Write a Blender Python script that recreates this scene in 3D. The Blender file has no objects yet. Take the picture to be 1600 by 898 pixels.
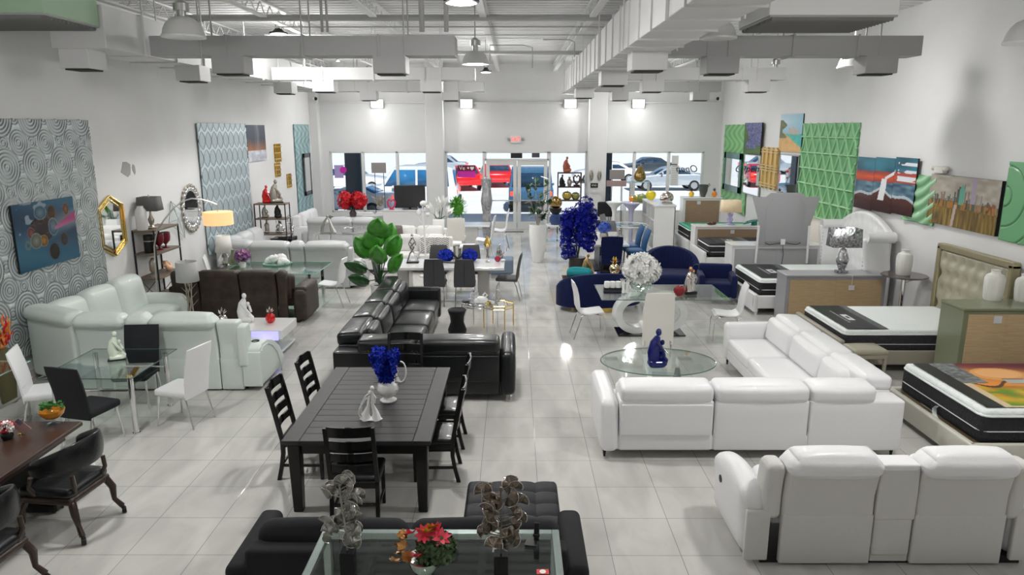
import bpy, bmesh, math, random
from mathutils import Vector, Matrix, Euler
PI = math.pi
COL = bpy.context.scene.collection
def R(d): return math.radians(d)
# ---------------------------------------------------------------- camera calibration (1600x898 photograph)
FPX, CAMH, VX, VY = 1110.0, 3.6, 803.0, 200.5
TH = math.atan((449 - VY) / FPX)
YA = math.atan((VX - 800) * math.cos(TH) / FPX)
FW = Vector((-math.sin(YA)*math.cos(TH), math.cos(YA)*math.cos(TH), -math.sin(TH)))
RT = Vector((math.cos(YA), math.sin(YA), 0))
UP = RT.cross(FW)
def ray(px, py): return FW + RT*((px-800)/FPX) + UP*((449-py)/FPX)
def W(px, py, z=0.0):
    r = ray(px, py); t = (z-CAMH)/r.z; return (t*r.x, t*r.y, z)
def WY(px, py, y):
    r = ray(px, py); t = y/r.y; return (t*r.x, y, CAMH+t*r.z)
def WX(px, py, x):
    r = ray(px, py); t = x/r.x; return (x, t*r.y, CAMH+t*r.z)
# ---------------------------------------------------------------- materials
MATS = {}
def mat(name, col=(.8,.8,.8), rough=.5, metal=0., spec=.5, coat=0., emit=None, es=0., trans=0., ior=1.45,
        bump=0., bscale=60., var=0., vscale=4., sheen=0., alpha=1.):
    if name in MATS: return MATS[name]
    m = bpy.data.materials.new(name); m.use_nodes = True; MATS[name] = m
    nt = m.node_tree; b = nt.nodes['Principled BSDF']
    b.inputs['Base Color'].default_value = (*col, 1); b.inputs['Roughness'].default_value = rough
    b.inputs['Metallic'].default_value = metal; b.inputs['Specular IOR Level'].default_value = spec
    b.inputs['Coat Weight'].default_value = coat; b.inputs['Transmission Weight'].default_value = trans
    b.inputs['IOR'].default_value = ior; b.inputs['Sheen Weight'].default_value = sheen
    if emit: b.inputs['Emission Color'].default_value = (*emit, 1); b.inputs['Emission Strength'].default_value = es
    tc = nt.nodes.new('ShaderNodeTexCoord')
    if bump:
        n = nt.nodes.new('ShaderNodeTexNoise'); n.inputs['Scale'].default_value = bscale; n.inputs['Detail'].default_value = 4
        nt.links.new(tc.outputs['Object'], n.inputs['Vector'])
        bp = nt.nodes.new('ShaderNodeBump'); bp.inputs['Strength'].default_value = bump; bp.inputs['Distance'].default_value = .02
        nt.links.new(n.outputs['Fac'], bp.inputs['Height']); nt.links.new(bp.outputs['Normal'], b.inputs['Normal'])
    if var:
        n = nt.nodes.new('ShaderNodeTexNoise'); n.inputs['Scale'].default_value = vscale; n.inputs['Detail'].default_value = 6
        nt.links.new(tc.outputs['Object'], n.inputs['Vector'])
        r = nt.nodes.new('ShaderNodeMapRange'); r.inputs[1].default_value = .3; r.inputs[2].default_value = .7
        r.inputs[3].default_value = 1-var; r.inputs[4].default_value = 1+var
        nt.links.new(n.outputs['Fac'], r.inputs[0])
        mx = nt.nodes.new('ShaderNodeVectorMath'); mx.operation = 'SCALE'; mx.inputs[0].default_value = col
        nt.links.new(r.outputs[0], mx.inputs['Scale']); nt.links.new(mx.outputs[0], b.inputs['Base Color'])
    return m
def wood(name, c1, c2, rough=.4, scale=(1,1,1), axis='X', coat=.0, bands=6.):
    if name in MATS: return MATS[name]
    m = mat(name, c1, rough, coat=coat); nt = m.node_tree; b = nt.nodes['Principled BSDF']
    tc = nt.nodes.new('ShaderNodeTexCoord'); mp = nt.nodes.new('ShaderNodeMapping'); mp.inputs['Scale'].default_value = scale
    w = nt.nodes.new('ShaderNodeTexNoise'); w.inputs['Scale'].default_value = bands; w.inputs['Detail'].default_value = 5
    w.inputs['Distortion'].default_value = .4
    r = nt.nodes.new('ShaderNodeValToRGB'); r.color_ramp.elements[0].color = (*c2, 1); r.color_ramp.elements[1].color = (*c1, 1)
    r.color_ramp.elements[0].position = .35; r.color_ramp.elements[1].position = .65
    L = nt.links.new; L(tc.outputs['Object'], mp.inputs[0]); L(mp.outputs[0], w.inputs['Vector']); L(w.outputs['Fac'], r.inputs[0]); L(r.outputs[0], b.inputs['Base Color'])
    return m
def vcol(name='painted_colours', rough=.5, metal=0., coat=0., spec=.5, bump=0.):
    if name in MATS: return MATS[name]
    m = mat(name, (1,1,1), rough, metal, spec, coat, bump=bump); nt = m.node_tree
    a = nt.nodes.new('ShaderNodeVertexColor'); a.layer_name = 'col'
    nt.links.new(a.outputs['Color'], nt.nodes['Principled BSDF'].inputs['Base Color']); return m
def glass(name, tint=(.96,.99,.98), refl=.12, rough=.0):
    if name in MATS: return MATS[name]
    m = bpy.data.materials.new(name); m.use_nodes = True; MATS[name] = m
    nt = m.node_tree; nt.nodes.clear(); o = nt.nodes.new('ShaderNodeOutputMaterial')
    t = nt.nodes.new('ShaderNodeBsdfTransparent'); t.inputs[0].default_value = (*tint, 1)
    g = nt.nodes.new('ShaderNodeBsdfGlossy'); g.inputs['Roughness'].default_value = rough
    f = nt.nodes.new('ShaderNodeLayerWeight'); f.inputs[0].default_value = .5
    pw = nt.nodes.new('ShaderNodeMath'); pw.operation = 'POWER'; pw.inputs[1].default_value = 4.
    ad = nt.nodes.new('ShaderNodeMath'); ad.operation = 'MULTIPLY_ADD'; ad.inputs[1].default_value = .9; ad.inputs[2].default_value = refl*.35
    mx = nt.nodes.new('ShaderNodeMixShader'); L = nt.links.new
    L(f.outputs['Facing'], pw.inputs[0]); L(pw.outputs[0], ad.inputs[0]); L(ad.outputs[0], mx.inputs[0]); L(t.outputs[0], mx.inputs[1]); L(g.outputs[0], mx.inputs[2]); L(mx.outputs[0], o.inputs[0])
    return m
# ---------------------------------------------------------------- geometry builder
def rotm(e): return Euler(e).to_matrix().to_4x4()
class G:
    def __init__(s): s.bm = bmesh.new(); s.T = Matrix()
    def _add(s, vs, fs, M=None):
        M = s.T @ M if M is not None else s.T
        bv = [s.bm.verts.new(M @ Vector(v)) for v in vs]
        for f in fs:
            try: s.bm.faces.new([bv[i] for i in f])
            except ValueError: pass
        return bv
    def box(s, c, d, bev=0., rot=(0,0,0), seg=1, taper=1.):
        b = bmesh.new(); bmesh.ops.create_cube(b, size=1)
        for v in b.verts:
            k = taper if v.co.z < 0 else 1.
            v.co = Vector((v.co.x*d[0]*k, v.co.y*d[1]*k, v.co.z*d[2]))
        if bev: bmesh.ops.bevel(b, geom=b.edges[:], offset=min(bev, min(d)*.45), segments=seg, affect='EDGES', profile=.5)
        s._merge(b, Matrix.Translation(c) @ rotm(rot)); return s
    def _merge(s, b, M):
        b.verts.index_update(); s._add([v.co.copy() for v in b.verts], [[v.index for v in f.verts] for f in b.faces], M); b.free()
    def soft(s, c, d, r=.05, puff=.0, rot=(0,0,0), fn=None, n=5):
        h = [x/2 for x in d]; r = min(r, min(h)*.98)
        def ax(k):
            H = h[k]; I = H-r
            L = [-H, -H+r*.29, -H+r*.62]
            L += [-I + 2*I*i/n for i in range(n+1)] if I > 1e-4 else [0]
            return L + [H-r*.62, H-r*.29, H]
        A = [ax(0), ax(1), ax(2)]; b = bmesh.new(); pf = puff if isinstance(puff, (tuple, list)) else (puff,)*3
        def mp(p):
            q = Vector([max(-(h[k]-r), min(h[k]-r, p[k])) for k in range(3)]); e = Vector(p)-q
            if e.length > 1e-9: e = e.normalized()*r
            o = q+e; u = [p[k]/h[k] for k in range(3)]
            for k in range(3):
                i, j = (k+1) % 3, (k+2) % 3
                o[k] += pf[k]*u[k]*(1-u[i]**2)*(1-u[j]**2) if abs(u[k]) > .5 else 0
            if fn: o = Vector(fn(o, u))
            return o
        for k in range(3):
            i, j = (k+1) % 3, (k+2) % 3
            for sg in (-1, 1):
                g = [[None]*len(A[j]) for _ in A[i]]
                for a, x in enumerate(A[i]):
                    for c2, y in enumerate(A[j]):
                        p = [0,0,0]; p[k] = sg*h[k]; p[i] = x; p[j] = y; g[a][c2] = b.verts.new(mp(p))
                for a in range(len(A[i])-1):
                    for c2 in range(len(A[j])-1):
                        q = [g[a][c2], g[a+1][c2], g[a+1][c2+1], g[a][c2+1]]
                        b.faces.new(q if sg > 0 else q[::-1])
        bmesh.ops.remove_doubles(b, verts=b.verts[:], dist=1e-5)
        s._merge(b, Matrix.Translation(c) @ rotm(rot)); return s
    def tube(s, pts, r, n=8, closed=False, cap=True):
        pts = [Vector(p) for p in pts]; N = len(pts); rr = r if isinstance(r, (list, tuple)) else [r]*N
        rings = []; up = None
        for i in range(N):
            if closed: t = pts[(i+1) % N]-pts[i-1]
            else: t = pts[min(i+1, N-1)]-pts[max(i-1, 0)]
            t = t.normalized() if t.length > 1e-9 else Vector((0,0,1))
            if up is None: up = Vector((0,0,1)) if abs(t.z) < .9 else Vector((1,0,0))
            a = t.cross(up); a = a.normalized() if a.length > 1e-6 else t.orthogonal().normalized()
            bb = a.cross(t).normalized(); up = bb
            rings.append([pts[i]+a*math.cos(2*PI*k/n)*rr[i]+bb*math.sin(2*PI*k/n)*rr[i] for k in range(n)])
        vs = [v for g in rings for v in g]; fs = []
        for i in range(N if closed else N-1):
            j = (i+1) % N
            for k in range(n): l = (k+1) % n; fs.append([i*n+k, j*n+k, j*n+l, i*n+l])
        if cap and not closed: fs += [list(range(n))[::1], [(N-1)*n+k for k in range(n)][::-1]]
        s._add(vs, fs); return s
    def cyl(s, p0, p1, r0, r1=None, n=16): return s.tube([p0, p1], [r0, r0 if r1 is None else r1], n)
    def lathe(s, prof, c=(0,0,0), n=24, rot=(0,0,0), sx=1., sy=1., wob=0., k=0):
        vs, fs = [], []; P = len(prof)
        for i in range(n):
            a = 2*PI*i/n; q = 1+wob*math.cos(k*a)
            vs += [(x*math.cos(a)*sx*q, x*math.sin(a)*sy*q, z) for x, z in prof]
        for i in range(n):
            j = (i+1) % n
            for p in range(P-1): fs.append([i*P+p, j*P+p, j*P+p+1, i*P+p+1])
        if prof[0][0] > 1e-6: fs.append([i*P for i in range(n)][::-1])
        if prof[-1][0] > 1e-6: fs.append([i*P+P-1 for i in range(n)])
        b = bmesh.new(); bv = [b.verts.new(v) for v in vs]
        for f in fs: b.faces.new([bv[i] for i in f])
        bmesh.ops.remove_doubles(b, verts=b.verts[:], dist=1e-6); bmesh.ops.recalc_face_normals(b, faces=b.faces[:])
        s._merge(b, Matrix.Translation(c) @ rotm(rot)); return s
    def ball(s, c, r, n=12, rot=(0,0,0), fn=None):
        if not isinstance(r, (tuple, list)): r = (r,)*3
        b = bmesh.new(); bmesh.ops.create_uvsphere(b, u_segments=n, v_segments=max(6, n*2//3), radius=1)
        for v in b.verts:
            q = fn(v.co) if fn else v.co; v.co = Vector((q[0]*r[0], q[1]*r[1], q[2]*r[2]))
        s._merge(b, Matrix.Translation(c) @ rotm(rot)); return s
    def prism(s, poly, a, b2, axis='z', bev=0., M=None):
        n = len(poly); b = bmesh.new()
        def pt(p, t): return {'z': (p[0], p[1], t), 'x': (t, p[0], p[1]), 'y': (p[0], t, p[1])}[axis]
        lo = [b.verts.new(pt(p, a)) for p in poly]; hi = [b.verts.new(pt(p, b2)) for p in poly]
        b.faces.new(lo[::-1]); b.faces.new(hi)
        for i in range(n): j = (i+1) % n; b.faces.new([lo[i], lo[j], hi[j], hi[i]])
        bmesh.ops.recalc_face_normals(b, faces=b.faces[:])
        if bev: bmesh.ops.bevel(b, geom=b.edges[:], offset=bev, segments=2, affect='EDGES', profile=.5, clamp_overlap=True)
        s._merge(b, M or Matrix()); return s
    def ribbon(s, pts, th, w, n=6, crown=0.):       # curved padded shell: pts = (y, z) centre line, w = width or list
        N = len(pts); ws = w if isinstance(w, (list, tuple)) else [w]*N; vs = []; K = n+1
        for i in range(N):
            t = Vector(pts[min(i+1, N-1)])-Vector(pts[max(i-1, 0)]); t.normalize(); nn = Vector((-t.y, t.x))
            k = .35 if i in (0, N-1) else 1.
            for sd in (1, -1):
                for j in range(K):
                    u = -1+2*j/n; e = th/2*k*(1-.65*abs(u)**5)*sd + crown*(1-u*u)
                    vs.append((u*ws[i]/2, pts[i][0]+nn.x*e, pts[i][1]+nn.y*e))
        fs = []; S = 2*K
        for i in range(N-1):
            for j in range(n):
                a = i*S+j; fs.append([a, a+1, a+S+1, a+S]); a += K; fs.append([a+1, a, a+S, a+S+1])
            a = i*S; fs.append([a, a+S, a+S+K, a+K]); a = i*S+n; fs.append([a+S, a, a+K, a+K+S])
        for i in (0, N-1):
            for j in range(n):
                a = i*S+j; q = [a, a+K, a+K+1, a+1]; fs.append(q if i == 0 else q[::-1])
        s._add(vs, fs); return s
    def leaf(s, p0, p1, w, up=(0,0,1), bend=.15, n=5, cup=.1):
        p0, p1 = Vector(p0), Vector(p1); t = p1-p0; L = t.length; td = t.normalized(); sd = td.cross(Vector(up))
        sd = sd.normalized() if sd.length > 1e-4 else td.orthogonal().normalized(); nn = sd.cross(td)
        vs = []
        for i in range(n+1):
            u = i/n; ww = w*math.sin(PI*(.06+.9*u)**.85)*.5; c = p0+td*(u*L)+nn*(bend*L*math.sin(PI*u*.5)**2*-1+bend*L*u*.6)
            vs += [c-sd*ww+nn*cup*ww, c, c+sd*ww+nn*cup*ww]
        fs = []
        for i in range(n): a = i*3; fs += [[a, a+1, a+4, a+3], [a+1, a+2, a+5, a+4]]
        s._add(vs, fs); return s
def obj(name, g, m, parent=None, label=None, smooth=35, kind=None, solid=0., sub=0):
    me = bpy.data.meshes.new(name); bm = g.bm if isinstance(g, G) else g
    bm.to_mesh(me); bm.free(); o = bpy.data.objects.new(name, me); COL.objects.link(o)
    if m: me.materials.append(MATS[m] if isinstance(m, str) else m)
    if smooth:
        for p in me.polygons: p.use_smooth = True
        me.set_sharp_from_angle(angle=R(smooth))
    if parent: o.parent = parent
    if label: o['label'] = label
    if kind: o['kind'] = kind
    if solid: md = o.modifiers.new('s', 'SOLIDIFY'); md.thickness = solid; md.offset = 0
    if sub: md = o.modifiers.new('u', 'SUBSURF'); md.levels = sub; md.render_levels = sub
    return o
def tag(o, label, cat, group=None):
    o['label'] = label; o['category'] = cat
    if group: o['group'] = group
    return o
def thing(name, label, cat, loc=(0,0,0), rz=0., group=None, scale=None):
    o = bpy.data.objects.new(name, None); COL.objects.link(o); o.location = loc; o.rotation_euler = (0,0,rz)
    o.empty_display_size = .1
    if scale: o.scale = (scale,)*3 if not isinstance(scale, tuple) else scale
    return tag(o, label, cat, group)
def solo(name, g, m, loc, label, cat, rz=0., group=None, **k):
    o = obj(name, g, m, **k); o.location = loc; o.rotation_euler = (0,0,rz); return tag(o, label, cat, group)
CH = {}
def kids(o): return [c for c in bpy.data.objects if c.parent == o]
def dup(root, loc, rz=0., label=None, group=None, scale=None):
    r = root.copy(); COL.objects.link(r); r.location = loc; r.rotation_euler = (0,0,rz)
    if label: r['label'] = label
    if group: r['group'] = group
    if scale: r.scale = (scale,)*3 if not isinstance(scale, tuple) else scale
    for ch in kids(root):
        c = ch.copy(); COL.objects.link(c); c.parent = r
        for g in kids(ch): d = g.copy(); COL.objects.link(d); d.parent = c
    return r
def struct(name, g, m, **k): o = obj(name, g, m, **k); o['kind'] = 'structure'; return o
def grid(w, h, nx, ny, hf=None, cf=None):           # upright relief sheet in the local xz plane facing -y, origin bottom centre
    me = bpy.data.meshes.new('sheet'); vs = []; cs = []
    for j in range(ny+1):
        for i in range(nx+1):
            u, v = i/nx, j/ny; e = hf(u*w, v*h) if hf else 0.
            vs.append(((u-.5)*w, -e, v*h)); cs.append((*([max(0, q)**1.3 for q in cf(u, v)] if cf else (1,1,1)), 1))
    fs = [(j*(nx+1)+i, j*(nx+1)+i+1, (j+1)*(nx+1)+i+1, (j+1)*(nx+1)+i) for j in range(ny) for i in range(nx)]
    me.from_pydata(vs, [], fs)
    if cf:
        a = me.color_attributes.new('col', 'FLOAT_COLOR', 'POINT')
        for k, c in enumerate(cs): a.data[k].color = c
    return me
def sheet(name, me, m, parent=None, thick=0.):
    o = bpy.data.objects.new(name, me); COL.objects.link(o); me.materials.append(m)
    for p in me.polygons: p.use_smooth = True
    if parent: o.parent = parent
    if thick: md = o.modifiers.new('s', 'SOLIDIFY'); md.thickness = thick; md.offset = -1
    return o
def text(name, s, size, m, parent=None, loc=(0,0,0), rot=(PI/2,0,0), ext=.004, sx=1., shear=0.):
    cu = bpy.data.curves.new('t', 'FONT'); cu.body = s; cu.size = size; cu.extrude = ext; cu.align_x = 'CENTER'; cu.align_y = 'CENTER'; cu.shear = shear; cu.resolution_u = 3
    t = bpy.data.objects.new('t', cu); COL.objects.link(t); bpy.context.view_layer.update()
    me = bpy.data.meshes.new_from_object(t.evaluated_get(bpy.context.evaluated_depsgraph_get())); bpy.data.objects.remove(t)
    o = bpy.data.objects.new(name, me); COL.objects.link(o); me.materials.clear(); me.materials.append(MATS[m] if isinstance(m, str) else m)
    o.location = loc; o.rotation_euler = rot; o.scale = (sx,1,1)
    if parent: o.parent = parent
    return o
def mixc(a, b, t): t = max(0., min(1., t)); return tuple(a[i]*(1-t)+b[i]*t for i in range(3))
def h2(x, y, s=0): v = math.sin(x*127.1+y*311.7+s*74.7)*43758.5453; return v-math.floor(v)
def vn(x, y, s=0):
    xi, yi = math.floor(x), math.floor(y); fx, fy = x-xi, y-yi; fx = fx*fx*(3-2*fx); fy = fy*fy*(3-2*fy)
    return (h2(xi,yi,s)*(1-fx)+h2(xi+1,yi,s)*fx)*(1-fy)+(h2(xi,yi+1,s)*(1-fx)+h2(xi+1,yi+1,s)*fx)*fy
# palette
WHITE = mat('white_leather', (.82,.82,.83), .38, coat=.15, bump=.12, bscale=90)
GREYW = mat('pale_grey_leather', (.60,.61,.62), .42, bump=.12, bscale=90)
GCAST = mat('green_cast_white_leather', (.66,.73,.69), .36, coat=.15, bump=.12, bscale=60)  # green light cast on white leather, put into the base colour
CREAM = mat('cream_leather', (.74,.72,.67), .45, bump=.1, bscale=90)
BLK = mat('black_leather', (.008,.009,.010), .3, coat=.2, spec=.4, bump=.15, bscale=80)
BLKF = mat('black_fabric', (.010,.011,.014), .85, bump=.3, bscale=200)
BWOOD = mat('black_wood', (.008,.0075,.0075), .35, coat=.15, spec=.35)
TWOOD = wood('espresso_table_wood', (.036,.034,.035), (.024,.023,.024), .5, (1,12,12))
DWOOD = wood('walnut_desk_wood', (.060,.030,.020), (.036,.018,.013), .35, (14,1,14), coat=.2)
CHR = mat('chrome', (.78,.78,.79), .12, 1.)
STEEL = mat('brushed_steel', (.55,.55,.54), .3, 1.)
BMET = mat('black_metal', (.012,.012,.013), .45, spec=.4)
GOLD = mat('polished_gold', (.80,.56,.16), .2, 1.)
SILV = mat('silver_plating', (.70,.68,.66), .16, 1.)
PEWT = mat('antique_pewter', (.42,.38,.33), .34, .85, bump=.4, bscale=60)
CERW = mat('white_ceramic', (.84,.84,.83), .2, coat=.4)
CERB = mat('blue_ceramic', (.002,.006,.11), .08, coat=.15)
CERR = mat('red_ceramic', (.60,.008,.010), .15, coat=.5)
LACQ = mat('white_lacquer', (.80,.80,.80), .22, coat=.4)
GREYL = mat('grey_lacquer', (.34,.34,.355), .35)
NAVY = mat('navy_velvet', (.003,.008,.055), .7, sheen=.08, spec=.2, bump=.1, bscale=150)
TEALV = mat('teal_blue_velvet', (.010,.075,.20), .6, sheen=.1, spec=.3)
DGREY = mat('charcoal_fabric', (.055,.055,.060), .6)
GLS = glass('clear_glass', (.93,.975,.955)); GLP = glass('pane_glass', (.97,.985,.99), .05)
GLE = mat('glass_green_edge', (.30,.55,.46), .1, coat=.5)
MIR = mat('mirror_silver', (.86,.88,.88), .02, 1.)
PCOL = vcol(); PGLOS = vcol('glossy_print', .25, coat=.1, spec=.3)
BRWN = mat('brown_leather', (.040,.027,.020), .5, var=.45, vscale=5, bump=.2, bscale=70)
PLY = wood('beige_ply_back', (.56,.42,.25), (.48,.34,.19), .6, (.8,.8,14))
PLYD = wood('tan_ply_back', (.36,.24,.16), (.30,.20,.13), .6, (.8,.8,14))
OLIV = mat('olive_silver_lacquer', (.20,.22,.14), .3, coat=.3)
MATB = mat('black_mattress_ticking', (.018,.018,.022), .8, bump=.6, bscale=30)
MATW = mat('white_mattress_ticking', (.80,.84,.83), .8, bump=.7, bscale=22)
LEAFG = mat('glossy_green_leaf', (.045,.24,.018), .35, coat=.3, var=.35, vscale=12)
LEAFD = mat('dark_green_leaf', (.016,.07,.018), .35, coat=.3, var=.4, vscale=12)
SOIL = mat('dark_soil', (.03,.02,.014), .95)
# ================================================================ room shell
XL, XR, YB, ZC, YR = -7.15, 7.38, 25.8, 5.8, -5.0
def floor_mat():
    m = mat('glossy_floor_tile', (.6,.59,.56), .065, spec=.6); nt = m.node_tree; b = nt.nodes['Principled BSDF']; L = nt.links.new
    tc = nt.nodes.new('ShaderNodeTexCoord'); br = nt.nodes.new('ShaderNodeTexBrick'); br.offset = 0.; br.squash = 1.
    br.inputs['Scale'].default_value = 1; br.inputs['Brick Width'].default_value = .6; br.inputs['Row Height'].default_value = .6
    br.inputs['Mortar Size'].default_value = .0035; br.inputs['Mortar Smooth'].default_value = .3; br.inputs['Bias'].default_value = 0
    br.inputs['Color1'].default_value = (.56,.55,.52,1); br.inputs['Color2'].default_value = (.52,.51,.48,1); br.inputs['Mortar'].default_value = (.26,.25,.235,1)
    mp = nt.nodes.new('ShaderNodeMapping'); mp.inputs['Location'].default_value = FOFF; L(tc.outputs['Object'], mp.inputs[0]); L(mp.outputs[0], br.inputs[0])
    mp2 = nt.nodes.new('ShaderNodeMapping'); mp2.inputs['Scale'].default_value = (1.3,.5,1); mp2.inputs['Rotation'].default_value = (0,0,.5); L(tc.outputs['Object'], mp2.inputs[0])
    n = nt.nodes.new('ShaderNodeTexNoise'); n.inputs['Scale'].default_value = 2.2; n.inputs['Detail'].default_value = 7; n.inputs['Distortion'].default_value = .8; L(mp2.outputs[0], n.inputs['Vector'])
    r = nt.nodes.new('ShaderNodeMapRange'); r.inputs[1].default_value = .35; r.inputs[2].default_value = .65; r.inputs[3].default_value = .88; r.inputs[4].default_value = 1.08; L(n.outputs['Fac'], r.inputs[0])
    v = nt.nodes.new('ShaderNodeVectorMath'); v.operation = 'SCALE'; L(br.outputs['Color'], v.inputs[0]); L(r.outputs[0], v.inputs['Scale']); L(v.outputs[0], b.inputs['Base Color'])
    bp = nt.nodes.new('ShaderNodeBump'); bp.invert = True; bp.inputs['Strength'].default_value = .15; bp.inputs['Distance'].default_value = .002
    L(br.outputs['Fac'], bp.inputs['Height']); L(bp.outputs['Normal'], b.inputs['Normal']); return m
fx0 = W(753, 719); FOFF = (-(fx0[0] % .6), -(fx0[1] % .6), 0)
WALL = mat('white_wall_paint', (.72,.72,.72), .75, var=.035, vscale=.9, bump=.03, bscale=8)
DECK = mat('white_roof_deck', (.74,.74,.74), .7, var=.04, vscale=2)
FRM = mat('white_aluminium_frame', (.70,.70,.69), .4)
struct('floor', G().box(((XL+XR)/2, (YB+YR)/2, -.1), (XR-XL+.6, YB-YR+.6, .2)), floor_mat())
g = G()                                              # corrugated roof deck
ny = 118
for i in range(ny):
    y = YR+(YB+.2-YR)*i/ny; d = (YB+.2-YR)/ny
    g.box(((XL+XR)/2, y+d*.3, ZC+.05), (XR-XL+.4, d*.6, .1)); g.box(((XL+XR)/2, y+d*.8, ZC+.085), (XR-XL+.4, d*.42, .03))
struct('ceiling', g, DECK, smooth=0)
def wall_x(name, x, t):
    return struct(name, G().box((x+t/2, (YB+YR)/2, (ZC+.1)/2), (abs(t), YB-YR+.6, ZC+.1)), WALL)
wall_x('wall_left', XL, -.2); wall_x('wall_right', XR, .2)
struct('wall_rear', G().box(((XL+XR)/2, YR-.1, 2.95), (XR-XL, .2, 5.9)), WALL)
def bx(px): return WY(px, 236, YB)[0]
ZW = WY(800, 236, YB)[2]
cols = [(bx(668), bx(695)), (bx(918), bx(945))]
g = G(); lw = (bx(514), cols[0][0]); cw = (cols[0][1], cols[1][0]); rw = (cols[1][1], bx(1101)); SIL = .62
T = .22
def seg(x0, x1, z0, z1, y=YB, t=T): g.box(((x0+x1)/2, y+t/2, (z0+z1)/2), (x1-x0, t, z1-z0))
seg(XL-.1, lw[0], 0, ZW); seg(lw[0], lw[1], 0, SIL); seg(cols[0][0], cols[0][1], 0, ZW); seg(cols[1][0], cols[1][1], 0, ZW)
seg(rw[0], rw[1], 0, SIL); seg(rw[1], XR+.1, 0, ZW); seg(XL-.1, XR+.1, ZW, 4.47); seg(XL-.1, XR+.1, 4.47, ZC+.1, YB+.05)
struct('wall_front', g, WALL, smooth=0)
for i, (a, b) in enumerate(cols): struct('trim_%d' % (i+1), G().box(((a+b)/2, YB-.22, ZC/2), (b-a, .46, ZC), .01), WALL)
struct('trim_3', G().box((XL+.14, YB-.14, ZC/2), (.28, .3, ZC), .01), WALL)
struct('trim_4', G().box(((XL+XR)/2, YB-.02, 4.475), (XR-XL, .05, .05), .005), WALL)
struct('baseboard_left', G().box((XL+.01, (YB+YR)/2, .06), (.02, YB-YR, .12)), FRM)
struct('baseboard_right', G().box((XR-.01, (YB+YR)/2, .06), (.02, YB-YR, .12)), FRM)
# storefront windows
wn = 0
def window(x0, x1, z0, z1, mull, name='window'):
    global wn; wn += 1
    e = bpy.data.objects.new('window_%d' % wn, None); COL.objects.link(e); e.location = ((x0+x1)/2, YB, z0); e['kind'] = 'structure'
    cx = (x0+x1)/2; f = G(); w = .07
    f.box((0, .06, w/2), (x1-x0, .12, w), .008); f.box((0, .06, z1-z0-w/2), (x1-x0, .12, w), .008)
    for x in [x0+w/2, x1-w/2]+mull: f.box((x-cx, .06, (z1-z0)/2), (w if x not in mull else .1, .12, z1-z0-.02), .008)
    obj('window_frame', f, FRM, e)
    xs = [x0]+sorted(mull)+[x1]
    for a, b in zip(xs, xs[1:]): obj('pane', G().box(((a+b)/2-cx, .06, (z1-z0)/2), (b-a-.08, .008, z1-z0-.1)), GLP, e)
    return e
window(lw[0], lw[1], SIL, ZW, [bx(566), bx(620)])
window(cw[0], bx(757), .02, ZW, [])
window(bx(858), cw[1], .02, ZW, [])
window(rw[0], rw[1], SIL, ZW, [bx(992), bx(1046)])
# entrance: transom window + pair of glazed doors
dx0, dx1 = bx(757), bx(858); zd = WY(800, 251, YB)[2]
window(dx0, dx1, zd, ZW, [])
dm = bx(808)
for i, (a, b, hx) in enumerate([(dx0+.05, dm-.01, 1), (dm+.01, dx1-.05, -1)]):
    e = bpy.data.objects.new('door_%d' % (i+1), None); COL.objects.link(e); e.location = ((a+b)/2, YB+.05, 0); e['kind'] = 'structure'
    w = b-a; f = G(); s = .13
    f.box((-w/2+s/2, 0, zd/2), (s, .05, zd), .006); f.box((w/2-s/2, 0, zd/2), (s, .05, zd), .006)
    f.box((0, 0, zd-.08), (w-2*s, .05, .16), .006); f.box((0, 0, .14), (w-2*s, .05, .28), .006)
    obj('door_frame', f, FRM, e); obj('pane', G().box((0, 0, zd/2+.06), (w-2*s, .008, zd-.44)), GLP, e)
    h = G(); h.tube([(hx*(w/2-.06), -.03, 1.0), (hx*(w/2-.06), -.08, 1.0), (hx*(w/2-.06), -.08, 1.3), (hx*(w/2-.06), -.03, 1.3)], .014)
    h.tube([(-w/2+.1, -.05, 1.05), (w/2-.1, -.05, 1.05)], .02); obj('door_handle', h, STEEL, e)
struct('trim_5', G().box((dx0-.03, YB+.06, ZW/2), (.08, .12, ZW)).box((dx1+.03, YB+.06, ZW/2), (.08, .12, ZW)), FRM)
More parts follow.
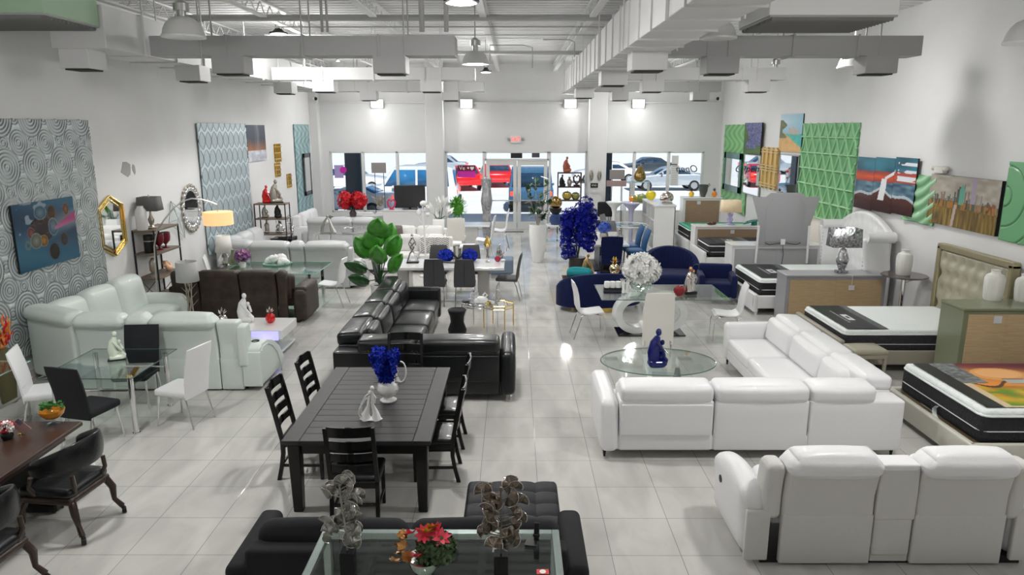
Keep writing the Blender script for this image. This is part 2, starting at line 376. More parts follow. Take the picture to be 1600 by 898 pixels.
# ================================================================ ceiling services
DUCT = mat('grey_painted_duct', (.40,.40,.40), .55, var=.03, vscale=1.5); DUCTW = mat('white_painted_duct', (.66,.66,.66), .55, var=.03, vscale=1.5)
DARK = mat('dark_vent_slot', (.03,.03,.03), .8)
ZB = 4.65
def duct(label, x0, x1, y0, y1, z0, z1, seams, along, m=DUCT, outs=()):
    t = thing('air_duct', label, 'duct', ((x0+x1)/2, (y0+y1)/2, z0)); cx, cy = (x0+x1)/2, (y0+y1)/2
    obj('duct_body', G().box((0, 0, (z1-z0)/2), (x1-x0, y1-y0, z1-z0), .006), m, t)
    L = (x1-x0) if along == 'x' else (y1-y0)
    for i in range(1, seams):
        g = G(); p = -L/2+L*i/seams
        if along == 'x': g.box((p, 0, (z1-z0)/2), (.03, y1-y0+.04, z1-z0+.04))
        else: g.box((0, p, (z1-z0)/2), (x1-x0+.04, .03, z1-z0+.04))
        obj('duct_seam', g, m, t)
    for (ox, oy, ow, od) in outs:
        v = obj('vent_box', G().box((ox-cx, oy-cy, -.12), (ow, od, .26), .006), m, t)
        obj('vent_slot', G().box((ox-cx, oy-cy, -.255), (ow*.8, od*.8, .03)), DARK, v)
    n = 3 if L < 6 else 6
    for i in range(n):
        p = -L/2+L*(i+.5)/n
        for s in (-1, 1):
            hg = G()
            if along == 'x': hg.cyl((p, s*(y1-y0)/2, -.02), (p, s*(y1-y0)/2, ZC-z0), .012, n=6)
            else: hg.cyl((s*((x1-x0)/2+.02), p, -.02), (s*((x1-x0)/2+.02), p, ZC-z0), .012, n=6)
            obj('hanger_rod', hg, m, t)
    return t
duct('long grey trunk air duct running to the storefront right of centre', 1.5, 2.2, 5.8, 23.2, ZB, 5.25, 22, 'y', DUCTW,
     [(1.9, 10.6, .5, .45), (1.9, 14.2, .5, .45), (1.9, 19.9, .5, .45)])
duct('long trunk air duct running along the left wall', -6.2, -5.46, 9.98, 22.2, ZB, 5.2, 12, 'y', DUCTW,
     [(-5.98, 10.3, .4, .45), (-5.6, 12.9, .42, .45), (-5.4, 17.4, .42, .45)])
for s, (x0, x1) in ((0, (-5.38, -.87)), (1, (2.22, 6.02))):
    sd = 'left' if s == 0 else 'right'
    o1 = [(-4.25, -1.85), (3.1, 5.45)][s]
    for k, (y, nm, hh) in enumerate(((11.2, 'nearest', .28), (16.6, 'middle', .27), (21.6, 'farthest', .27))):
        duct('%s of the three branch air ducts crossing to the %s' % (nm, sd), x0, x1, y-.2, y+.25, ZB, ZB+hh, 4, 'x', DUCT if k != 1 else DUCTW, [(o, y, .48, .4) for o in o1])
BEAM0 = mat('grille_frame_grey', (.36,.36,.35), .6); GRNU = mat('pale_green_unit_paint', (.36,.52,.36), .5); GRILL = mat('grey_grille', (.16,.16,.155), .6)
def acunit(label, x0, x1, y0, y1, m):
    t = thing('air_handler', label, 'air conditioner', ((x0+x1)/2, (y0+y1)/2, 4.9)); w, d = x1-x0, y1-y0
    obj('unit_case', G().box((0, 0, .47), (w, d, .9), .01), m, t); g = G()
    for i in range(14): g.box((0, -d/2+d*(i+.5)/14, .0), (w*.94, d/14*.5, .07), rot=(.5,0,0))
    obj('grille', g, GRILL, t); obj('grille_frame', G().box((0,0,.015), (w*.99,d*.99,.03), .004), BEAM0, t)
acunit('pale green air handler hung at the top left beside the wall', -7.12, -5.5, 8.8, 9.95, GRNU)
acunit('white air handler hung right of the grey trunk duct', 3.05, 4.6, 9.0, 10.2, LACQ)
BEAM = mat('grey_steel_beam', (.42,.42,.42), .6)
for i, x in enumerate((-6.4, -4.45, -2.5, -.55, 1.4, 3.35, 5.3)):
    g = G().box((x, (YB+YR)/2, ZC-.02), (.12, YB-YR, .03)).box((x, (YB+YR)/2, ZC-.26), (.12, YB-YR, .03)); n = 60
    for k in range(n):
        y = YR+(YB-YR)*k/n; d = (YB-YR)/n
        g.tube([(x, y, ZC-.26), (x, y+d/2, ZC-.02), (x, y+d, ZC-.26)], .012, 5, cap=False)
    o = struct('trim_%d' % (6+i), g, DECK, smooth=0)
def solo_pipe(label, pts, r, m=BEAM, name='ceiling_pipe'): return solo(name, G().tube(pts, r, 10), m, (0,0,0), label, 'pipe')
solo_pipe('thick grey pipe crossing under the roof in front', [(-6.0, 13.4, 5.52), (6, 13.4, 5.52)], .055)
solo_pipe('second thick grey pipe crossing under the roof, nearer the storefront', [(-3.0, 18.8, 5.46), (4, 18.8, 5.46)], .05)
solo_pipe('thin conduit crossing under the roof deck behind the thick pipe', [(-4.6, 14.4, 5.5), (2.2, 14.4, 5.5)], .014)
solo_pipe('second thin conduit crossing under the roof deck', [(-5.2, 15.6, 5.5), (2.4, 15.6, 5.5)], .014)
solo_pipe('thin bent conduit dropping above the pendant lamp', [(-.55, 17.0, 5.1), (-.55, 17, 5.45), (0.2, 17, 5.45), (.42, 17, 5.4), (.42, 17, 4.95)], .014)
solo_pipe('thin bent conduit dropping left of the trunk duct', [(.62, 16.0, 5.45), (1.2, 16, 5.45), (1.3, 16, 5.4), (1.3, 16, 5.1)], .014)
for px, r, l in ((660, .042, 'thick grey drop pipe rising from the left branch duct'), (698, .036, 'second grey drop pipe rising from the left branch duct'),
                 (505, .022, 'thin drop pipe above the left branch duct'), (513, .018, 'thinnest drop pipe above the left branch duct')):
    x = WY(px, 50, 11.35)[0]; solo_pipe(l, [(x, 11.3, ZB+.37), (x, 11.3, ZC)], r)
# lamps -----------------------------------------------------------
DOME = mat('frosted_dome_acrylic', (.66,.66,.65), .3, .2, coat=.4)
LENS = mat('lamp_lens_lit', (1,1,1), .4, emit=(1,.99,.96), es=6.)
def point(loc, w, r=.12, col=(1,.985,.96), par=None, kind='POINT', size=.4, rot=(0,0,0)):
    l = bpy.data.lights.new('lamp_light', kind); l.energy = w; l.color = col
    if kind == 'POINT': l.shadow_soft_size = r
    elif kind == 'AREA': l.shape = 'DISK'; l.size = size
    else: l.shadow_soft_size = r; l.spot_size = R(150); l.spot_blend = .6
    o = bpy.data.objects.new('lamp_light', l); COL.objects.link(o); o.location = loc; o.rotation_euler = rot
    if par: o.parent = par
    return o
def dome(label, x, y, z, D=.5, watt=0):
    t = thing('pendant_lamp', label, 'lamp', (x, y, z)); k = D/.5
    pr = [(.25,0),(.262,.0),(.265,.02),(.248,.04),(.235,.1),(.2,.17),(.15,.22),(.09,.245),(.06,.25)]
    obj('lamp_shade', G().lathe([(a*k, b*k) for a, b in pr], n=28), DOME, t, solid=.006)
    g = G().lathe([(.055,.24),(.055,.33),(.1,.33),(.1,.42),(.05,.45),(.03,.47)]).cyl((0,0,.46), (0,0,ZC-z), .012, n=8); obj('lamp_housing', g, STEEL, t)
    obj('bulb', G().ball((0,0,.12), (.06,.06,.1)), LENS if watt else CERW, t)
    if watt: point((0,0,-.01), watt*LK, .16, par=t, kind='AREA', size=.42); point((0,0,-.06), watt*LM, .2, par=t)
    return t
def ufo(label, x, y, z, D=.36, watt=0):
    t = thing('high_bay_lamp', label, 'lamp', (x, y, z)); k = D/.36
    obj('lamp_body', G().lathe([(a*k, b*k) for a, b in [(.16,0),(.18,.01),(.18,.035),(.12,.05),(.07,.1),(.06,.14),(.05,.15)]]), BMET, t)
    obj('lens', G().lathe([(0,-.012),(.1*k,-.012),(.155*k,0)]), LENS, t)
    h = G()
    for s in (-1, 1): h.tube([(s*.05,0,.13), (s*.05,0,.2), (0,0,.25)], .008, 6)
    h.cyl((0,0,.25), (0,0,ZC-z), .006, n=6); obj('hook', h, BMET, t)
    if watt: point((0,0,-.03), watt*LK, .14, par=t, kind='AREA', size=.3); point((0,0,-.08), watt*LM, .18, par=t)
    return t
LP = 1.0; LK = .17; LM = .26
dome('clear dome pendant lamp near the left trunk duct', -4.33, 9.8, 4.76, .52, 0)
dome('clear dome pendant lamp at the top right corner, closest to the viewer', 5.8, 8.4, 4.53, .52, 0)
dome('clear dome pendant lamp hanging in the centre over the dining tables', -.72, 13.8, 4.76, .48, 300*LP)
dome('dome pendant lamp half hidden behind the trunk duct', 2.62, 9.6, 4.72, .44, 0)
dome('dome pendant lamp peeking out behind the near right branch duct', 5.75, 12.6, 4.6, .48, 0)
dome('small distant dome pendant lamp behind the middle right branch duct', 6.2, 17.6, 4.75, .48, 0)
ufo('black round high bay lamp at the very top centre', -.56, 8.05, 4.9, .38, 400*LP)
ufo('small black high bay lamp between thick pipe and left branch duct', -4.72, 15.0, 5.44, .36, 460*LP)
ufo('added high bay lamp, hidden behind the white air handler', 4.9, 13.0, 5.36, .36, 360*LP)  # added lamp, set out of view to light the mid right
ufo('distant lit high bay lamp just behind the centre dome pendant', -.72, 19.0, 5.0, .3, 430*LP)
for i, (px, s) in enumerate(((590, 'leftmost'), (729, 'second from the left'), (891, 'third from the left'), (997, 'rightmost'))):
    x, y, z = WY(px, 162, YB); t = thing('flood_lamp', 'lit square wall flood lamp above the storefront, %s of four' % s, 'lamp', (x, YB-.12, z))
    obj('lamp_case', G().box((0, .05, 0), (.46, .12, .32), .01), STEEL, t); obj('lens', G().box((0, -.012, .0), (.40, .02, .27), .008), LENS, t)
    obj('bracket', G().tube([(-.24,.02,0), (-.24,.125,.1), (.24,.125,.1), (.24,.02,0)], .012, 6), STEEL, t)
    point((0, -.05, -.02), 40*LP, .12, par=t, kind='AREA', size=.3, rot=(R(-62),0,0)); point((0, -.22, -.2), 5, .1, par=t)
for x, y, l in ((-4.6, 19.4, 'far left'), (3.9, 19.2, 'far right'), (-4.6, 23.6, 'farthest left'), (4.0, 23.6, 'farthest right')):  # domes added to brighten the far half, hidden by the ducts
    dome('added small %s dome pendant lamp, kept above the branch ducts to brighten the storefront end' % l, x, y, 5.12, .36, 250*LP)
# lamps of the same kind added out of view, to light the near half
for i, (x, y) in enumerate(((-4.3, 6.1), (-.5, 2.5), (3.9, 6.1), (-4.3, -1.5), (3.5, -1.5), (6,1))):
    dome('clear dome pendant lamp added out of view to light the near half, number %s of six' % 'one two three four five six'.split()[i], x, y, 4.75, .5, (400 if y > 6 else 90)*LP)
# exit sign, cameras
x, y, z = WY(806, 218, YB); t = thing('exit_sign', 'white exit sign with red letters and two emergency lamp heads', 'sign', (x, YB-.06, z-.12))
obj('sign_box', G().box((0,0,.13), (.36,.06,.26), .01), LACQ, t)
REDL = mat('red_sign_letters', (.8,.05,.03), .4, emit=(1,.08,.04), es=1.2)
text('sign_letters', 'EXIT', .2, REDL, t, (0,-.034,.13), sx=.78)
for s in (-1, 1): obj('emergency_lamp', G().ball((s*.25,-.02,.13), (.06,.05,.06)).cyl((s*.17,0,.13), (s*.25,0,.13), .015), GREYL, t)
for px, l in ((492, 'small dark dome security camera at the left front corner'), (1123, 'small dark dome security camera at the right front corner')):
    x, y, z = WY(px, 154, YB-.5); x = max(min(x, XR-.1), XL+.1)
    t = thing('security_camera', l, 'camera', (x, YB-.4, z)); sx = 1 if x > 0 else -1
    obj('camera_base', G().cyl((sx*.02,0,0), (sx*.1,0,0), .05), LACQ, t); obj('camera_eye', G().ball((0,0,0), .06), BMET, t)
# ================================================================ black dining set
a, b_, c_ = W(455, 687, .76), W(690, 687, .76), W(538, 573, .76)
TX, TY = -1.47, 7.18
t = thing('dining_table', 'large black wooden plank-top dining table with thick square legs', 'table', (TX, TY, 0))
g = G().box((0,0,.725), (1.36,2.04,.05)); bw = .17
for s in (-1,1): g.box((s*(.7-bw/2), 0, .745), (bw-.004, 2.1, .036), .004)
for s in (-1,1): g.box((0, s*(1.05-bw/2), .745), (1.4-2*bw-.004, bw-.004, .036), .004)
n = 12
for i in range(n): g.box((0, -1.05+bw+(2.1-2*bw)*(i+.5)/n, .745), (1.4-2*bw-.004, (2.1-2*bw)/n-.006, .036), .003)
obj('tabletop', g, TWOOD, t)
g = G()
for s in (-1,1): g.box((s*.6,0,.65), (.03,1.9,.11)).box((0,s*.95,.65), (1.2,.03,.11))
obj('apron', g, BWOOD, t)
for sx in (-1,1):
    for sy in (-1,1): obj('leg', G().box((sx*.6, sy*.95, .35), (.12,.12,.70), .008, taper=.75), BWOOD, t)
def ladder_chair(label):
    t = thing('dining_chair', label, 'chair', group='black slat-back dining chairs')
    obj('seat', G().soft((0,0,.45), (.46,.44,.07), .03, (0,0,.012)), BLK, t)
    obj('seat_frame', G().box((0,0,.395), (.43,.42,.06), .008), BWOOD, t)
    def bp(z): u = max(0, (z-.42)/.6); return .2+.10*u+.02*u*u
    for s in (-1,1):
        pts = [(s*.21, .26, 0), (s*.21, .225, .15), (s*.21,.2,.3), (s*.21,.2,.44)]+[(s*.215, bp(z), z) for z in (.6,.75,.9,1.02)]
        g = G()
        for p, q in zip(pts, pts[1:]):
            g.prism([(p[1]-.02,p[2]),(p[1]+.02,p[2]),(q[1]+.02,q[2]),(q[1]-.02,q[2])], s*.21-.018, s*.21+.018, 'x')
        obj('leg', g, BWOOD, t); obj('leg', G().box((s*.2,-.19,.2), (.04,.04,.4), .004, taper=.8), BWOOD, t)
    for i, (z0, z1) in enumerate(((.93,1.03),(.80,.885),(.675,.755),(.56,.63))):
        g = G(); N = 8; zc = (z0+z1)/2
        ring = []
        for k in range(N+1):
            u = -1+2*k/N; ring.append((u*.2, bp(zc)+.028*(1-u*u)))
        for p, q in zip(ring, ring[1:]):
            g._add([(p[0],p[1]-.009,z0),(q[0],q[1]-.009,z0),(q[0],q[1]+.009,z0),(p[0],p[1]+.009,z0),(p[0],p[1]-.009+.01*(z1-z0)*8,z1),(q[0],q[1]-.009+.08*(z1-z0),z1),(q[0],q[1]+.009+.08*(z1-z0),z1),(p[0],p[1]+.009+.08*(z1-z0),z1)],
                   [[0,1,5,4],[2,3,7,6],[4,5,6,7],[1,0,3,2],[0,4,7,3],[1,2,6,5]])
        bmesh.ops.remove_doubles(g.bm, verts=g.bm.verts[:], dist=1e-4); obj('slat', g, BWOOD, t)
    for s in (-1,1): obj('stretcher', G().box((s*.205,0,.16), (.02,.42,.03), .004), BWOOD, t)
    obj('stretcher', G().box((0,.2,.2), (.4,.02,.03), .004), BWOOD, t)
    return t
c0 = ladder_chair('black slat-back dining chair at the near end of the black table, back to the viewer')
c0.location = (-1.47, 6.17, 0); c0.rotation_euler = (0,0,PI+.03)
for x, y, rz, l in ((-2.2,7.05,PI/2,'nearer black slat-back chair on the left side of the black table'), (-2.13,7.84,PI/2-.03,'farther black slat-back chair on the left side of the black table'),
                    (-.84,7.0,-PI/2+.03,'nearer black slat-back chair on the right side of the black table'), (-.84,7.78,-PI/2,'farther black slat-back chair on the right side of the black table'),
                    (-1.4,8.5,0,'black slat-back chair at the far end of the black table, behind the blue flowers')):
    dup(c0, (x,y,0), rz, l)
# vase of blue flowers, figurines on the table ------------------------------------------------
def petals(g, c, R_, n, r, seed=0, squash=1., fl=5):          # cloud of little five-petal blossoms
    rnd = random.Random(seed)
    for i in range(n):
        d = Vector((rnd.gauss(0,1), rnd.gauss(0,1), rnd.gauss(0,1))).normalized(); k = R_*(.75+.3*rnd.random())
        p = Vector(c)+Vector((d.x*k, d.y*k, d.z*k*squash)); q = d.to_track_quat('Z','Y').to_matrix().to_4x4(); ph = rnd.random()*6
        T0 = g.T; g.T = T0 @ Matrix.Translation(p) @ q; rr = r*(.8+.4*rnd.random())
        for j in range(fl):
            an = ph+2*PI*j/fl; e = Vector((math.cos(an), math.sin(an), .35)); s = Vector((-math.sin(an), math.cos(an), 0))
            v0 = e*rr*.1; v1 = e*rr*.6+s*rr*.36; v2 = e*rr; v3 = e*rr*.6-s*rr*.36
            g._add([v0, v1, v2+Vector((0,0,rr*.12)), v3], [[0,1,2,3]])
        g.T = T0
def stalks(g, c, tips, r=.004):
    for tp in tips:
        m = (Vector(c)+Vector(tp))/2+Vector((0,0,.03)); g.tube([c, m, tp], r, 5)
BLUP = mat('blue_petals', (.010,.030,.38), .6, spec=.2, var=.5, vscale=25); STEM = mat('dark_stems', (.012,.02,.010), .6); 
bx_, by_, bz_ = W(607, 625, .765)
t = thing('flower_vase', 'round white ceramic vase of blue orchid stems on the black dining table', 'vase', (bx_, by_, .763))
obj('vase_body', G().lathe([(.0,0),(.085,0),(.09,.012),(.06,.03),(.05,.045),(.10,.09),(.118,.14),(.105,.19),(.06,.215),(.05,.23)], n=32, wob=.02, k=12), CERW, t)
g = G(); rnd = random.Random(3)
for i in range(9):
    x = -.14+.028*i+rnd.uniform(-.02,.02); y = rnd.uniform(-.07,.07); top = .46+.10*math.sin(i*1.9)
    for k in range(7): petals(g, (x*(.35+.1*k), y, .27+(top-.22)*k/7), .034, 8, .04, i*10+k)
obj('blossoms', g, BLUP, t)
g = G(); stalks(g, (0,0,.2), [(-.2,0,.56),(-.1,.05,.6),(.02,0,.64),(.1,.03,.55),(-.04,-.04,.5),(.03,-.02,.66)])
for i in range(14): an = i*.9; g.leaf((0,0,.21), (.17*math.cos(an), .1*math.sin(an), .21+.07*math.sin(i*2.3)), .045)
obj('foliage', g, STEM, t)
def couple(label, loc, rz=0, sc=1., m=CERW, group=None):     # slender standing couple figurine
    t = thing('couple_figurine', label, 'figurine', loc, rz, group, scale=sc)
    g = G()
    g.tube([(-.045,0,0),(-.05,0,.06),(-.02,0,.14),(-.012,0,.2),(.005,.0,.25)], [.05,.035,.016,.014,.012], 10)
    g.tube([(.05,0,0),(.045,0,.07),(.02,0,.15),(.022,0,.22),(.018,0,.29)], [.05,.03,.015,.016,.012], 10)
    g.ball((.0,0,.27), (.018,.02,.024)); g.ball((.022,0,.315), (.02,.022,.026))
    g.tube([(-.0,0,.24),(-.05,0,.2),(-.10,0,.12),(-.115,0,.05),(-.09,0,.01),(-.05,0,.0)], .009, 8)
    g.tube([(.01,0,.27),(-.04,0,.24),(-.085,0,.16),(-.095,0,.06),(-.07,0,.02)], .008, 8)
    g.tube([(.02,0,.27),(.05,0,.22),(.04,0,.17),(0,0,.17)], .009, 8); g.ball((0,0,.008), (.11,.05,.012), 16)
    obj('figures', g, m, t); return t
x, y, _ = W(580, 655, .765); couple('white porcelain embracing couple figurine in front of the vase on the black table', (x,y,.764), 0, 1.05)
x, y, _ = W(618, 597, .765); t = couple('white porcelain figurine with a tall loop behind the blue flowers on the black table', (x,y,.764), .2, .62)
obj('loop', G().tube([(.1+.1*math.sin(a), 0, .2+.2*-math.cos(a)) for a in [R(d) for d in range(0,200,20)]], .014, 8), CERW, t)
# ================================================================ walnut desk, captain chairs
t = thing('desk_table', 'dark walnut dining desk running out of the left edge', 'table', (-4.85, 5.45, 0))
obj('tabletop', G().box((0,0,.735), (1.12,2.3,.045), .008), DWOOD, t)
obj('apron', G().box((0,0,.66), (.9,2.05,.11), .01), DWOOD, t)
for s in (-1,1): obj('pedestal', G().box((0,s*.8,.33), (.5,.16,.6), .02).box((0,s*.8,.05), (.95,.2,.09), .02), BWOOD, t)
CHW = wood('dark_walnut_turned', (.060,.036,.024), (.035,.02,.014), .35, coat=.3)
def captain(label):
    t = thing('captain_chair', label, 'chair', group='black leather captain chairs')
    obj('seat', G().soft((0,-.02,.45), (.52,.52,.10), .05, (0,0,.02)), BLK, t)
    obj('seat_frame', G().soft((0,-.02,.385), (.53,.53,.07), .03), CHW, t)
    g = G(); N = 14                                              # wrapped barrel back with padded arms
    def ring(a, z, r): return (math.sin(a)*r*.32, math.cos(a)*r*.30+.0, z)
    vs = []
    K = 10
    for i in range(N+1):
        a = R(-112+224*i/N); hb = .5*(1+math.cos(a)); z = .65+.14*hb; hh = .045+.10*hb; th = .032
        for k in range(K):
            q = 2*PI*k/K; dr = math.cos(q)*th; dz = math.sin(q)*hh; rr = 1
            vs.append((math.sin(a)*(.30+dr+.03*(dz>0)*0), math.cos(a)*(.29+dr)+.02, z+dz))
    fs = []
    for i in range(N):
        for k in range(K): l = (k+1) % K; fs.append([i*K+k, i*K+l, (i+1)*K+l, (i+1)*K+k])
    fs += [list(range(K))[::-1], [N*K+k for k in range(K)]]
    g._add(vs, fs); obj('backrest', g, BLK, t, sub=1)
    for s in (-1,1):
        obj('arm_post', G().tube([(s*.25,-.1,.44),(s*.285,-.12,.52),(s*.28,-.09,.62)], [.022,.018,.022], 8), CHW, t)
        obj('back_post', G().tube([(s*.17,.22,.42),(s*.2,.25,.52),(s*.2,.24,.62)], .02, 8), CHW, t)
        for y, k in ((-.22,-1),(.22,1)):
            l = obj('leg', G().tube([(s*.22,y,.38),(s*.25,y+k*.04,.28),(s*.24,y+k*.05,.16),(s*.27,y+k*.10,.075)], [.034,.034,.022,.026], 10), CHW, t)
            obj('caster', G().lathe([(.0,-.02),(.028,-.018),(.03,0),(.028,.018),(0,.02)], (s*.275,y+k*.11,.031), 12, rot=(PI/2,0,.6)).ball((s*.27,y+k*.105,.06), .02), BMET, l)
    g = G()
    for i in range(26): g.ball((-.25+.02*i, -.285, .40), .006, 6)
    obj('nail_trim', g, STEEL, t); return t
c0 = captain('black leather captain chair on casters, the farther of the two at the walnut desk')
c0.location = (-4.1, 5.95, 0); c0.rotation_euler = (0,0,-PI/2-.12)
dup(c0, (-4.15, 4.88, 0), -PI/2-.1, 'black leather captain chair cut by the bottom left corner, nearer of the two')
# bonsai in amber goblet, flag, bits on the desk
AMB = mat('amber_glass', (.75,.35,.03), .08, coat=.6, trans=.5)
x, y, _ = W(84, 662, .76); t = thing('amber_goblet', 'footed amber glass bowl holding a small green bonsai on the desk', 'bowl', (x,y,.758))
obj('bowl', G().lathe([(.022,.06),(.07,.075),(.105,.11),(.115,.15),(.105,.15),(.09,.11),(.0,.09)], n=32), AMB, t)
obj('stem', G().lathe([(0,0),(.06,0),(.06,.006),(.012,.02),(.01,.05),(.022,.065)], n=24), GLS, t)
g = G(); rnd = random.Random(5)
for i in range(26):
    p = (rnd.gauss(0,.05), rnd.gauss(0,.04), .17+abs(rnd.gauss(0,.035)))
    for k in range(9): g.leaf(p, (p[0]+rnd.uniform(-.03,.03), p[1]+rnd.uniform(-.03,.03), p[2]+rnd.uniform(-.01,.03)), .014, n=2)
    g.ball(p, (.02,.02,.012), 6)
obj('bonsai', g, mat('bonsai_green', (.05,.19,.04), .8, bump=.8, bscale=120), t)
def flagcol(u, v):
    if u < .42 and v > .46: return (.02,.03,.14) if (int(u*24)+int(v*14)) % 2 else (.5,.5,.55)
    return (.55,.02,.03) if int(v*13) % 2 == 0 else (.8,.8,.8)
x, y, _ = W(32, 678, .76); t = thing('desk_flag', 'little stars and stripes desk flag leaning on the walnut desk', 'flag', (x,y,.758), .3)
o = sheet('flag', grid(.15,.10,26,26,None,flagcol), vcol('flag_cloth', .8), t, .002); o.location = (-.02,0,.05); o.rotation_euler = (.2,.9,0)
obj('flag_pole', G().tube([(0,0,0),(.05,0,.17)], .003, 6).ball((0,0,.008), (.02,.02,.008)), GOLD, t)
def bouquet(label, loc, cols, R_=.08, h=.12, pot='glass', potm=None, n=50, fr=.03, cat='flowers', seed=1, name='flower_bouquet', group=None, potr=.05, leaf=True):
    t = thing(name, label, cat, loc, 0, group)
    obj('pot', G().lathe([(0,0),(potr*.8,0),(potr,.02),(potr*1.1,h*.5),(potr*.9,h*.75),(potr*.95,h*.8)], n=20), potm or CERW, t)
    for i, (nm, m) in enumerate(cols):
        g = G(); petals(g, (0,0,h+R_*.55), R_, n//len(cols), fr, seed+i, .8); petals(g, (0,0,h+R_*.5), R_*.6, n//len(cols)//2, fr, seed+i+9, .8); obj(nm, g, m, t)
    if leaf:
        g = G(); rnd = random.Random(seed)
        for i in range(18):
            an = rnd.random()*6.28; e = rnd.uniform(.1,1.2); d = Vector((math.cos(an)*math.cos(e), math.sin(an)*math.cos(e), math.sin(e)*.7)); g.leaf((0,0,h*.7), Vector((0,0,h))+d*R_, .03)
        obj('foliage', g, LEAFD, t)
    return t
REDP = mat('red_petals', (.62,.01,.02), .5, var=.4, vscale=20); WHP = mat('white_petals', (.9,.9,.88), .5); PNKP = mat('mauve_petals', (.36,.16,.30), .6, var=.4, vscale=20)
ORGP = mat('orange_petals', (.78,.20,.02), .5, var=.4, vscale=20); YELP = mat('yellow_petals', (.75,.50,.03), .5, var=.4, vscale=20); PKRD = mat('coral_pink_petals', (.80,.05,.09), .5, var=.4, vscale=20)
x, y, _ = W(12, 685, .76); bouquet('small dark pot of red and white blossoms at the left edge of the desk', (x,y,.758), [('red_blossoms',REDP),('white_blossoms',WHP)], .06, .09, potm=BMET)
# ================================================================ foreground glass table and what stands on it
GZ = .95
p0, p1 = W(505, 825, GZ), W(873, 825, GZ); gy1 = p0[1]; gy0 = gy1-1.05; gx0, gx1 = p0[0], p1[0]
t = thing('glass_table', 'foreground glass-topped table with brushed grey metal rim', 'table', ((gx0+gx1)/2, (gy0+gy1)/2, 0)); w, d = gx1-gx0, gy1-gy0
RIMM = mat('satin_grey_rim', (.42,.46,.45), .25, .7)
g = G()
for s in (-1,1): g.box((s*(w/2-.025), 0, GZ-.03), (.05, d, .05), .004).box((0, s*(d/2-.025), GZ-.03), (w-.1, .05, .05), .004)
obj('rim', g, RIMM, t); obj('glass_top', G().box((0,0,GZ-.005), (w-.02,d-.02,.01), .002), GLS, t)
for sx in (-1,1):
    for sy in (-1,1): obj('leg', G().box((sx*(w/2-.03), sy*(d/2-.03), (GZ-.05)/2), (.05,.05,GZ-.05), .004), RIMM, t)
obj('glass_shelf', G().box((0,0,.42), (w-.1,d-.1,.008)), GLS, t)
def gnode(label, px, py, hh, m, seed, lean):
    x, y, z = W(px, py, GZ); t = thing('leaf_sculpture', label, 'sculpture', (x,y,GZ)); rnd = random.Random(seed)
    obj('block_base', G().box((0,0,.085), (.085,.085,.17), .004), mat('black_stone', (.004,.004,.005), .12, spec=.4), t)
    rim = G(); g = G(); g.tube([(0,0,.17),(.0,0,.27),(lean*.4,0,.38),(lean,0,.13+hh)], .0055, 6)
    for i in range(24):
        u = (i+.5)/24; k = .10+.24*u if i % 2 else .2*u; z = .22+hh*.85*u; a = rnd.choice((0, PI))+rnd.uniform(-.7,.7); rr = rnd.uniform(.03,.125)*(1-.35*abs(u-.6))
        c = Vector((lean*u+math.cos(a)*rr, math.sin(a)*rr*.4, z)); g.tube([(lean*u*.8,0,z-.03), c], .003, 5)
        T0 = g.T; g.T = T0 @ Matrix.Translation(c) @ rotm((rnd.uniform(1.0,1.9), rnd.uniform(-.35,.35), rnd.uniform(-.5,.5))) @ rotm((0,0,rnd.uniform(-1.6,1.6)))
        L = rnd.uniform(.042,.058); N = 10; rim.T = g.T; rim.tube([(math.sin(q)*L*1.02, math.cos(q)*L*1.02, .004) for q in [R(-100+200*k3/8) for k3 in range(9)]], .0022, 4); vs = [(0,-L*.2,0)]+[(math.sin(q)*L*(1+.12*math.cos(k2*2.1)), math.cos(q)*L*(1-.16*(k2 == N//2)), .006*math.sin(k2*2.4)) for k2, q in enumerate([R(-105+210*k3/N) for k3 in range(N+1)])]
        g._add(vs, [[0,j+1,j] for j in range(1,N+1)]); g.T = T0
    obj('leaves', g, m, t, solid=.002); obj('leaf_rims', rim, SILV, t); return t
gnode('silver ginkgo leaf sculpture on black block, left of the flower bowl', 545, 898, .50, mat('brushed_silver_leaf', (.36,.35,.32), .28, 1., bump=.4, bscale=90), 2, -.03)
gnode('bronze-silver ginkgo leaf sculpture on black block, right of the flower bowl', 783, 903, .47, mat('bronze_silver_leaf', (.22,.18,.145), .3, 1., bump=.4, bscale=90), 7, .0)
x, y, _ = W(664, 893, GZ); t = thing('flower_bowl', 'silver bowl of coral, yellow and bronze artificial flowers with green leaves', 'flowers', (x,y,GZ), scale=1.35)
obj('bowl', G().lathe([(0,0),(.04,0),(.045,.01),(.07,.04),(.078,.075),(.07,.078),(.0,.06)], n=28), SILV, t)
g = G(); petals(g, (.06,0,.12), .075, 170, .028, 4, .8, 4); petals(g, (.02,0,.11), .05, 60, .03, 5, .9, 4); obj('foliage', g, mat('box_green', (.07,.12,.05), .7, var=.5, vscale=60), t)
for nm, m, L in (('coral_blossoms', PKRD, [(-.03,-.07,.12),(-.06,.0,.19),(.05,.02,.19),(.08,-.02,.18),(.0,.0,.19)]), ('yellow_blossoms', YELP, [(.01,-.01,.205),(.03,.03,.2)]), ('bronze_blossoms', mat('bronze_petals', (.42,.20,.05), .3, .5), [(-.11,-.02,.10),(-.12,0,.13),(-.09,-.03,.15),(-.10,.02,.17),(-.07,-.05,.11),(-.13,-.04,.08)])):
    g = G()
    for i, c in enumerate(L):
        T0 = g.T; g.T = Matrix.Translation(c) @ rotm((-.5+.3*math.sin(i*3), .5*math.sin(i*2), i)); k = .045 if 'bronze' not in nm else .028
        for j in range(9): an = j*.7; e = Vector((math.cos(an), math.sin(an), .5 if j % 2 else .2)); g.leaf((0,0,0), e*k, .022, bend=.1, n=4)
        g.T = T0
    obj(nm, g, m, t)
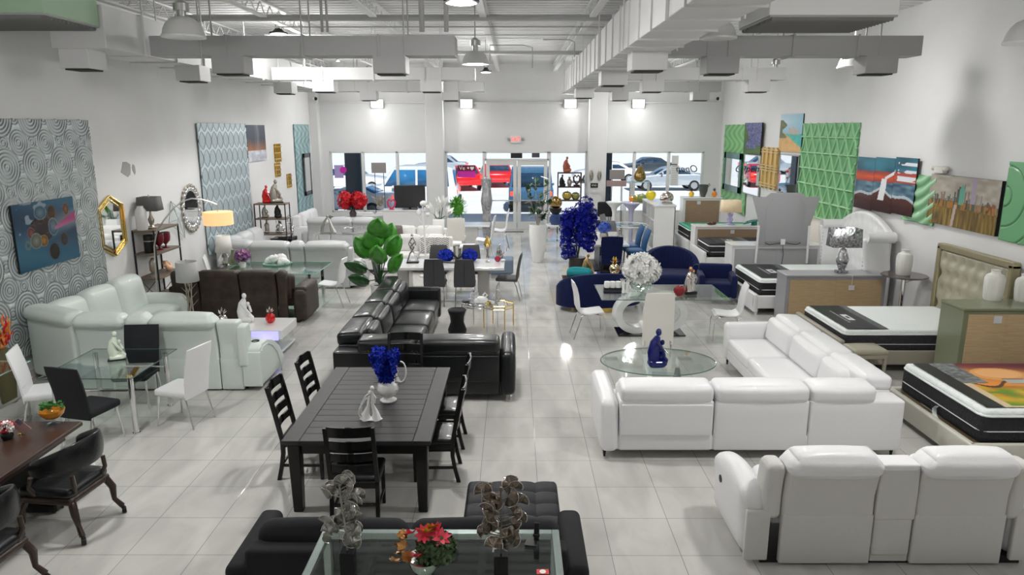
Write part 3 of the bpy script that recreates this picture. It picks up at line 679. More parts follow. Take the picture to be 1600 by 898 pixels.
x, y, _ = W(833, 848, GZ); t = thing('card_stand', 'small black folding stand near the right rim of the glass table', 'stand', (x,y,GZ), -.15)
obj('base', G().box((-.01,-.02,.008), (.08,.07,.014), .003), BMET, t); obj('upright', G().box((.02,.02,.07), (.035,.012,.13), .004, rot=(-.1,0,0)).box((.02,.012,.05), (.045,.015,.02), .003), BMET, t)
x, y, _ = W(848, 893, GZ); t = thing('round_label', 'red square sticker with a white ring on the glass table', 'label', (x,y,GZ))
obj('sticker', G().box((0,0,.001), (.075,.05,.0015), .0005), mat('red_sticker', (.7,.03,.03), .5), t); obj('ring', G().lathe([(.012,.002),(.02,.002),(.02,.0026),(.012,.0026)], n=24), WHP, t)
x, y, _ = W(772, 862, GZ); solo('paper_tag', G().prism([(-.012,0),(.012,0),(.02,.05),(-.004,.06)], -.001, .001, 'y'), WHP, (x,y,GZ), 'folded pale paper tag in front of the right black block', 'tag')
x, y, _ = W(553, 842, GZ); solo('bauble', G().ball((0,0,.028), .028, 16), mat('peach_bauble', (.72,.42,.34), .25, coat=.5), (x,y,GZ), 'small white and peach ball beside the left black block', 'ornament')
# ================================================================ black fabric sofa + tufted ottoman
sx0, sx1, sy0 = W(337, 873, .74)[0], W(915, 850, .6)[0], gy1+.05
t = thing('black_sofa', 'black fabric sofa behind the foreground glass table', 'sofa', ((sx0+sx1)/2, sy0, 0), scale=(1,.86,1)); w = sx1-sx0
obj('base', G().soft((0,.48,.2), (w-.1,.9,.3), .04), BLKF, t)
obj('back_frame', G().soft((0,.1,.40), (w-.3,.2,.68), .04), BLKF, t)
for s in (-1,1): obj('armrest', G().soft((s*(w/2-.09),.46,.33), (.18,.94,.58), .06), BLKF, t)
for i in range(2):
    cw_ = (w-.38)/2; x = -w/2+.19+cw_*(i+.5)
    obj('back_cushion', G().soft((x,.27,.62), (cw_-.01,.22,.46), .10, (.01,.02,.02), rot=(.12,0,0)), BLKF, t)
    obj('seat_cushion', G().soft((x,.6,.42), (cw_-.01,.68,.16), .05, (0,0,.02)), BLKF, t)
for s in (-1,1):
    for y in (.08,.88): obj('foot', G().box((s*(w/2-.2),y,.03), (.06,.06,.06)), BMET, t)
p = [W(735,752,.44), W(866,752,.44), W(727,822,.44), W(876,822,.44)]
ox, oy, ow, od = (p[0][0]+p[1][0])/2, (p[0][1]+p[2][1])/2, .82, p[0][1]-p[2][1]+.05
t = thing('tufted_ottoman', 'square charcoal tufted ottoman with rounded edges behind the glass table', 'ottoman', (ox, oy+.02, 0))
def tuft(nx, ny, dep, w_, d_):
    def f(o, u):
        if u[2] > .5:
            a = abs(math.sin(PI*(u[0]*.5+.5)*nx)); b = abs(math.sin(PI*(u[1]*.5+.5)*ny)); o.z -= dep*(1-a**.45)*(1 if .06 < (u[0]*.5+.5) < .94 else 0)+dep*(1-b**.45)*(1 if .06 < (u[1]*.5+.5) < .94 else 0)
        return o
    return f
OTT = mat('charcoal_leatherette', (.014,.015,.019), .55, spec=.3, bump=.2, bscale=100)
obj('cushion_top', G().soft((0,0,.35), (ow,od,.18), .05, (0,0,.01), fn=tuft(4,4,.02,ow,od), n=28), OTT, t)
obj('base', G().soft((0,0,.16), (ow-.04,od-.04,.22), .03), OTT, t)
for sx in (-1,1):
    for sy in (-1,1): obj('foot', G().cyl((sx*(ow/2-.08),sy*(od/2-.08),0), (sx*(ow/2-.08),sy*(od/2-.08),.06), .02, .025), BMET, t)
# ================================================================ leather corner sectionals
def sectional(name, label, m, x0, x1, y0, L, side, dep=1.02, nf=3, nl=3, hb=.68, head=None, legs=BMET, seatz=.44):
    """front wing backs on to y0 between x0<x1, long wing runs away from the viewer on side (+1 right / -1 left)"""
    W_ = x1-x0; t = thing(name, label, 'sofa', ((x0+x1)/2, y0, 0)); h = W_/2; s = side; aw = .2; gap = .012
    ox = s*h                                            # outer edge of the long wing
    bt = .30                                            # back thickness
    # front wing base modules
    fx_ = [-s*(h-aw), s*(h)]; n = nf; X0 = -s*(h-aw); X1 = s*h
    xs = [X0+(X1-X0)*i/n for i in range(n+1)]
    for i in range(n):
        a, b = xs[i], xs[i+1]; c = (a+b)/2; ww = abs(b-a)-gap
        q = obj('back_module', G().soft((c,bt/2,.10+(hb-.10)/2), (ww,bt,hb-.10), .03), m, t)
        if i == 0: obj('back_panel', G().soft((c,-.006,.47), (ww-.04,.03,.36), .012), m, q)
        if i < n-1 or True:
            lim = .0 if i < n-1 else .16; obj('headrest', G().soft((c-s*lim, bt*.52, hb+.07), (ww-lim*2-.01, bt+.04, .19), .06, (0,.01,.015), rot=(.06,0,0)), m, t)
        if i < n-1 or n == 2: obj('seat_cushion', G().soft((c if i < n-1 else c-s*.3, bt+(dep-bt)/2, seatz-.08), (ww if i < n-1 else ww-.6, dep-bt-.0, .20), .06, (0,.01,.03)), m, t); obj('back_cushion', G().soft((c if i < n-1 else c-s*.3,bt+.06,seatz+.17), (ww if i < n-1 else ww-.6,.16,.34), .06, (0,.02,.01), rot=(-.12,0,0)), m, t)
    obj('base_front', G().soft((0,dep/2,.19), (W_-.06,dep-.04,.18), .03), m, t)
    # arm at the free end of the front wing
    def armfn(o, u): o.x += 0; o.y += .04*u[2]; return o
    obj('armrest', G().soft((-s*(h-aw/2), dep/2+.02, .10+.29), (aw, dep+.06, .58), .07, (.015,0,.02), fn=armfn), m, t)
    # long wing
    Y0, Y1 = dep, L-.18; ys = [Y0*.32+(Y1-Y0*.32)*i/nl for i in range(nl+1)]
    for i in range(nl):
        a, b = ys[i], ys[i+1]; c = (a+b)/2; ll = b-a-gap
        obj('back_module', G().soft((ox-s*bt/2, c, .10+(hb-.10)/2), (bt, ll, hb-.10), .03), m, t)
        obj('headrest', G().soft((ox-s*bt*.52, c, hb+.07), (bt+.05, ll-.01, .19), .06, (.01,0,.015), rot=(0,.06*s,0)), m, t)
        if b > Y0+.1 or True:
            a2 = max(a, Y0*.6 if i == 0 else a); c2 = (a2+b)/2
            obj('seat_cushion', G().soft((ox-s*(bt+(dep-bt)/2), c2, seatz-.08), (dep-bt, b-a2-gap, .20), .06, (.01,0,.03)), m, t)
            obj('back_cushion', G().soft((ox-s*(bt+.06), c2, seatz+.19), (.18, b-a2-gap-.02, .36), .07, (.03,0,.01), rot=(0,-.14*-s,0)), m, t)
    obj('base_side', G().soft((ox-s*dep/2, (L+dep*.5)/2, .19), (dep-.04, L-dep*.5-.05, .18), .03), m, t)
    obj('armrest', G().soft((ox-s*(dep/2), L-.09, .39), (dep+.04, .19, .58), .06, (0,.01,.01)), m, t)
    for (x, y) in ((-s*(h-.06), .08), (-s*(h-.06), dep-.06), (ox-s*.06, .08), (ox-s*(dep-.06), L-.07), (ox-s*.08, L-.07), (ox-s*(dep-.08), dep+.1)):
        obj('foot', G().cyl((x,y,0), (x,y,.12), .012, .024, 10), legs, t)
    return t
sectional('white_sectional', 'large white leather corner sectional with adjustable headrests, right of centre', WHITE, .96, 4.3, 7.32, 3.35, 1, nf=3, nl=3, hb=.69)
sectional('black_sectional', 'glossy black leather corner sectional with headrests in the centre', BLK, -2.42, .02, 9.02, 4.15, -1, nf=2, nl=4, hb=.70, legs=CHR, seatz=.46)
# ================================================================ white double recliner with console, back to the viewer
def recliner_back(t, x, w, m, name='back_unit', topm=None, y=.12, h=1.0, low=True, head=True):
    def lean(o, u): o.y -= .06*max(0, u[2]); return o
    q = obj(name, G().soft((x, y+.10, .42+(h-.5)/2-.02), (w, .20, h-.42), .04, fn=lean, n=6), m, t)
    if head:
        def pill(o, u):
            o.y -= .06; k = 1-.10*max(0, u[2])*abs(u[0])**3; o.x *= k
            return o
        obj('headrest', G().soft((x, y+.10, h-.07), (w+.03, .30, .2), .095, (.0,.01,.025), fn=pill, n=8), topm or m, q)
    if low: obj('lower_panel', G().soft((x, y+.03, .25), (w+.0, .06, .46), .015, (0,.012,0)), m, q)
    return q
x0 = 2.0; t = thing('double_recliner', 'white leather double recliner with centre console, seen from behind at the lower right', 'sofa', (3.19, 5.34, 0))
CRB = mat('ivory_leather_back', (.62,.61,.58), .5, bump=.1, bscale=90)
for x in (-.58, .52): recliner_back(t, x, .76, CRB, topm=WHITE, y=0, h=1.0)
q = obj('console', G().soft((-.03, .42, .40), (.32,.84,.62), .03), CRB, t)
obj('console_back', G().soft((-.03, .06, .66), (.33,.14,.46), .02).soft((-.03,.05,.25), (.32,.06,.44), .012), CRB, t)
obj('console_cap', G().soft((-.03,.09,.9), (.32,.2,.06), .02), WHITE, t)
for s in (-1,1):
    X = s*1.12-.03
    def arm(o, u): o.z += .05*(1-u[1]**2)*max(0,u[2]) - .05*max(0,u[1])*max(0,u[2]); o.x += s*.03*max(0,u[2]); return o
    a = obj('armrest', G().soft((X, .50, .35), (.24,.90,.60), .10, (.02,0,.02), fn=arm, n=7), WHITE, t)
    obj('arm_back_panel', G().soft((X, .04, .27), (.2,.05,.46), .015), CRB, t)
    obj('wing', G().soft((s*1.01-.03, .14, .67), (.16,.24,.50), .05, (0,.01,.02), fn=lambda o, u: Vector((o.x, o.y-.05*max(0,u[2]), o.z))), CRB, t)
    obj('recline_button', G().cyl((X+s*.13,.62,.48), (X+s*.155,.62,.48), .035, n=16), BMET, t)
for x in (-.58, .52):
    obj('seat_cushion', G().soft((x,.55,.40), (.74,.72,.22), .09, (0,.02,.03)), WHITE, t)
    obj('inner_back', G().soft((x,.24,.66), (.72,.2,.5), .09, (0,.04,0), rot=(.1,0,0)), WHITE, t)
obj('plinth', G().box((0,.45,.035), (2.2,.8,.07)), BMET, t)
# ================================================================ reclining corner sofas (left side)
def reclining_corner(name, label, m, x0, x1, y0, yl, h=1.06, mods=4, wl=3, d=.95, backm=None, arm=True, cup=True):
    """front row backs on to y0 from the wall side x0 to x1, wing runs along x0 to yl"""
    t = thing(name, label, 'sofa', ((x0+x1)/2, y0, 0)); w = x1-x0; hw = w/2; bm_ = backm or m
    ang = 1.05                                              # angled corner block width
    aw = .26 if arm else 0.
    xs = [-hw+ang*.9, hw-aw]; fr = [0, .32, .46, .86, 1.] if mods == 4 else ([0,.5,1.] if mods == 2 else [0,.4,.55,1.])
    X = [xs[0]+(xs[1]-xs[0])*f for f in fr]
    for i, (a, b) in enumerate(zip(X, X[1:])):
        recliner_back(t, (a+b)/2, b-a-.012, bm_, 'back_unit', m, y=0, h=h, head=(i < len(X)-2) or mods != 4)
        obj('seat_cushion', G().soft(((a+b)/2, d*.58, .38), (b-a-.012, d*.7, .26), .08, (0,.01,.03)), m, t)
        obj('back_cushion', G().soft(((a+b)/2, .27, .66), (b-a-.02, .2, .5), .09, (0,.03,0), rot=(.1,0,0)), m, t)
    # angled corner unit
    c0x, c0y, c1x, c1y = -hw+ang*.9-.01, .1, -hw+.02, .55
    L = math.hypot(c1x-c0x, c1y-c0y); rz = math.atan2(c1y-c0y, c1x-c0x)
    q = obj('corner_back', G().soft((0,0,.52), (L+.05,.22,.9), .06, (0,.02,0)), bm_, t); q.location = ((c0x+c1x)/2, (c0y+c1y)/2, 0); q.rotation_euler = (0,0,rz)
    obj('headrest', G().soft((0,0,h-.07), (L+.05,.32,.22), .1, (.0,.02,.02)), m, q)
    obj('seat_cushion', G().soft((-hw+ang*.55, d*.75, .38), (ang*.9,d*.8,.26), .08, (0,0,.03)), m, t)
    # wing along the wall, seen from its seats
    n = wl; Y0 = .55; Y1 = yl-y0-.25
    for i in range(n):
        a, b = Y0+(Y1-Y0)*i/n, Y0+(Y1-Y0)*(i+1)/n; c = (a+b)/2
        obj('back_cushion', G().soft((-hw+.22, c, .70), (.34, b-a-.015, .72), .13, (.03,.0,.02), rot=(0,-.16,0), fn=lambda o, u: Vector((o.x, o.y, o.z+.02*(1-u[1]**2)))), m, t)
        if i: obj('seat_cushion', G().soft((-hw+.66, c, .38), (.62, b-a-.015, .26), .08, (.02,0,.03)), m, t)
    obj('side_base', G().soft((-hw+.5, (Y0+Y1)/2, .2), (.9, Y1-Y0, .24), .04), m, t)
    obj('armrest', G().soft((-hw+.52, Y1+.13, .36), (.95,.26,.58), .11, (0,0,.03)), m, t)
    if arm:                                                 # wedge arm with curved front and cup holder
        prof = [(0,.08),(.0,.62),(.10,.67),(.30,.66),(.52,.58),(.74,.42),(.88,.22),(.90,.08)]
        g = G().prism([(p[0]*d/.9, p[1]) for p in prof], hw-aw, hw, 'x', .03); obj('armrest', g, m, t)
        obj('arm_trim', G().tube([(hw+.004, p[0]*.86+.03, p[1]-.05) for p in prof[1:]], .01, 6), m, t)
        if cup: obj('cup_holder', G().lathe([(.045,0),(.055,.0),(.055,.012),(.043,.012),(.04,-.0),(0,.0)], (hw-aw/2,.2,.665), 20), BMET, t)
        obj('arm_back_panel', G().soft((hw-aw+.02, .06, .66), (.15,.2,.6), .04).soft((hw-aw/2,.0,.32), (aw,.04,.5), .012), bm_, t)
    obj('plinth', G().box((.2,d*.5,.035), (w-.9,d*.8,.07)), BMET, t)
    return t
CRB2 = mat('green_cast_ivory_back', (.56,.62,.56), .5, bump=.1, bscale=90)
reclining_corner('reclining_sectional', 'white leather reclining corner sofa with a painted green light cast, against the left wall', GCAST, -7.0, -3.52, 9.42, 12.75, 1.08, 4, 3, 1.0, backm=GCAST)
# LED coffee table
x0, x1 = W(372, 506, .42)[0], W(467, 506, .42)[0]
t = thing('coffee_table', 'glossy white coffee table with purple LED-lit front', 'table', (-4.22, 11.42, 0))
obj('tabletop', G().box((0,0,.345), (.95,.80,.15), .006), LACQ, t)
obj('glow_panel', G().box((.2,-.405,.33), (.44,.012,.15), .003), mat('violet_led_panel', (.55,.55,.95), .3, emit=(.45,.42,1.), es=.75), t)
obj('lower_shelf', G().box((.05,0,.045), (.8,.7,.03), .004), LACQ, t)
obj('pedestal', G().box((.22,-.30,.165), (.07,.06,.21), .004), mat('violet_led_post', (.4,.36,.9), .3, emit=(.3,.25,1.), es=.8), t)
obj('pedestal', G().box((-.25,.1,.165), (.2,.4,.21), .004), LACQ, t); obj('glass_side', G().box((.42,0,.165), (.008,.7,.21), .002), GLS, t)
point((.2,-.5,.2), 1.2, .1, (.4,.35,1), t)
def seated_figure(name, label, loc, m, sc=1., rz=0., cat='figurine', group=None, plinth=None, mother=False):
    """abstract stylised seated / kneeling figure, one smooth body"""
    t = thing(name, label, cat, loc, rz, group, scale=sc); g = G()
    g.soft((0,0,.035), (.17,.12,.07), .034, (0,0,.01)); g.tube([(-.03,0,.05),(-.035,0,.14),(-.02,.0,.24),(.0,.0,.30)], [.055,.062,.05,.022], 12)
    g.ball((.005,0,.335), (.028,.03,.036)); g.tube([(-.02,-.04,.25),(.03,-.05,.18),(.06,-.02,.12),(.03,.0,.07)], [.02,.018,.016,.02], 8)
    g.tube([(-.02,.04,.25),(.04,.05,.19),(.075,.01,.13)], [.02,.018,.014], 8); g.tube([(-.06,0,.05),(.04,0,.12),(.085,0,.06),(.07,0,.02)], [.04,.032,.026,.03], 8)
    if mother: g.ball((.045,0,.235), (.022,.022,.026))
    obj('figure', g, m, t)
    if plinth: obj('base', G().box((0,0,.01), (.2,.13,.02), .003), plinth, t)
    return t
x, y, _ = W(384, 503, .42); seated_figure('abstract_figurine', 'tall white abstract seated figurine on the white coffee table', (x,y,.42), CERW, 1.35, 0, mother=True)
def pineapple(label, loc, m, top, sc=1., group=None):
    t = thing('pineapple_ornament', label, 'ornament', loc, 0, group, scale=sc)
    obj('fruit', G().lathe([(.0,0),(.045,.004),(.07,.04),(.075,.08),(.065,.125),(.035,.155),(0,.16)], n=24, wob=.03, k=12), m, t); g = G()
    for j, (n, tl, hh) in enumerate(((7,.07,.05),(6,.05,.085),(4,.02,.11))):
        for i in range(n): a = 2*PI*i/n+j; g.leaf((0,0,.155), (math.cos(a)*tl, math.sin(a)*tl, .155+hh), .03, n=4)
    obj('crown', g, top, t); return t
x, y, _ = W(423, 504, .42); pineapple('red pineapple ornament with silver leaves on the white coffee table', (x,y,.42), CERR, SILV, 1.05)
x, y, _ = W(343, 512, .42); pineapple('silver pineapple ornament peeking over the left white corner sofa', (x-.0,y+.15,.42), SILV, SILV, 1.15)
# brown reclining sofa
t = thing('brown_sofa', 'dark brown distressed leather reclining sofa seen from behind', 'sofa', (-5.22, 12.95, 0))
for (a, b) in ((-1.18,-.68),(-.67,.08),(.09,.78),(.79,.97)):
    q = recliner_back(t, (a+b)/2, b-a-.008, BRWN, y=0, h=1.0, head=False); obj('headrest', G().soft(((a+b)/2,.06,.93), (b-a,.24,.16), .07, (0,0,.01)), BRWN, q)
def barm(o, u): o.z += .05*(1-u[1]**2)*max(0,u[2]); return o
for s in (-1,1):
    obj('armrest', G().soft((s*1.13+.05*s,.50,.33), (.24,.95,.56), .07, (.01,0,.02), fn=barm), BRWN, t)
    obj('arm_pad', G().soft((s*1.18,.5,.63), (.26,.8,.1), .05, (0,0,.03)), BRWN, t)
for a in (-.9,-.1,.7): obj('seat_cushion', G().soft((a,.55,.4), (.72,.7,.24), .08, (0,0,.03)), BRWN, t); obj('back_cushion', G().soft((a,.25,.66), (.7,.2,.5), .08, (0,.03,0)), BRWN, t)
obj('plinth', G().box((0,.48,.03), (2.3,.8,.06)), BMET, t)
# ================================================================ left glass table with black and white chairs
t = thing('glass_dining_table', 'clear glass dining table with chrome tube legs among black and white chairs', 'table', (-5.02, 8.43, 0))
obj('glass_top', G().box((0,0,.745), (1.1,1.15,.012), .003), GLS, t)
obj('top_edge', G().tube([(-.552,-.577,.745),(.552,-.577,.745),(.552,.577,.745),(-.552,.577,.745)], .005, 4, closed=True), mat('dark_glass_edge', (.05,.10,.09), .1, coat=.5), t)
obj('glass_shelf', G().box((0,0,.56), (.8,.75,.008), .002), GLS, t)
for sx in (-1,1):
    for sy in (-1,1):
        l = obj('leg', G().cyl((sx*.46,sy*.44,0), (sx*.46,sy*.44,.735), .032, n=16), CHR, t)
        obj('foot', G().cyl((sx*.46,sy*.44,0), (sx*.46,sy*.44,.018), .045, n=16), CHR, l)
for s in (-1,1): obj('rail', G().cyl((-.46,s*.44,.55), (.46,s*.44,.55), .012, n=8), CHR, t)
def parsons(label, m, name='parsons_chair', lines=False, group=None, legm=CHR):
    t = thing(name, label, 'chair', group=group)
    q = obj('seat', G().soft((0,-.02,.44), (.45,.46,.09), .035, (0,0,.01)), m, t)
    pts = [(.20,.38),(.205,.5),(.22,.65),(.25,.8),(.285,.95),(.30,1.02)]
    b = obj('backrest', G().ribbon(pts, .055, [.42,.43,.44,.45,.45,.45]), m, t)
    if lines:
        for i in range(5): z = .58+.09*i; yy = .208+.13*((z-.5)/.5)**1.4-.03; obj('stitch_line', G().tube([(-.21,yy,z),(.21,yy,z)], .0035, 5), GREYW, b)
    for sx in (-1,1):
        obj('leg', G().cyl((sx*.19,-.2,.40), (sx*.215,-.24,0), .014, .011, 10), legm, t); obj('leg', G().cyl((sx*.19,.17,.40), (sx*.2,.26,0), .014, .011, 10), legm, t)
    return t
c = parsons('black high-back dining chair in front of the left glass table, back to the viewer', BLKF); c.location = (-4.93, 7.73, 0); c.rotation_euler = (0,0,PI-.25)
dup(c, (-5.0, 8.93, 0), .08, 'black high-back dining chair on the far side of the left glass table, facing the viewer')
c = parsons('white high-back dining chair at the left end of the left glass table', WHITE, lines=True); c.location = (-5.75, 8.25, 0); c.rotation_euler = (0,0,PI/2+.35)
dup(c, (-4.12, 8.35, 0), -PI/2-.25, 'white high-back dining chair at the right end of the left glass table')
x, y, _ = W(183, 562, .75); seated_figure('embracing_figurine', 'cream ceramic embracing figurine on the left glass table', (x,y,.752), mat('celadon_ceramic', (.66,.74,.62), .25, coat=.4), 1.0, .4, mother=True, plinth=BMET)
# chrome-and-glass side console at the left edge
t = thing('glass_side_table', 'pale glass side table with metal posts cut by the left edge', 'table', (-6.45, 8.1, 0))
obj('glass_top', G().box((0,0,.76), (.8,.7,.02), .003), GLS, t); obj('glass_edge', G().tube([(-.4,-.35,.76),(.4,-.35,.76),(.4,.35,.76),(-.4,.35,.76)], .009, 4, closed=True), GLE, t)
for sx in (-1,1):
    for sy in (-1,1): obj('leg', G().box((sx*.33,sy*.28,.375), (.045,.045,.75), .004), STEEL, t)
for s in (-1,1): obj('stretcher', G().box((s*.33,0,.35), (.03,.52,.03), .003).box((s*.33,0,.06), (.03,.52,.03), .003), STEEL, t)
obj('frosted_panel', G().box((0,-.28,.45), (.58,.012,.4), .003), mat('frosted_glass', (.62,.70,.66), .3, coat=.3), t)
x, y, _ = W(42, 575, .3); 
t = thing('feather_bouquet', 'dried orange and red curly bouquet in the corner behind the left white corner sofa', 'flowers', (-6.8, 9.0, 0))
obj('pot', G().lathe([(0,0),(.09,0),(.11,.25),(.09,.6),(.07,.75)], n=20), mat('olive_pot', (.10,.09,.04), .5), t)
for nm, m, sd in (('orange_curls', ORGP, 1), ('red_curls', REDP, 2), ('straw_curls', mat('straw_curls', (.55,.38,.16), .7), 3)):
    g = G(); rnd = random.Random(sd)
    for i in range(16):
        a = rnd.random()*6.28; L = rnd.uniform(.25,.5); g.tube([(0,0,.72)]+[(math.cos(a)*.16*k/5+.025*math.sin(k*2+i), math.sin(a)*.12*k/5+.025*math.cos(k*2+i), .72+L*k/5) for k in range(1,6)], [.008,.01,.012,.014,.012,.005], 5)
    obj(nm, g, m, t)
# ================================================================ things on the left wall
FACEX = PI/2                                            # local -y of a sheet turned to face +x
def onwall(o, x, y, z, right=False, tilt=0.): o.location = (x, y, z); o.rotation_euler = (0, 0, (-PI/2 if right else PI/2)); return o
def rings(x, y, P=.62):
    best = 0.; k = None
    for (ox, oy, Rr, per) in ((0,0,.27,.052),(.5*P,.5*P*1.1,.21,.045),(.5*P,0,.10,.042),(0,.55*P,.12,.04)):
        ix = round((x-ox)/P); iy = round((y-oy)/(P*1.1)); d = math.hypot(x-ox-ix*P+.03*h2(ix,iy,3), y-oy-iy*P*1.1)
        if d < Rr: return .5-.5*math.cos(2*PI*(d/per)), d/Rr
    return 1., 2.
RPAN = vcol('relief_panel_paint', .38, metal=.25)
def ringh(x, y): return .012*rings(x, y)[0]
w1 = WX(0,184,XL)[1]; w1b = WX(164,429,XL)[1]; zt = 3.73
pw = w1b-8.2
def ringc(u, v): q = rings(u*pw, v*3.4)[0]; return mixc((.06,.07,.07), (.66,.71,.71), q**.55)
t = thing('wall_panel', 'huge silver relief wall panel with a swirling ring pattern on the left wall', 'wall panel'); onwall(t, XL+.045, 8.2+pw/2, .35)
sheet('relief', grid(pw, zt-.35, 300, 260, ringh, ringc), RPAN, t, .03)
def leafh(x, y, P=.34, Q=.40):
    c = math.floor(x/P); u = x/P-c; r = math.floor(y/Q); v = y/Q-r
    if (r & 1): u = (u+.5) % 1
    e = .5*math.sin(PI*v)**.8; d = abs(u-.5)-e*.96
    edge = math.exp(-(d/.045)**2)
    f = 1.
    if d < 0: an = math.atan2(u-.5, v+.02); f = .5+.5*math.cos(an*26)
    return edge, f
def leafhh(x, y): e, f = leafh(x, y); return .012*(1-e)+.006*f
def leafc(u, v, W_, H_): e, f = leafh(u*W_, v*H_); q = max(e, .5*(1-f)**1.5); return mixc((.62,.70,.73), (.07,.09,.10), q)
ya, yb = WX(304,191,XL)[1], WX(380,193,XL)[1]; pw2 = yb-ya
t = thing('wall_panel', 'silver-blue relief wall panel with a leaf lattice beside the tiered shelf on the left wall', 'wall panel'); onwall(t, XL+.045, (ya+yb)/2, .72)
sheet('relief', grid(pw2, 3.0, 200, 220, leafhh, lambda u, v: leafc(u, v, pw2, 3.0)), RPAN, t, .03)
ya3, yb3 = WX(457,194,XL)[1], min(WX(493,195,XL)[1], 25.2); pw3 = yb3-ya3
def weaveh(x, y): return .01*(.5+.5*math.sin(14*x+3*math.sin(9*y)))*(.5+.5*math.cos(16*y))
t = thing('wall_panel', 'pale aqua relief wall panel near the storefront on the left wall', 'wall panel'); onwall(t, XL+.045, (ya3+yb3)/2, .85)
sheet('relief', grid(pw3, 2.88, 90, 100, weaveh, lambda u, v: mixc((.50,.66,.66), (.22,.34,.36), .5-.5*math.sin(14*u*pw3+3*math.sin(26*v))*math.cos(46*v))), RPAN, t, .03)
def canvas(name, label, fn, y0, y1, z0, z1, x, right=False, nx=80, ny=80, m=PCOL, cat='painting', edge=BMET, tilt=0., th=.03, frame=None):
    t = thing(name, label, cat); s = 1 if right else -1; onwall(t, x+(-s)*(th+.004), (y0+y1)/2, z0, right); w, h = abs(y1-y0), z1-z0
    if tilt: t.rotation_euler[1] = tilt
    obj('stretcher_box', G().box((0, th/2+.001, h/2), (w, th, h), .002), edge, t)
    sheet('picture', grid(w, h, nx, ny, None, fn), m, t)
    if frame:
        g = G()
        for s2 in (-1,1): g.box((s2*w/2,th/2,h/2), (.03,th+.02,h+.03), .004).box((0,th/2,h/2+s2*h/2), (w+.03,th+.02,.03), .004)
        obj('frame', g, frame, t)
    return t
def bubbles(u, v):
    c = mixc((.03,.13,.24), (.10,.30,.44), .5+.5*math.sin(6*v+2*u)); c = mixc(c, (.45,.62,.72), max(0, .9-abs(v-.42-.25*u)*5)*u)
    if vn(u*14, v*14) > .72 and v > .55 and u < .55: c = (.5,.62,.7)
    if math.hypot((u-.42)*1.0, v-.58) < .2: c = mixc((.02,.02,.025), (.16,.13,.15), vn(u*30, v*30, 2))
    for (cx, cy, rx, ry, a, b) in ((.42,.83,.10,.11,(.30,.50,.60),(.02,.10,.16)),(.60,.80,.07,.12,(.12,.08,.05),(.05,.04,.03)),(.60,.58,.08,.14,(.28,.45,.55),(.05,.14,.2)),(.24,.55,.06,.09,(.5,.2,.2),(.05,.02,.02)),
        (.17,.38,.05,.08,(.05,.2,.22),(.4,.5,.5)),(.42,.40,.07,.09,(.75,.42,.08),(.10,.05,.01)),(.30,.42,.09,.12,(.45,.50,.42),(.15,.14,.1)),(.76,.35,.07,.11,(.10,.07,.05),(.02,.015,.01)),(.57,.20,.09,.14,(.07,.05,.04),(.03,.02,.02)),(.85,.82,.05,.1,(.5,.28,.16),(.05,.02,.02))):
        d = math.hypot((u-cx)/rx, (v-cy)/ry)
        if d < 1: c = mixc(b, a, 1-d*.9) if d < .88 else mixc(a, (.4,.5,.55), .3)
    if u > .62 and abs(v-.60-.35*(u-.75)) < .16*(u-.6)+.02: c = mixc((.62,.12,.40), (.85,.70,.75), max(0, .5-(v-.5)*3))
    return tuple(q*.55 for q in c)
p = [WX(18,320,XL+.1), WX(117,307,XL+.1), WX(123,402,XL+.1), WX(32,428,XL+.1)]
canvas('bubble_painting', 'blue glossy acrylic painting of bubbles and stones over the ring-pattern panel', bubbles, (p[0][1]+p[3][1])/2, (p[1][1]+p[2][1])/2, (p[2][2]+p[3][2])/2, (p[0][2]+p[1][2])/2, XL+.06, nx=110, ny=110, m=PGLOS)
# gold hexagonal mirror
hx = [WX(a, b, XL+.03)[1:] for a, b in ((170,305),(190,318),(197,378),(178,400),(161,390),(152,325))]
cy = sum(q[0] for q in hx)/6; cz = sum(q[1] for q in hx)/6; hw_, hh_, hz_ = .42, .48, .26
hx = [(0,.52),(.30,.33),(.30,-.33),(0,-.52),(-.30,-.33),(-.30,.33)]; 
kz = (WX(174,305,XL)[2]-WX(174,400,XL)[2])/1.04; ky = (WX(195,350,XL)[1]-WX(156,350,XL)[1])/.6
hx = [(a*ky, b*kz) for a, b in hx]
t = thing('gold_mirror', 'elongated hexagonal mirror in a gold frame on the left wall', 'mirror'); onwall(t, XL+.03, cy, cz)
g = G(); N = 6
for i in range(N):
    a, b = hx[i], hx[(i+1) % N]; g.tube([(a[0],-.01,a[1]), (b[0],-.01,b[1])], .022, 8); g.tube([(a[0]*.82,-.01,a[1]*.86), (b[0]*.82,-.01,b[1]*.86)], .014, 8)
obj('frame', g, GOLD, t); obj('mirror_glass', G().prism(hx, -.004, .02, 'y'), MIR, t)
# wavy scalloped mirror
c = WX(297,325,XL); ry = (WX(312,325,XL)[1]-WX(281,325,XL)[1])/2; rz_ = (WX(297,286,XL)[2]-WX(297,363,XL)[2])/2
t = thing('oval_mirror', 'oval mirror with a crinkled dark silver scalloped rim on the left wall', 'mirror'); onwall(t, XL+.03, c[1], c[2])
obj('mirror_glass', G().prism([(ry*.72*math.cos(a), rz_*.72*math.sin(a)) for a in [2*PI*i/40 for i in range(40)]], -.004, .02, 'y'), MIR, t)
for rr, rad, k, mm in ((.80,.03,0,'chrome'),(.93,.035,1,'antique_pewter')):
    g = G()
    for i in range(26):
        a = 2*PI*(i+k*.5)/26; g.ball((ry*rr*math.cos(a), -.01, rz_*rr*math.sin(a)), (.05,.02,.05), 8, rot=(0,-a,0))
    obj('scalloped_rim', g, MATS[mm], t)
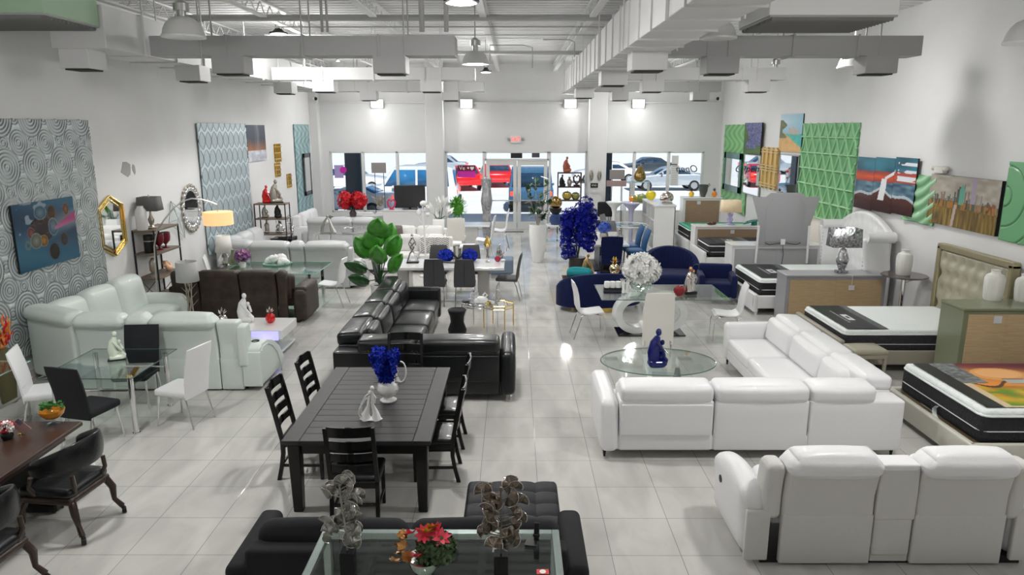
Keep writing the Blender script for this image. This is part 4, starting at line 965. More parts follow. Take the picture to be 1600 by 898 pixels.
# peeled patches on the left wall
def patch(label, px, py, w, h, seed, name='wall_patch'):
    c = WX(px, py, XL); rnd = random.Random(seed); pl = [(w/2*math.cos(a)*rnd.uniform(.7,1.1), h/2*math.sin(a)*rnd.uniform(.7,1.1)) for a in [2*PI*i/9 for i in range(9)]]
    o = obj(name, G().prism(pl, -.002, .003, 'y'), mat('bare_grey_plaster', (.34,.34,.34), .9)); onwall(o, XL+.004, c[1], c[2]); tag(o, label, 'wall patch')
patch('larger grey scraped plaster patch high on the left wall', 197, 264, .40, .3, 1); patch('smaller grey scraped plaster patch beside the larger one', 209, 264, .12, .2, 4)
def stormy(u, v):
    if v < .3: return mixc((.80,.80,.84), (.45,.48,.55), vn(u*9, v*14))
    c = mixc((.50,.20,.06), (.05,.07,.11), (v-.3)*2.6+.3*vn(u*7, v*3)); return mixc(c, (.5,.5,.55), max(0, .5-abs(u-.55)*3)*vn(u*20, v*4))
q = [WX(384,195,XL+.03), WX(413,197,XL+.03), WX(388,253,XL+.03)]
canvas('storm_painting', 'dark orange and blue abstract canvas above the far left shelf', stormy, q[0][1], q[1][1], q[2][2], q[0][2], XL, nx=50, ny=70)
for a, b, c_, d_, l in ((428,440,225,252,'upper gold grid wall ornament near the storefront'), (429,439,255,275,'middle gold grid wall ornament near the storefront'), (448,456,272,292,'small gold wall ornament beside the aqua panel')):
    q0, q1 = WX(a,c_,XL+.02), WX(b,d_,XL+.02); t = thing('gold_wall_ornament', l, 'wall decor'); onwall(t, XL+.02, (q0[1]+q1[1])/2, (q0[2]+q1[2])/2); w, h = q1[1]-q0[1], q0[2]-q1[2]
    obj('backing', G().box((0,.01,0), (w,.012,h), .003), GOLD, t); g = G()
    for i in range(4): g.box((-w/2+w*(i+.5)/4,-.01,0), (.03,.03,h*1.02), .004)
    for i in range(3): g.box((0,-.015,-h/2+h*(i+.5)/3), (w*1.02,.03,.03), .004)
    obj('grid_bars', g, GOLD, t)
q0, q1 = WX(472,240,XL+.06), WX(495,300,XL+.06)
t = thing('mosaic_mirror', 'rectangular mirror with a dark mosaic border over the aqua panel', 'mirror'); onwall(t, XL+.085, (q0[1]+min(q1[1],25))/2, (q0[2]+q1[2])/2); w, h = min(q1[1],25)-q0[1], q0[2]-q1[2]
obj('mirror_glass', G().box((0,0,0), (w*.7,.02,h*.8), .002), MIR, t); g = G()
for s in (-1,1): g.box((s*w*.43,0,0), (w*.14,.03,h), .004).box((0,0,s*h*.45), (w,.03,h*.1), .004)
obj('mosaic_frame', g, mat('black_silver_mosaic', (.10,.10,.11), .2, .6, bump=1., bscale=40), t)
# ================================================================ shelf units
SHW = wood('grey_oak_shelf', (.20,.15,.11), (.13,.10,.075), .5, (10,1,10))
def etagere(label, cx, cy, w, d, H, levels, m=BMET, sh=SHW, rz=0., name='shelf_unit', brace=True):
    t = thing(name, label, 'shelf', (cx,cy,0), rz)
    for sx in (-1,1):
        for sy in (-1,1): obj('post', G().box((sx*(w/2-.012),sy*(d/2-.012),H/2), (.025,.025,H), .002), m, t)
    for z in levels: obj('shelf_board', G().box((0,0,z-.02), (w,d,.035), .003), sh, t)
    if brace:
        for s in (-1,1): obj('cross_brace', G().tube([(-w/2+.02,s*(d/2-.012),levels[0]),(w/2-.02,s*(d/2-.012),levels[1])], .006, 5).tube([(w/2-.02,s*(d/2-.012),levels[0]),(-w/2+.02,s*(d/2-.012),levels[1])], .006, 5), m, t)
    return t
SY = 13.15
etagere('black metal shelf unit with grey wood boards against the left wall', -6.93, SY+.5, .42, 1.0, 1.74, [.40,.83,1.30,1.74])
def tlamp(label, loc, shade, basef, shm, basem, name='table_lamp', lit=0., rz=0., shname='lamp_shade', finial=True, group=None):
    """shade = (bottom radius, top radius, z0, z1, round?)"""
    t = thing(name, label, 'lamp', loc, rz, group); r0, r1, z0, z1, kind = shade
    if kind == 'round': g = G().lathe([(r0,z0),(r1,z1)], n=32)
    else: g = G(); g._add([(-r0,-r0*kind,z0),(r0,-r0*kind,z0),(r0,r0*kind,z0),(-r0,r0*kind,z0),(-r1,-r1*kind,z1),(r1,-r1*kind,z1),(r1,r1*kind,z1),(-r1,r1*kind,z1)], [[0,1,5,4],[1,2,6,5],[2,3,7,6],[3,0,4,7]])
    bmesh.ops.delete(g.bm, geom=[f for f in g.bm.faces if abs(f.normal.z) > .9 or len(f.verts) > 4], context='FACES_ONLY')
    obj(shname, g, shm, t, solid=.006); b = G(); basef(b); obj('lamp_base', b, basem, t)
    f = G().cyl((0,0,z0-.06), (0,0,z1+.02), .006, n=8); f.ball((0,0,z1+.03), .012, 8); obj('lamp_stem', f, STEEL, t)
    if lit: point((0,0,(z0+z1)/2), lit, .08, (1,.75,.45), t)
    return t
def base_orn(h): return lambda g: g.lathe([(0,0),(.09,0),(.095,.02),(.05,.03),(.03,h*.2),(.05,h*.35),(.06,h*.5),(.035,h*.65),(.02,h*.8),(.018,h)], n=20, wob=.08, k=6)
tlamp('table lamp with a dark grey rectangular shade on top of the left wall shelf', (-6.9, SY+.3, 1.74), (.19,.17,.34,.60,.75), base_orn(.34), mat('charcoal_shade', (.13,.13,.13), .8, bump=.5, bscale=60), PEWT)
solo('cylinder_vase', G().lathe([(0,0),(.09,0),(.10,.03),(.10,.36),(.06,.42),(.055,.45)], n=24), mat('milky_acrylic', (.66,.66,.66), .2, coat=.4), (-6.97, SY+.08, 1.74), 'tall pale translucent jar on top of the left wall shelf', 'vase')
t = thing('canister', 'black cylinder canister with a silver band on the left wall shelf', 'canister', (-6.9, SY+.14, 1.30)); obj('body', G().lathe([(0,0),(.095,0),(.10,.01),(.10,.33),(.09,.34),(0,.34)], n=28), BWOOD, t); obj('band', G().lathe([(.101,.22),(.103,.22),(.103,.235),(.101,.235)], n=28), STEEL, t)
WINE = mat('wine_red_glass', (.16,.008,.022), .15, coat=.6)
for i, (yy, l) in enumerate(((.46,'nearer dark red goblet vase on the left wall shelf'), (.72,'farther dark red goblet vase on the left wall shelf'))):
    solo('goblet_vase', G().lathe([(0,0),(.07,0),(.07,.012),(.02,.03),(.015,.06),(.03,.08),(.085,.14),(.10,.22),(.095,.31),(.085,.31),(.08,.2),(0,.13)], n=28), WINE, (-6.88, SY+yy, 1.30), l, 'vase', group='dark red goblet vases')
t = thing('lantern_ornament', 'bronze lantern ornament on the third board of the left wall shelf', 'lantern', (-6.9, SY+.18, .83)); g = G().lathe([(0,0),(.08,0),(.08,.02),(.03,.05),(.05,.09),(.07,.12),(.075,.28),(.05,.32),(.02,.36),(0,.37)], n=8); obj('body', g, PEWT, t)
obj('glow', G().cyl((0,0,.13), (0,0,.27), .071, n=8), mat('amber_lantern_panes', (.45,.28,.12), .3), t)
t = thing('shell_ornament', 'peach coloured shell ornament on the left wall shelf', 'ornament', (-6.88, SY+.7, .83)); g = G()
for i in range(9): g.ball((.05*math.cos(i*1.3), .09*math.sin(i*.9), .07+.03*(i % 4)), (.05,.06,.05), 8, rot=(i,0,i))
obj('shells', g, mat('peach_shell', (.80,.50,.32), .4), t)
# crystal star on the wall
c = WX(270,348,XL+.05); t = thing('wall_star', 'clear faceted acrylic star ornament leaning by the shelf on the left wall', 'wall decor'); onwall(t, XL+.05, c[1]+.15, c[2]); g = G(); V = [(-.15,0,.45),(.30,0,.2),(.33,0,-.4),(-.02,0,-.15),(-.32,0,.02),(.05,-.03,.05)]
for a, b in ((0,1),(1,2),(2,3),(3,4),(4,0),(5,0),(5,1),(5,2),(5,3),(5,4)): g.tube([V[a],V[b]], .008, 5)
obj('edges', g, CHR, t); g = G(); g._add(V, [[0,1,5],[1,2,5],[2,3,5],[3,4,5],[4,0,5]]); obj('facets', g, GLS, t, smooth=0)
# arc lamp
t = thing('arc_lamp', 'arched steel floor lamp with a glowing orange drum shade over the brown sofa', 'lamp', (-6.62, 12.85, 0))
sx_, sy_, sz_ = WY(340, 331, 13.4)
e = (sx_+6.62, 13.4-12.85, sz_+.0)
pts = [(0,0,.03),(.0,0,.8),(.03,0,1.5),(.1,.03,1.78)]+[(.1+(e[0]-.1)*u, .03+(e[1]-.03)*u, 1.78+(e[2]+.14-1.78)*u+.36*math.sin(PI*u)*(1-.2*u)) for u in (.15,.3,.45,.6,.75,.9,1.)]
obj('arc_pole', G().tube(pts, .014, 8), STEEL, t); obj('base', G().cyl((0,0,0),(0,0,.04), .17, n=28), STEEL, t)
obj('lamp_shade', G().lathe([(.265,sz_-.235),(.265,sz_)], (e[0],e[1],0), 32), mat('glowing_orange_shade', (.8,.5,.3), .8, emit=(1,.52,.22), es=.95), t, solid=.006)
obj('bulb', G().ball((e[0],e[1],sz_-.1), .05), LENS, t); obj('drop_rod', G().cyl((e[0],e[1],sz_-.1),(e[0],e[1],sz_+.14), .008, n=8), STEEL, t)
# floor lamp with twig base behind the left white corner sofa
def twigs(g):
    g.lathe([(0,0),(.14,0),(.14,.03),(.03,.05),(.0,.05)], n=20)
    for i in range(5): a = i*1.26; g.tube([(math.cos(a)*.03,math.sin(a)*.03,.04)]+[(math.cos(a+k*.8)*(.05+.02*math.sin(k*2)), math.sin(a+k*.8)*.05, .04+.23*k) for k in range(1,5)], [.014,.013,.012,.010,.009], 6)
    for i in range(8): a = i*2.1; z = .5+.05*i; g.tube([(math.cos(a)*.04,math.sin(a)*.04,z),(math.cos(a)*.15,math.sin(a)*.13,z+.12)], [.008,.003], 5)
tlamp('grey drum-shade lamp with silver branch base in front of the brown sofa', (-5.78, 12.3, 0), (.19,.175,.96,1.31,'round'), twigs, mat('pale_grey_shade', (.50,.50,.50), .85, bump=.3, bscale=80), PEWT, name='floor_lamp')
# ================================================================ second left group
PGL = mat('pearl_grey_leather', (.56,.57,.58), .35, coat=.2, bump=.1, bscale=90); DKB = mat('dove_grey_back', (.36,.36,.355), .55)
reclining_corner('pearl_sectional', 'pearl grey reclining corner sofa behind the mid-left glass table', PGL, -6.95, -3.5, 15.95, 18.9, 1.06, 3, 3, .98, backm=PGL, cup=False)
t = thing('glass_dining_table', 'large pale green glass dining table with chrome post legs, mid-left', 'table', (-4.95, 14.62, 0)); hx_, hy_ = .98, .66
obj('glass_top', G().box((0,0,.75), (2*hx_,2*hy_,.015), .003), glass('green_tint_glass', (.78,.92,.86), .2), t); obj('glass_edge', G().tube([(-hx_,-hy_,.75),(hx_,-hy_,.75),(hx_,hy_,.75),(-hx_,hy_,.75)], .009, 4, closed=True), GLE, t)
for sx in (-1,1):
    for sy in (-1,1): obj('leg', G().box((sx*.8,sy*.48,.37), (.07,.07,.74), .006), CHR, t)
obj('frosted_shelf', G().box((0,0,.45), (1.5,.85,.01), .002), glass('green_tint_glass'), t)
SWG = 'white curved swoosh dining chairs'
def swoosh(label, m, group=None, name='curved_chair', leg=CHR, cant=False, wid=.43):
    t = thing(name, label, 'chair', group=group)
    pts = [(-.24,.45),(-.21,.475),(-.1,.465),(.02,.45),(.12,.455),(.185,.49),(.215,.56),(.225,.66),(.24,.78),(.27,.9),(.30,1.0)]
    obj('seat_shell', G().ribbon(pts, .06, [wid*.92,wid,wid,wid,wid,wid,wid,wid,wid,wid*.95,wid*.85]), m, t)
    for s in (-1,1):
        if cant: obj('leg', G().tube([(s*.17,.18,.44),(s*.2,-.02,.42),(s*.2,-.2,.36),(s*.2,-.24,.1),(s*.2,-.22,.015),(s*.2,.25,.015)], .012, 8), leg, t)
        else:
            obj('leg', G().tube([(s*.15,-.05,.43),(s*.19,-.2,.41),(s*.2,-.24,.3),(s*.2,-.25,0)], .011, 8), leg, t)
            obj('leg', G().tube([(s*.15,.05,.43),(s*.18,.16,.41),(s*.2,.2,.3),(s*.21,.3,0)], .011, 8), leg, t)
    if not cant: obj('seat_support', G().box((0,0,.425), (.3,.3,.02), .006), leg, t)
    return t
c = swoosh('white curved dining chair at the right end of the green glass table, mid-left', WHITE); c.location = (-3.78, 14.4, 0); c.rotation_euler = (0,0,-PI/2-.1); SW = c
c = parsons('white tufted-back dining chair at the left end of the green glass table', WHITE, lines=True); c.location = (-6.15, 14.6, 0); c.rotation_euler = (0,0,PI/2+.3)
t = thing('side_table', 'small round side table under the white lamp by the left wall', 'table', (-6.35, 15.35, 0)); obj('tabletop', G().cyl((0,0,.58),(0,0,.6), .28, n=28), BWOOD, t); obj('stem', G().cyl((0,0,0),(0,0,.58), .03, n=12).cyl((0,0,0),(0,0,.02), .18, n=24), BMET, t)
tlamp('white fluted-shade lamp with a silver gourd base behind the brown sofa', (-6.35, 15.35, .6), (.18,.14,.36,.72,'round'), lambda g: g.lathe([(0,0),(.11,0),(.11,.03),(.05,.04),(.12,.10),(.14,.18),(.09,.27),(.03,.34),(.02,.38)], n=24), mat('white_shade', (.76,.74,.70), .85), SILV)
x, y, _ = W(383, 415, .75); bouquet('mauve and violet flower bouquet in a vase on the mid-left glass table', (x+.05,y-.25,.757), [('mauve_blossoms',PNKP),('purple_blossoms',mat('purple_petals',(.25,.10,.35),.6))], .15, .17, n=80, fr=.05, potr=.06, seed=4)
x, y, _ = W(388, 404, .75); solo('bottle_vase', G().lathe([(0,0),(.09,0),(.12,.07),(.11,.15),(.05,.22),(.035,.3),(.05,.32)], n=24), mat('olive_glass', (.14,.17,.10), .12, coat=.6), (-6.0,14.95,.757), 'olive green bulbous bottle vase behind the mauve flowers', 'vase')
x, y, _ = W(434, 412, .76); t = thing('sculpture_centrepiece', 'white ceramic bow-shaped centrepiece on the mid-left glass table', 'centrepiece', (x,y,.757)); g = G()
for i in range(14): a = i*.9; g.ball((.24*math.cos(a)*(.4+.6*(i/14)), .08*math.sin(a), .09+.05*math.sin(i*1.7)), (.10,.07,.06), 8, rot=(i,i*.5,0))
obj('body', g, CERW, t); obj('glass_dish', G().lathe([(0,0),(.12,.0),(.3,.02),(.31,.025),(.12,.012),(0,.01)], n=28), GLE, t)
# far-left tiered shelf
px0, px1 = WY(398,292,19.3)[0], WY(450,292,19.3)[0]
etagere('open black metal display shelf in front of the far left wall', (px0+.12+px1)/2-.1, 19.35, .85, .42, 1.62, [.35,.80,1.22,1.62], brace=False)
sx0 = (px0+.12+px1)/2-.1
seated_figure('red_figurine', 'glossy red abstract figurine on top of the far left shelf', (sx0-.13,19.35,1.62), CERR, 1.3)
seated_figure('bronze_figurine', 'dark bronze statuette on top of the far left shelf', (sx0+.12,19.38,1.62), PEWT, 1.7, .5, plinth=BMET)
for i, (xx, zz, m, l) in enumerate(((-.2,1.22,PEWT,'bronze figure on the second board of the far left shelf'), (.15,1.22,BMET,'black figure on the second board of the far left shelf'), (-.18,.80,PEWT,'carved figure on the third board of the far left shelf'), (.16,.80,SILV,'silver figure on the third board of the far left shelf'))):
    seated_figure('shelf_figurine', l, (sx0+xx,19.35,zz), m, 1.0+.1*(i % 2), i)
# potted chrome knot beside it
t = thing('side_table', 'low dark cube table holding chrome ring sculptures, far left', 'table', (-6.7, 20.5, 0)); obj('body', G().box((0,0,.45), (.6,.6,.12), .01).box((0,0,.2), (.5,.5,.4), .01), BWOOD, t)
t = thing('ring_sculpture', 'chrome sculpture of tall loops and balls beside the far left shelf', 'sculpture', (-6.65, 20.5, .51)); g = G().box((0,0,.03), (.4,.2,.06), .01)
for k, (cx_, r1, r2) in enumerate(((-.18,.07,.22),(.14,.06,.12))): g.tube([(cx_+r1*math.cos(a), 0, .28+.12*k+r2+r2*math.sin(a)) for a in [2*PI*i/20 for i in range(20)]], .02, 6, closed=True); g.cyl((cx_,0,.05),(cx_,0,.3+.12*k), .02)
for i in range(9): g.ball((.2*math.sin(i*2), .05*math.cos(i*3), .12+.04*(i % 5)), .06, 8)
obj('loops', g, CHR, t)
# ================================================================ centre: plant, marble table, ornaments
def big_leaf(g, base, tip, w, droop=.25):
    b, tp = Vector(base), Vector(tip); g.leaf(b, tp, w, bend=droop, n=8, cup=.12)
x, y = -2.62, 13.62
t = thing('potted_plant', 'large-leaved green artificial plant in a white pot behind the black sectional', 'plant', (x,y,0))
obj('pot', G().lathe([(0,0),(.13,0),(.15,.04),(.19,.5),(.2,.62),(.185,.62),(.17,.56),(0,.56)], n=28), CERW, t); obj('soil', G().cyl((0,0,.55),(0,0,.575), .17), SOIL, t)
sp = [(-.28,.02,1.42,.30),(.04,-.1,1.80,.36),(-.1,.0,1.55,.34),(.26,.05,1.45,.30),(.02,-.14,1.3,.30),(-.42,.0,1.15,.2),(.3,-.05,1.12,.22),(-.34,-.1,.92,.2),(.15,.15,1.65,.3)]
for i, (dx, dy, z, wd) in enumerate(sp):
    dark = i in (5,7); st = G().tube([(.02*math.cos(i),.02*math.sin(i),.57),(dx*.25,dy*.3,.57+(z-.57)*.4),(dx*.6,dy*.7,z-.22)], [.016,.012,.008], 6); obj('stem', st, STEM if dark else LEAFD, t)
    g = G(); k = .5; b = Vector((dx*.6,dy*.7,z-.26)); tip = b+Vector((dx*.75, dy-.06, .30 if not dark else .12)); 
    up = Vector((0,-1,.45)); T = (tip-b); L = T.length; td = T.normalized(); sd = td.cross(up).normalized(); nn = sd.cross(td); N = 8; vs = []
    for q in range(N+1):
        u = q/N; ww = wd*.62*math.sin(PI*min(1,(.04+.96*u))**.85)**.6; c = b+td*(u*(L+.12))+nn*(.05*math.sin(PI*u)); vs += [c-sd*ww-nn*.03, c-sd*ww*.5+nn*.012, c-nn*.012, c+sd*ww*.5+nn*.012, c+sd*ww-nn*.03]
    g._add(vs, [[q*5+j, q*5+j+1, q*5+j+6, q*5+j+5] for q in range(N) for j in range(4)]); obj('leaf', g, LEAFD if dark else LEAFG, t, solid=.004)
MARB = mat('white_marble_gloss', (.78,.78,.78), .12, coat=.4, var=.06, vscale=2)
t = thing('marble_dining_table', 'glossy white marble-top rectangular dining table in the centre', 'table', (-1.5, 15.07, 0))
obj('tabletop', G().box((0,0,.735), (2.6,1.04,.06), .008), MARB, t)
for xx in (-.85,.85): obj('pedestal', G().box((xx,0,.36), (.24,.6,.70), .01), mat('grey_mirror_pedestal', (.45,.44,.42), .2, .6), t)
obj('base_plate', G().box((0,0,.02), (2.1,.7,.035), .006), MARB, t)
GC = 'charcoal dining chairs with chrome legs'
def dark_chair(label):
    t = thing('grey_dining_chair', label, 'chair', group=GC)
    obj('seat', G().soft((0,-.02,.45), (.45,.46,.07), .03, (0,0,.01)), DGREY, t)
    obj('backrest', G().ribbon([(.19,.40),(.20,.5),(.215,.65),(.24,.8),(.27,.93),(.285,1.0)], .045, [.44,.45,.44,.42,.39,.36]), DGREY, t)
    obj('seam', G().tube([(0,.235,.45),(0,.245,.65),(0,.275,.83),(0,.31,.98)], .003, 5), BMET, t)
    for s in (-1,1):
        obj('leg', G().tube([(s*.17,-.16,.43),(s*.2,-.22,.3),(s*.21,-.23,0)], .011, 8), CHR, t); obj('leg', G().tube([(s*.17,.14,.43),(s*.2,.2,.3),(s*.2,.27,0)], .011, 8), CHR, t)
    return t
c = dark_chair('left charcoal dining chair on the near side of the marble table'); c.location = (-1.64, 14.52, 0); c.rotation_euler = (0,0,PI)
for xx, yy, rz, l in ((-1.02,14.5,PI+.03,'right charcoal dining chair on the near side of the marble table'), (-1.72,15.8,0,'left charcoal dining chair on the far side of the marble table'), (-.98,15.8,0,'right charcoal dining chair on the far side of the marble table'),
                      (-.12,15.0,-PI/2-.12,'charcoal dining chair at the right end of the marble table'), (-2.72,14.85,PI/2,'charcoal dining chair at the left end of the marble table, behind the plant')):
    dup(c, (xx,yy,0), rz, l)
MZ = .767
t = thing('flower_centrepiece', 'twin bunches of cobalt blue flowers on a long tray on the marble table', 'flowers', (-1.22, 15.2, MZ))
obj('tray', G().lathe([(0,0),(.30,0),(.38,.04),(.39,.045),(.29,.012),(0,.01)], n=32, sy=.5), mat('grey_stone_tray', (.30,.31,.33), .4), t)
for s, nm in ((-1,'left_blossoms'),(1,'right_blossoms')): g = G(); petals(g, (s*.26,0,.14), .15, 150, .06, 20+s, .75); petals(g, (s*.3,0,.11), .09, 70, .06, 30+s, .7); obj(nm, g, BLUP, t)
g = G()
for i in range(26): a = i*1.3; g.leaf((0,0,.06), (.2*math.cos(a),.12*math.sin(a),.14+.08*math.sin(i)), .05)
obj('foliage', g, STEM, t)
x, y, _ = W(645, 411, .76); t = thing('knot_sculpture', 'clear and silver twisted couple sculpture on a black base, left on the marble table', 'sculpture', (x, y, MZ))
g = G(); g.tube([(-.09,0,.03),(-.05,0,.2),(.04,0,.34),(-.05,0,.46),(.0,0,.56)], [.04,.022,.02,.018,.02], 8); g.tube([(.09,0,.03),(.05,0,.2),(-.05,0,.34),(.06,0,.46),(.01,0,.56)], [.04,.022,.02,.018,.015], 8); g.ball((0,0,.6), .03); g.tube([(.07*math.cos(a),0,.42+.09*math.sin(a)) for a in [2*PI*i/16 for i in range(16)]], .014, 6, closed=True)
obj('figures', g, SILV, t); obj('base', G().box((0,0,.015), (.26,.12,.03), .004), BMET, t)
x, y, _ = W(762, 410, .76); t = thing('pear_stand', 'golden pear ornament on a slim silver statuette, right on the marble table', 'ornament', (x, y, MZ))
obj('stand', G().lathe([(0,0),(.05,0),(.05,.02),(.02,.05),(.03,.12),(.015,.2),(.03,.28),(.02,.34)], n=14), SILV, t); obj('pear', G().lathe([(0,.33),(.06,.35),(.085,.41),(.06,.48),(.03,.54),(.02,.56),(0,.565)], n=20), GOLD, t); obj('stalk', G().tube([(0,0,.56),(.02,0,.62)], .006, 5), PEWT, t)
x, y, _ = W(782, 409, .76); t = thing('pink_sculpture', 'crimson and white flower-shaped sculpture at the right of the marble table', 'sculpture', (x, y, MZ)); g = G(); g2 = G()
for i in range(8): a = -.6+i*.35; (g if i % 2 else g2).leaf((-.08+.03*i,0,.02+.03*i), (-.12+.05*i+.08*math.cos(a*2),0,.1+.04*i), .07)
g.ball((-.06,0,.06), (.07,.05,.06)); obj('red_petals', g, mat('crimson_glass', (.40,.01,.05), .2, coat=.4), t, solid=.006); g2.ball((.05,0,.03), (.06,.04,.03)); obj('white_petals', g2, CERW, t, solid=.006)
# gold rimmed octagonal accent table
t = thing('accent_table', 'mirror-top octagonal accent table with gold rims right of the black sectional', 'table', (-.50, 12.62, 0))
for dx, dy, zz, rx, ry, m in ((-.12,.0,.50,.33,.26,CHR),(.22,.12,.44,.28,.24,GOLD)):
    P = [(rx*math.cos(R(22.5+45*i))*1.05, ry*math.sin(R(22.5+45*i))*1.05) for i in range(8)]
    q = obj('tabletop', G().prism([(a+dx,b+dy) for a, b in P], zz-.01, zz, 'z'), MIR, t); obj('rim', G().tube([(a+dx,b+dy,zz) for a, b in P], .013, 6, closed=True), m, q)
    obj('rim_lower', G().tube([(a+dx,b+dy,zz-.06) for a, b in P], .009, 6, closed=True), m, q)
    for i in (0,2,4,6): a, b = P[i]; obj('leg', G().cyl((a+dx,b+dy,0),(a+dx,b+dy,zz-.01), .011, n=8), m, q)
CRY = mat('cut_crystal', (.80,.80,.82), .05, .7)
solo('crystal_tree', G().lathe([(0,0),(.10,.0),(.11,.03),(.09,.05),(.095,.08),(.07,.1),(.075,.13),(.045,.16),(.05,.19),(.02,.23),(0,.27)], n=8), CRY, (-.72,12.78,.50), 'faceted crystal tree ornament on the accent table', 'ornament', smooth=0)
t = thing('ceramic_sculpture', 'white and silver curled ceramic sculpture in front on the accent table', 'sculpture', (-.58,12.52,.50)); g = G(); g.ball((0,0,.07), (.11,.07,.07)); g.ball((-.08,0,.05), (.07,.06,.05)); g.tube([(.05,0,.1),(.1,0,.16),(.06,0,.2),(.02,0,.15)], .018, 8); obj('body', g, CERW, t)
t = thing('ring_ornament', 'small silver open ring ornament on the accent table', 'ornament', (-.30,12.66,.50)); g = G().tube([(.055*math.cos(a),0,.12+.1*math.sin(a)) for a in [2*PI*i/16 for i in range(16)]], .018, 6, closed=True); g.box((0,0,.012), (.1,.06,.024), .004); obj('ring', g, SILV, t)
solo('glitter_vase', G().lathe([(0,0),(.16,0),(.17,.06),(.12,.2),(.13,.3),(.17,.42),(.15,.44),(0,.42)], n=28), mat('black_glitter', (.012,.012,.014), .2, .5, bump=1., bscale=150), (-1.02,12.35,0), 'black glittering waisted floor vase under the accent table edge', 'vase', rz=.2)
# tall white vase with fiddle-leaf plant
t = thing('floor_vase', 'tall tapered white floor vase holding a green fiddle-leaf plant', 'plant', (.66, 19.3, 0))
obj('vase', G().lathe([(0,0),(.13,0),(.15,.05),(.235,.55),(.25,.85),(.235,1.05),(.22,1.05),(.22,.95),(0,.95)], n=32), CERW, t)
g = G(); ends = []
for i in range(7): a = i*2.4; e = (math.cos(a)*.32, math.sin(a)*.25, 1.6+.12*i); ends.append(e); g.tube([(0,0,.95),(e[0]*.3,e[1]*.3,1.3),e], [.014,.01,.006], 5)
obj('stems', g, PEWT, t); g = G(); rnd = random.Random(8)
for e in ends:
    for k in range(11):
        u = rnd.uniform(.25,1.05); b = Vector((e[0]*u, e[1]*u, .95+(e[2]-.95)*u)); d = Vector((rnd.uniform(-1,1), rnd.uniform(-1,1), rnd.uniform(-.3,.8))).normalized(); g.leaf(b, b+d*rnd.uniform(.16,.26), rnd.uniform(.1,.16), n=4)
obj('leaves', g, LEAFD, t); 
# ================================================================ ring-base glass table and white chairs
t = thing('ring_base_table', 'rectangular glass dining table on two white ring-shaped pedestals', 'table', (2.6, 12.38, 0)); tw, td_ = 2.2, 1.2
obj('glass_top', G().box((0,0,.745), (tw,td_,.014), .003), GLS, t); obj('glass_edge', G().tube([(-tw/2,-td_/2,.745),(tw/2,-td_/2,.745),(tw/2,td_/2,.745),(-tw/2,td_/2,.745)], .008, 4, closed=True), mat('grey_glass_edge', (.16,.20,.19), .1, coat=.5), t)
def ring(cx, cy, rz):
    g = G(); N = 40; vs = []; fs = []; a0, b0, a1, b1, d = .40,.355,.27,.235,.12
    for i in range(N):
        q = 2*PI*i/N; c, s = math.cos(q), math.sin(q)
        for (ra, rb, dy) in ((a0,b0,-d),(a0,b0,d),(a1,b1,d),(a1,b1,-d)): vs.append((ra*c, dy, .375+rb*s))
    for i in range(N):
        j = (i+1) % N
        for k in range(4): l = (k+1) % 4; fs.append([i*4+k, i*4+l, j*4+l, j*4+k])
    g._add(vs, fs, Matrix.Translation((cx,cy,0)) @ rotm((0,0,rz))); bmesh.ops.recalc_face_normals(g.bm, faces=g.bm.faces[:]); return g
obj('ring_pedestal', ring(-.42,-.05,.12), LACQ, t); obj('ring_pedestal', ring(.12,.05,-.12), LACQ, t)
obj('base_plate', G().box((-.15,0,.012), (1.2,.55,.024), .004), mat('black_glass_plate', (.01,.01,.012), .05, coat=.6), t)
SW.parent = None
dup(SW, (1.33,12.15,0), PI/2+.1, 'white curved dining chair at the left end of the ring-base glass table')
dup(SW, (3.72,12.0,0), -PI/2-.12, 'white curved dining chair at the right end of the ring-base glass table')
t = thing('tall_back_chair', 'cream dining chair with a plain tall flat back in front of the ring-base table', 'chair', (2.32, 11.2, 0), PI)
obj('backrest', G().ribbon([(.2,.17),(.19,.45),(.2,.7),(.235,.95),(.26,1.06)], .06, [.5,.5,.49,.47,.45]), CREAM, t); obj('seat', G().soft((0,-.06,.42), (.46,.5,.1), .04), CREAM, t)
for s in (-1,1): obj('leg', G().tube([(s*.18,.1,.4),(s*.21,.24,.2),(s*.2,.26,0),(s*.2,-.2,.0)], .012, 8), CHR, t)
TZ = .754
t = thing('orchid_bowl', 'big ball of white orchids in a glass bowl on the ring-base table', 'flowers', (2.28,12.45,TZ)); g = G(); petals(g, (0,0,.40), .32, 300, .07, 51, .85); petals(g, (0,0,.4), .24, 90, .08, 52, .85); obj('blossoms', g, WHP, t)
obj('bowl', G().lathe([(0,0),(.08,0),(.17,.05),(.19,.12),(.15,.2),(.14,.2),(.18,.12),(.16,.06),(0,.02)], n=28), GLS, t)
g = G(); [g.tube([(0,0,.05),(.1*math.cos(i),.1*math.sin(i),.2),(.2*math.cos(i),.2*math.sin(i),.42)], .007, 5) for i in range(10)]; obj('stems', g, mat('stem_green', (.05,.10,.03), .6), t)
t = thing('candle_holder', 'white double candle holder on a black base on the ring-base table', 'candle holder', (1.78,12.5,TZ)); obj('base', G().box((0,0,.025), (.32,.12,.05), .006), BMET, t)
for s in (-1,0,1): obj('candle_cup', G().lathe([(0,.05),(.05,.05),(.06,.1),(.05,.16),(.0,.16)], (s*.1,0,0), 14), CERW, t)
t = thing('hands_sculpture', 'white sculpture of raised open hands on the ring-base table', 'sculpture', (1.98,12.3,TZ))
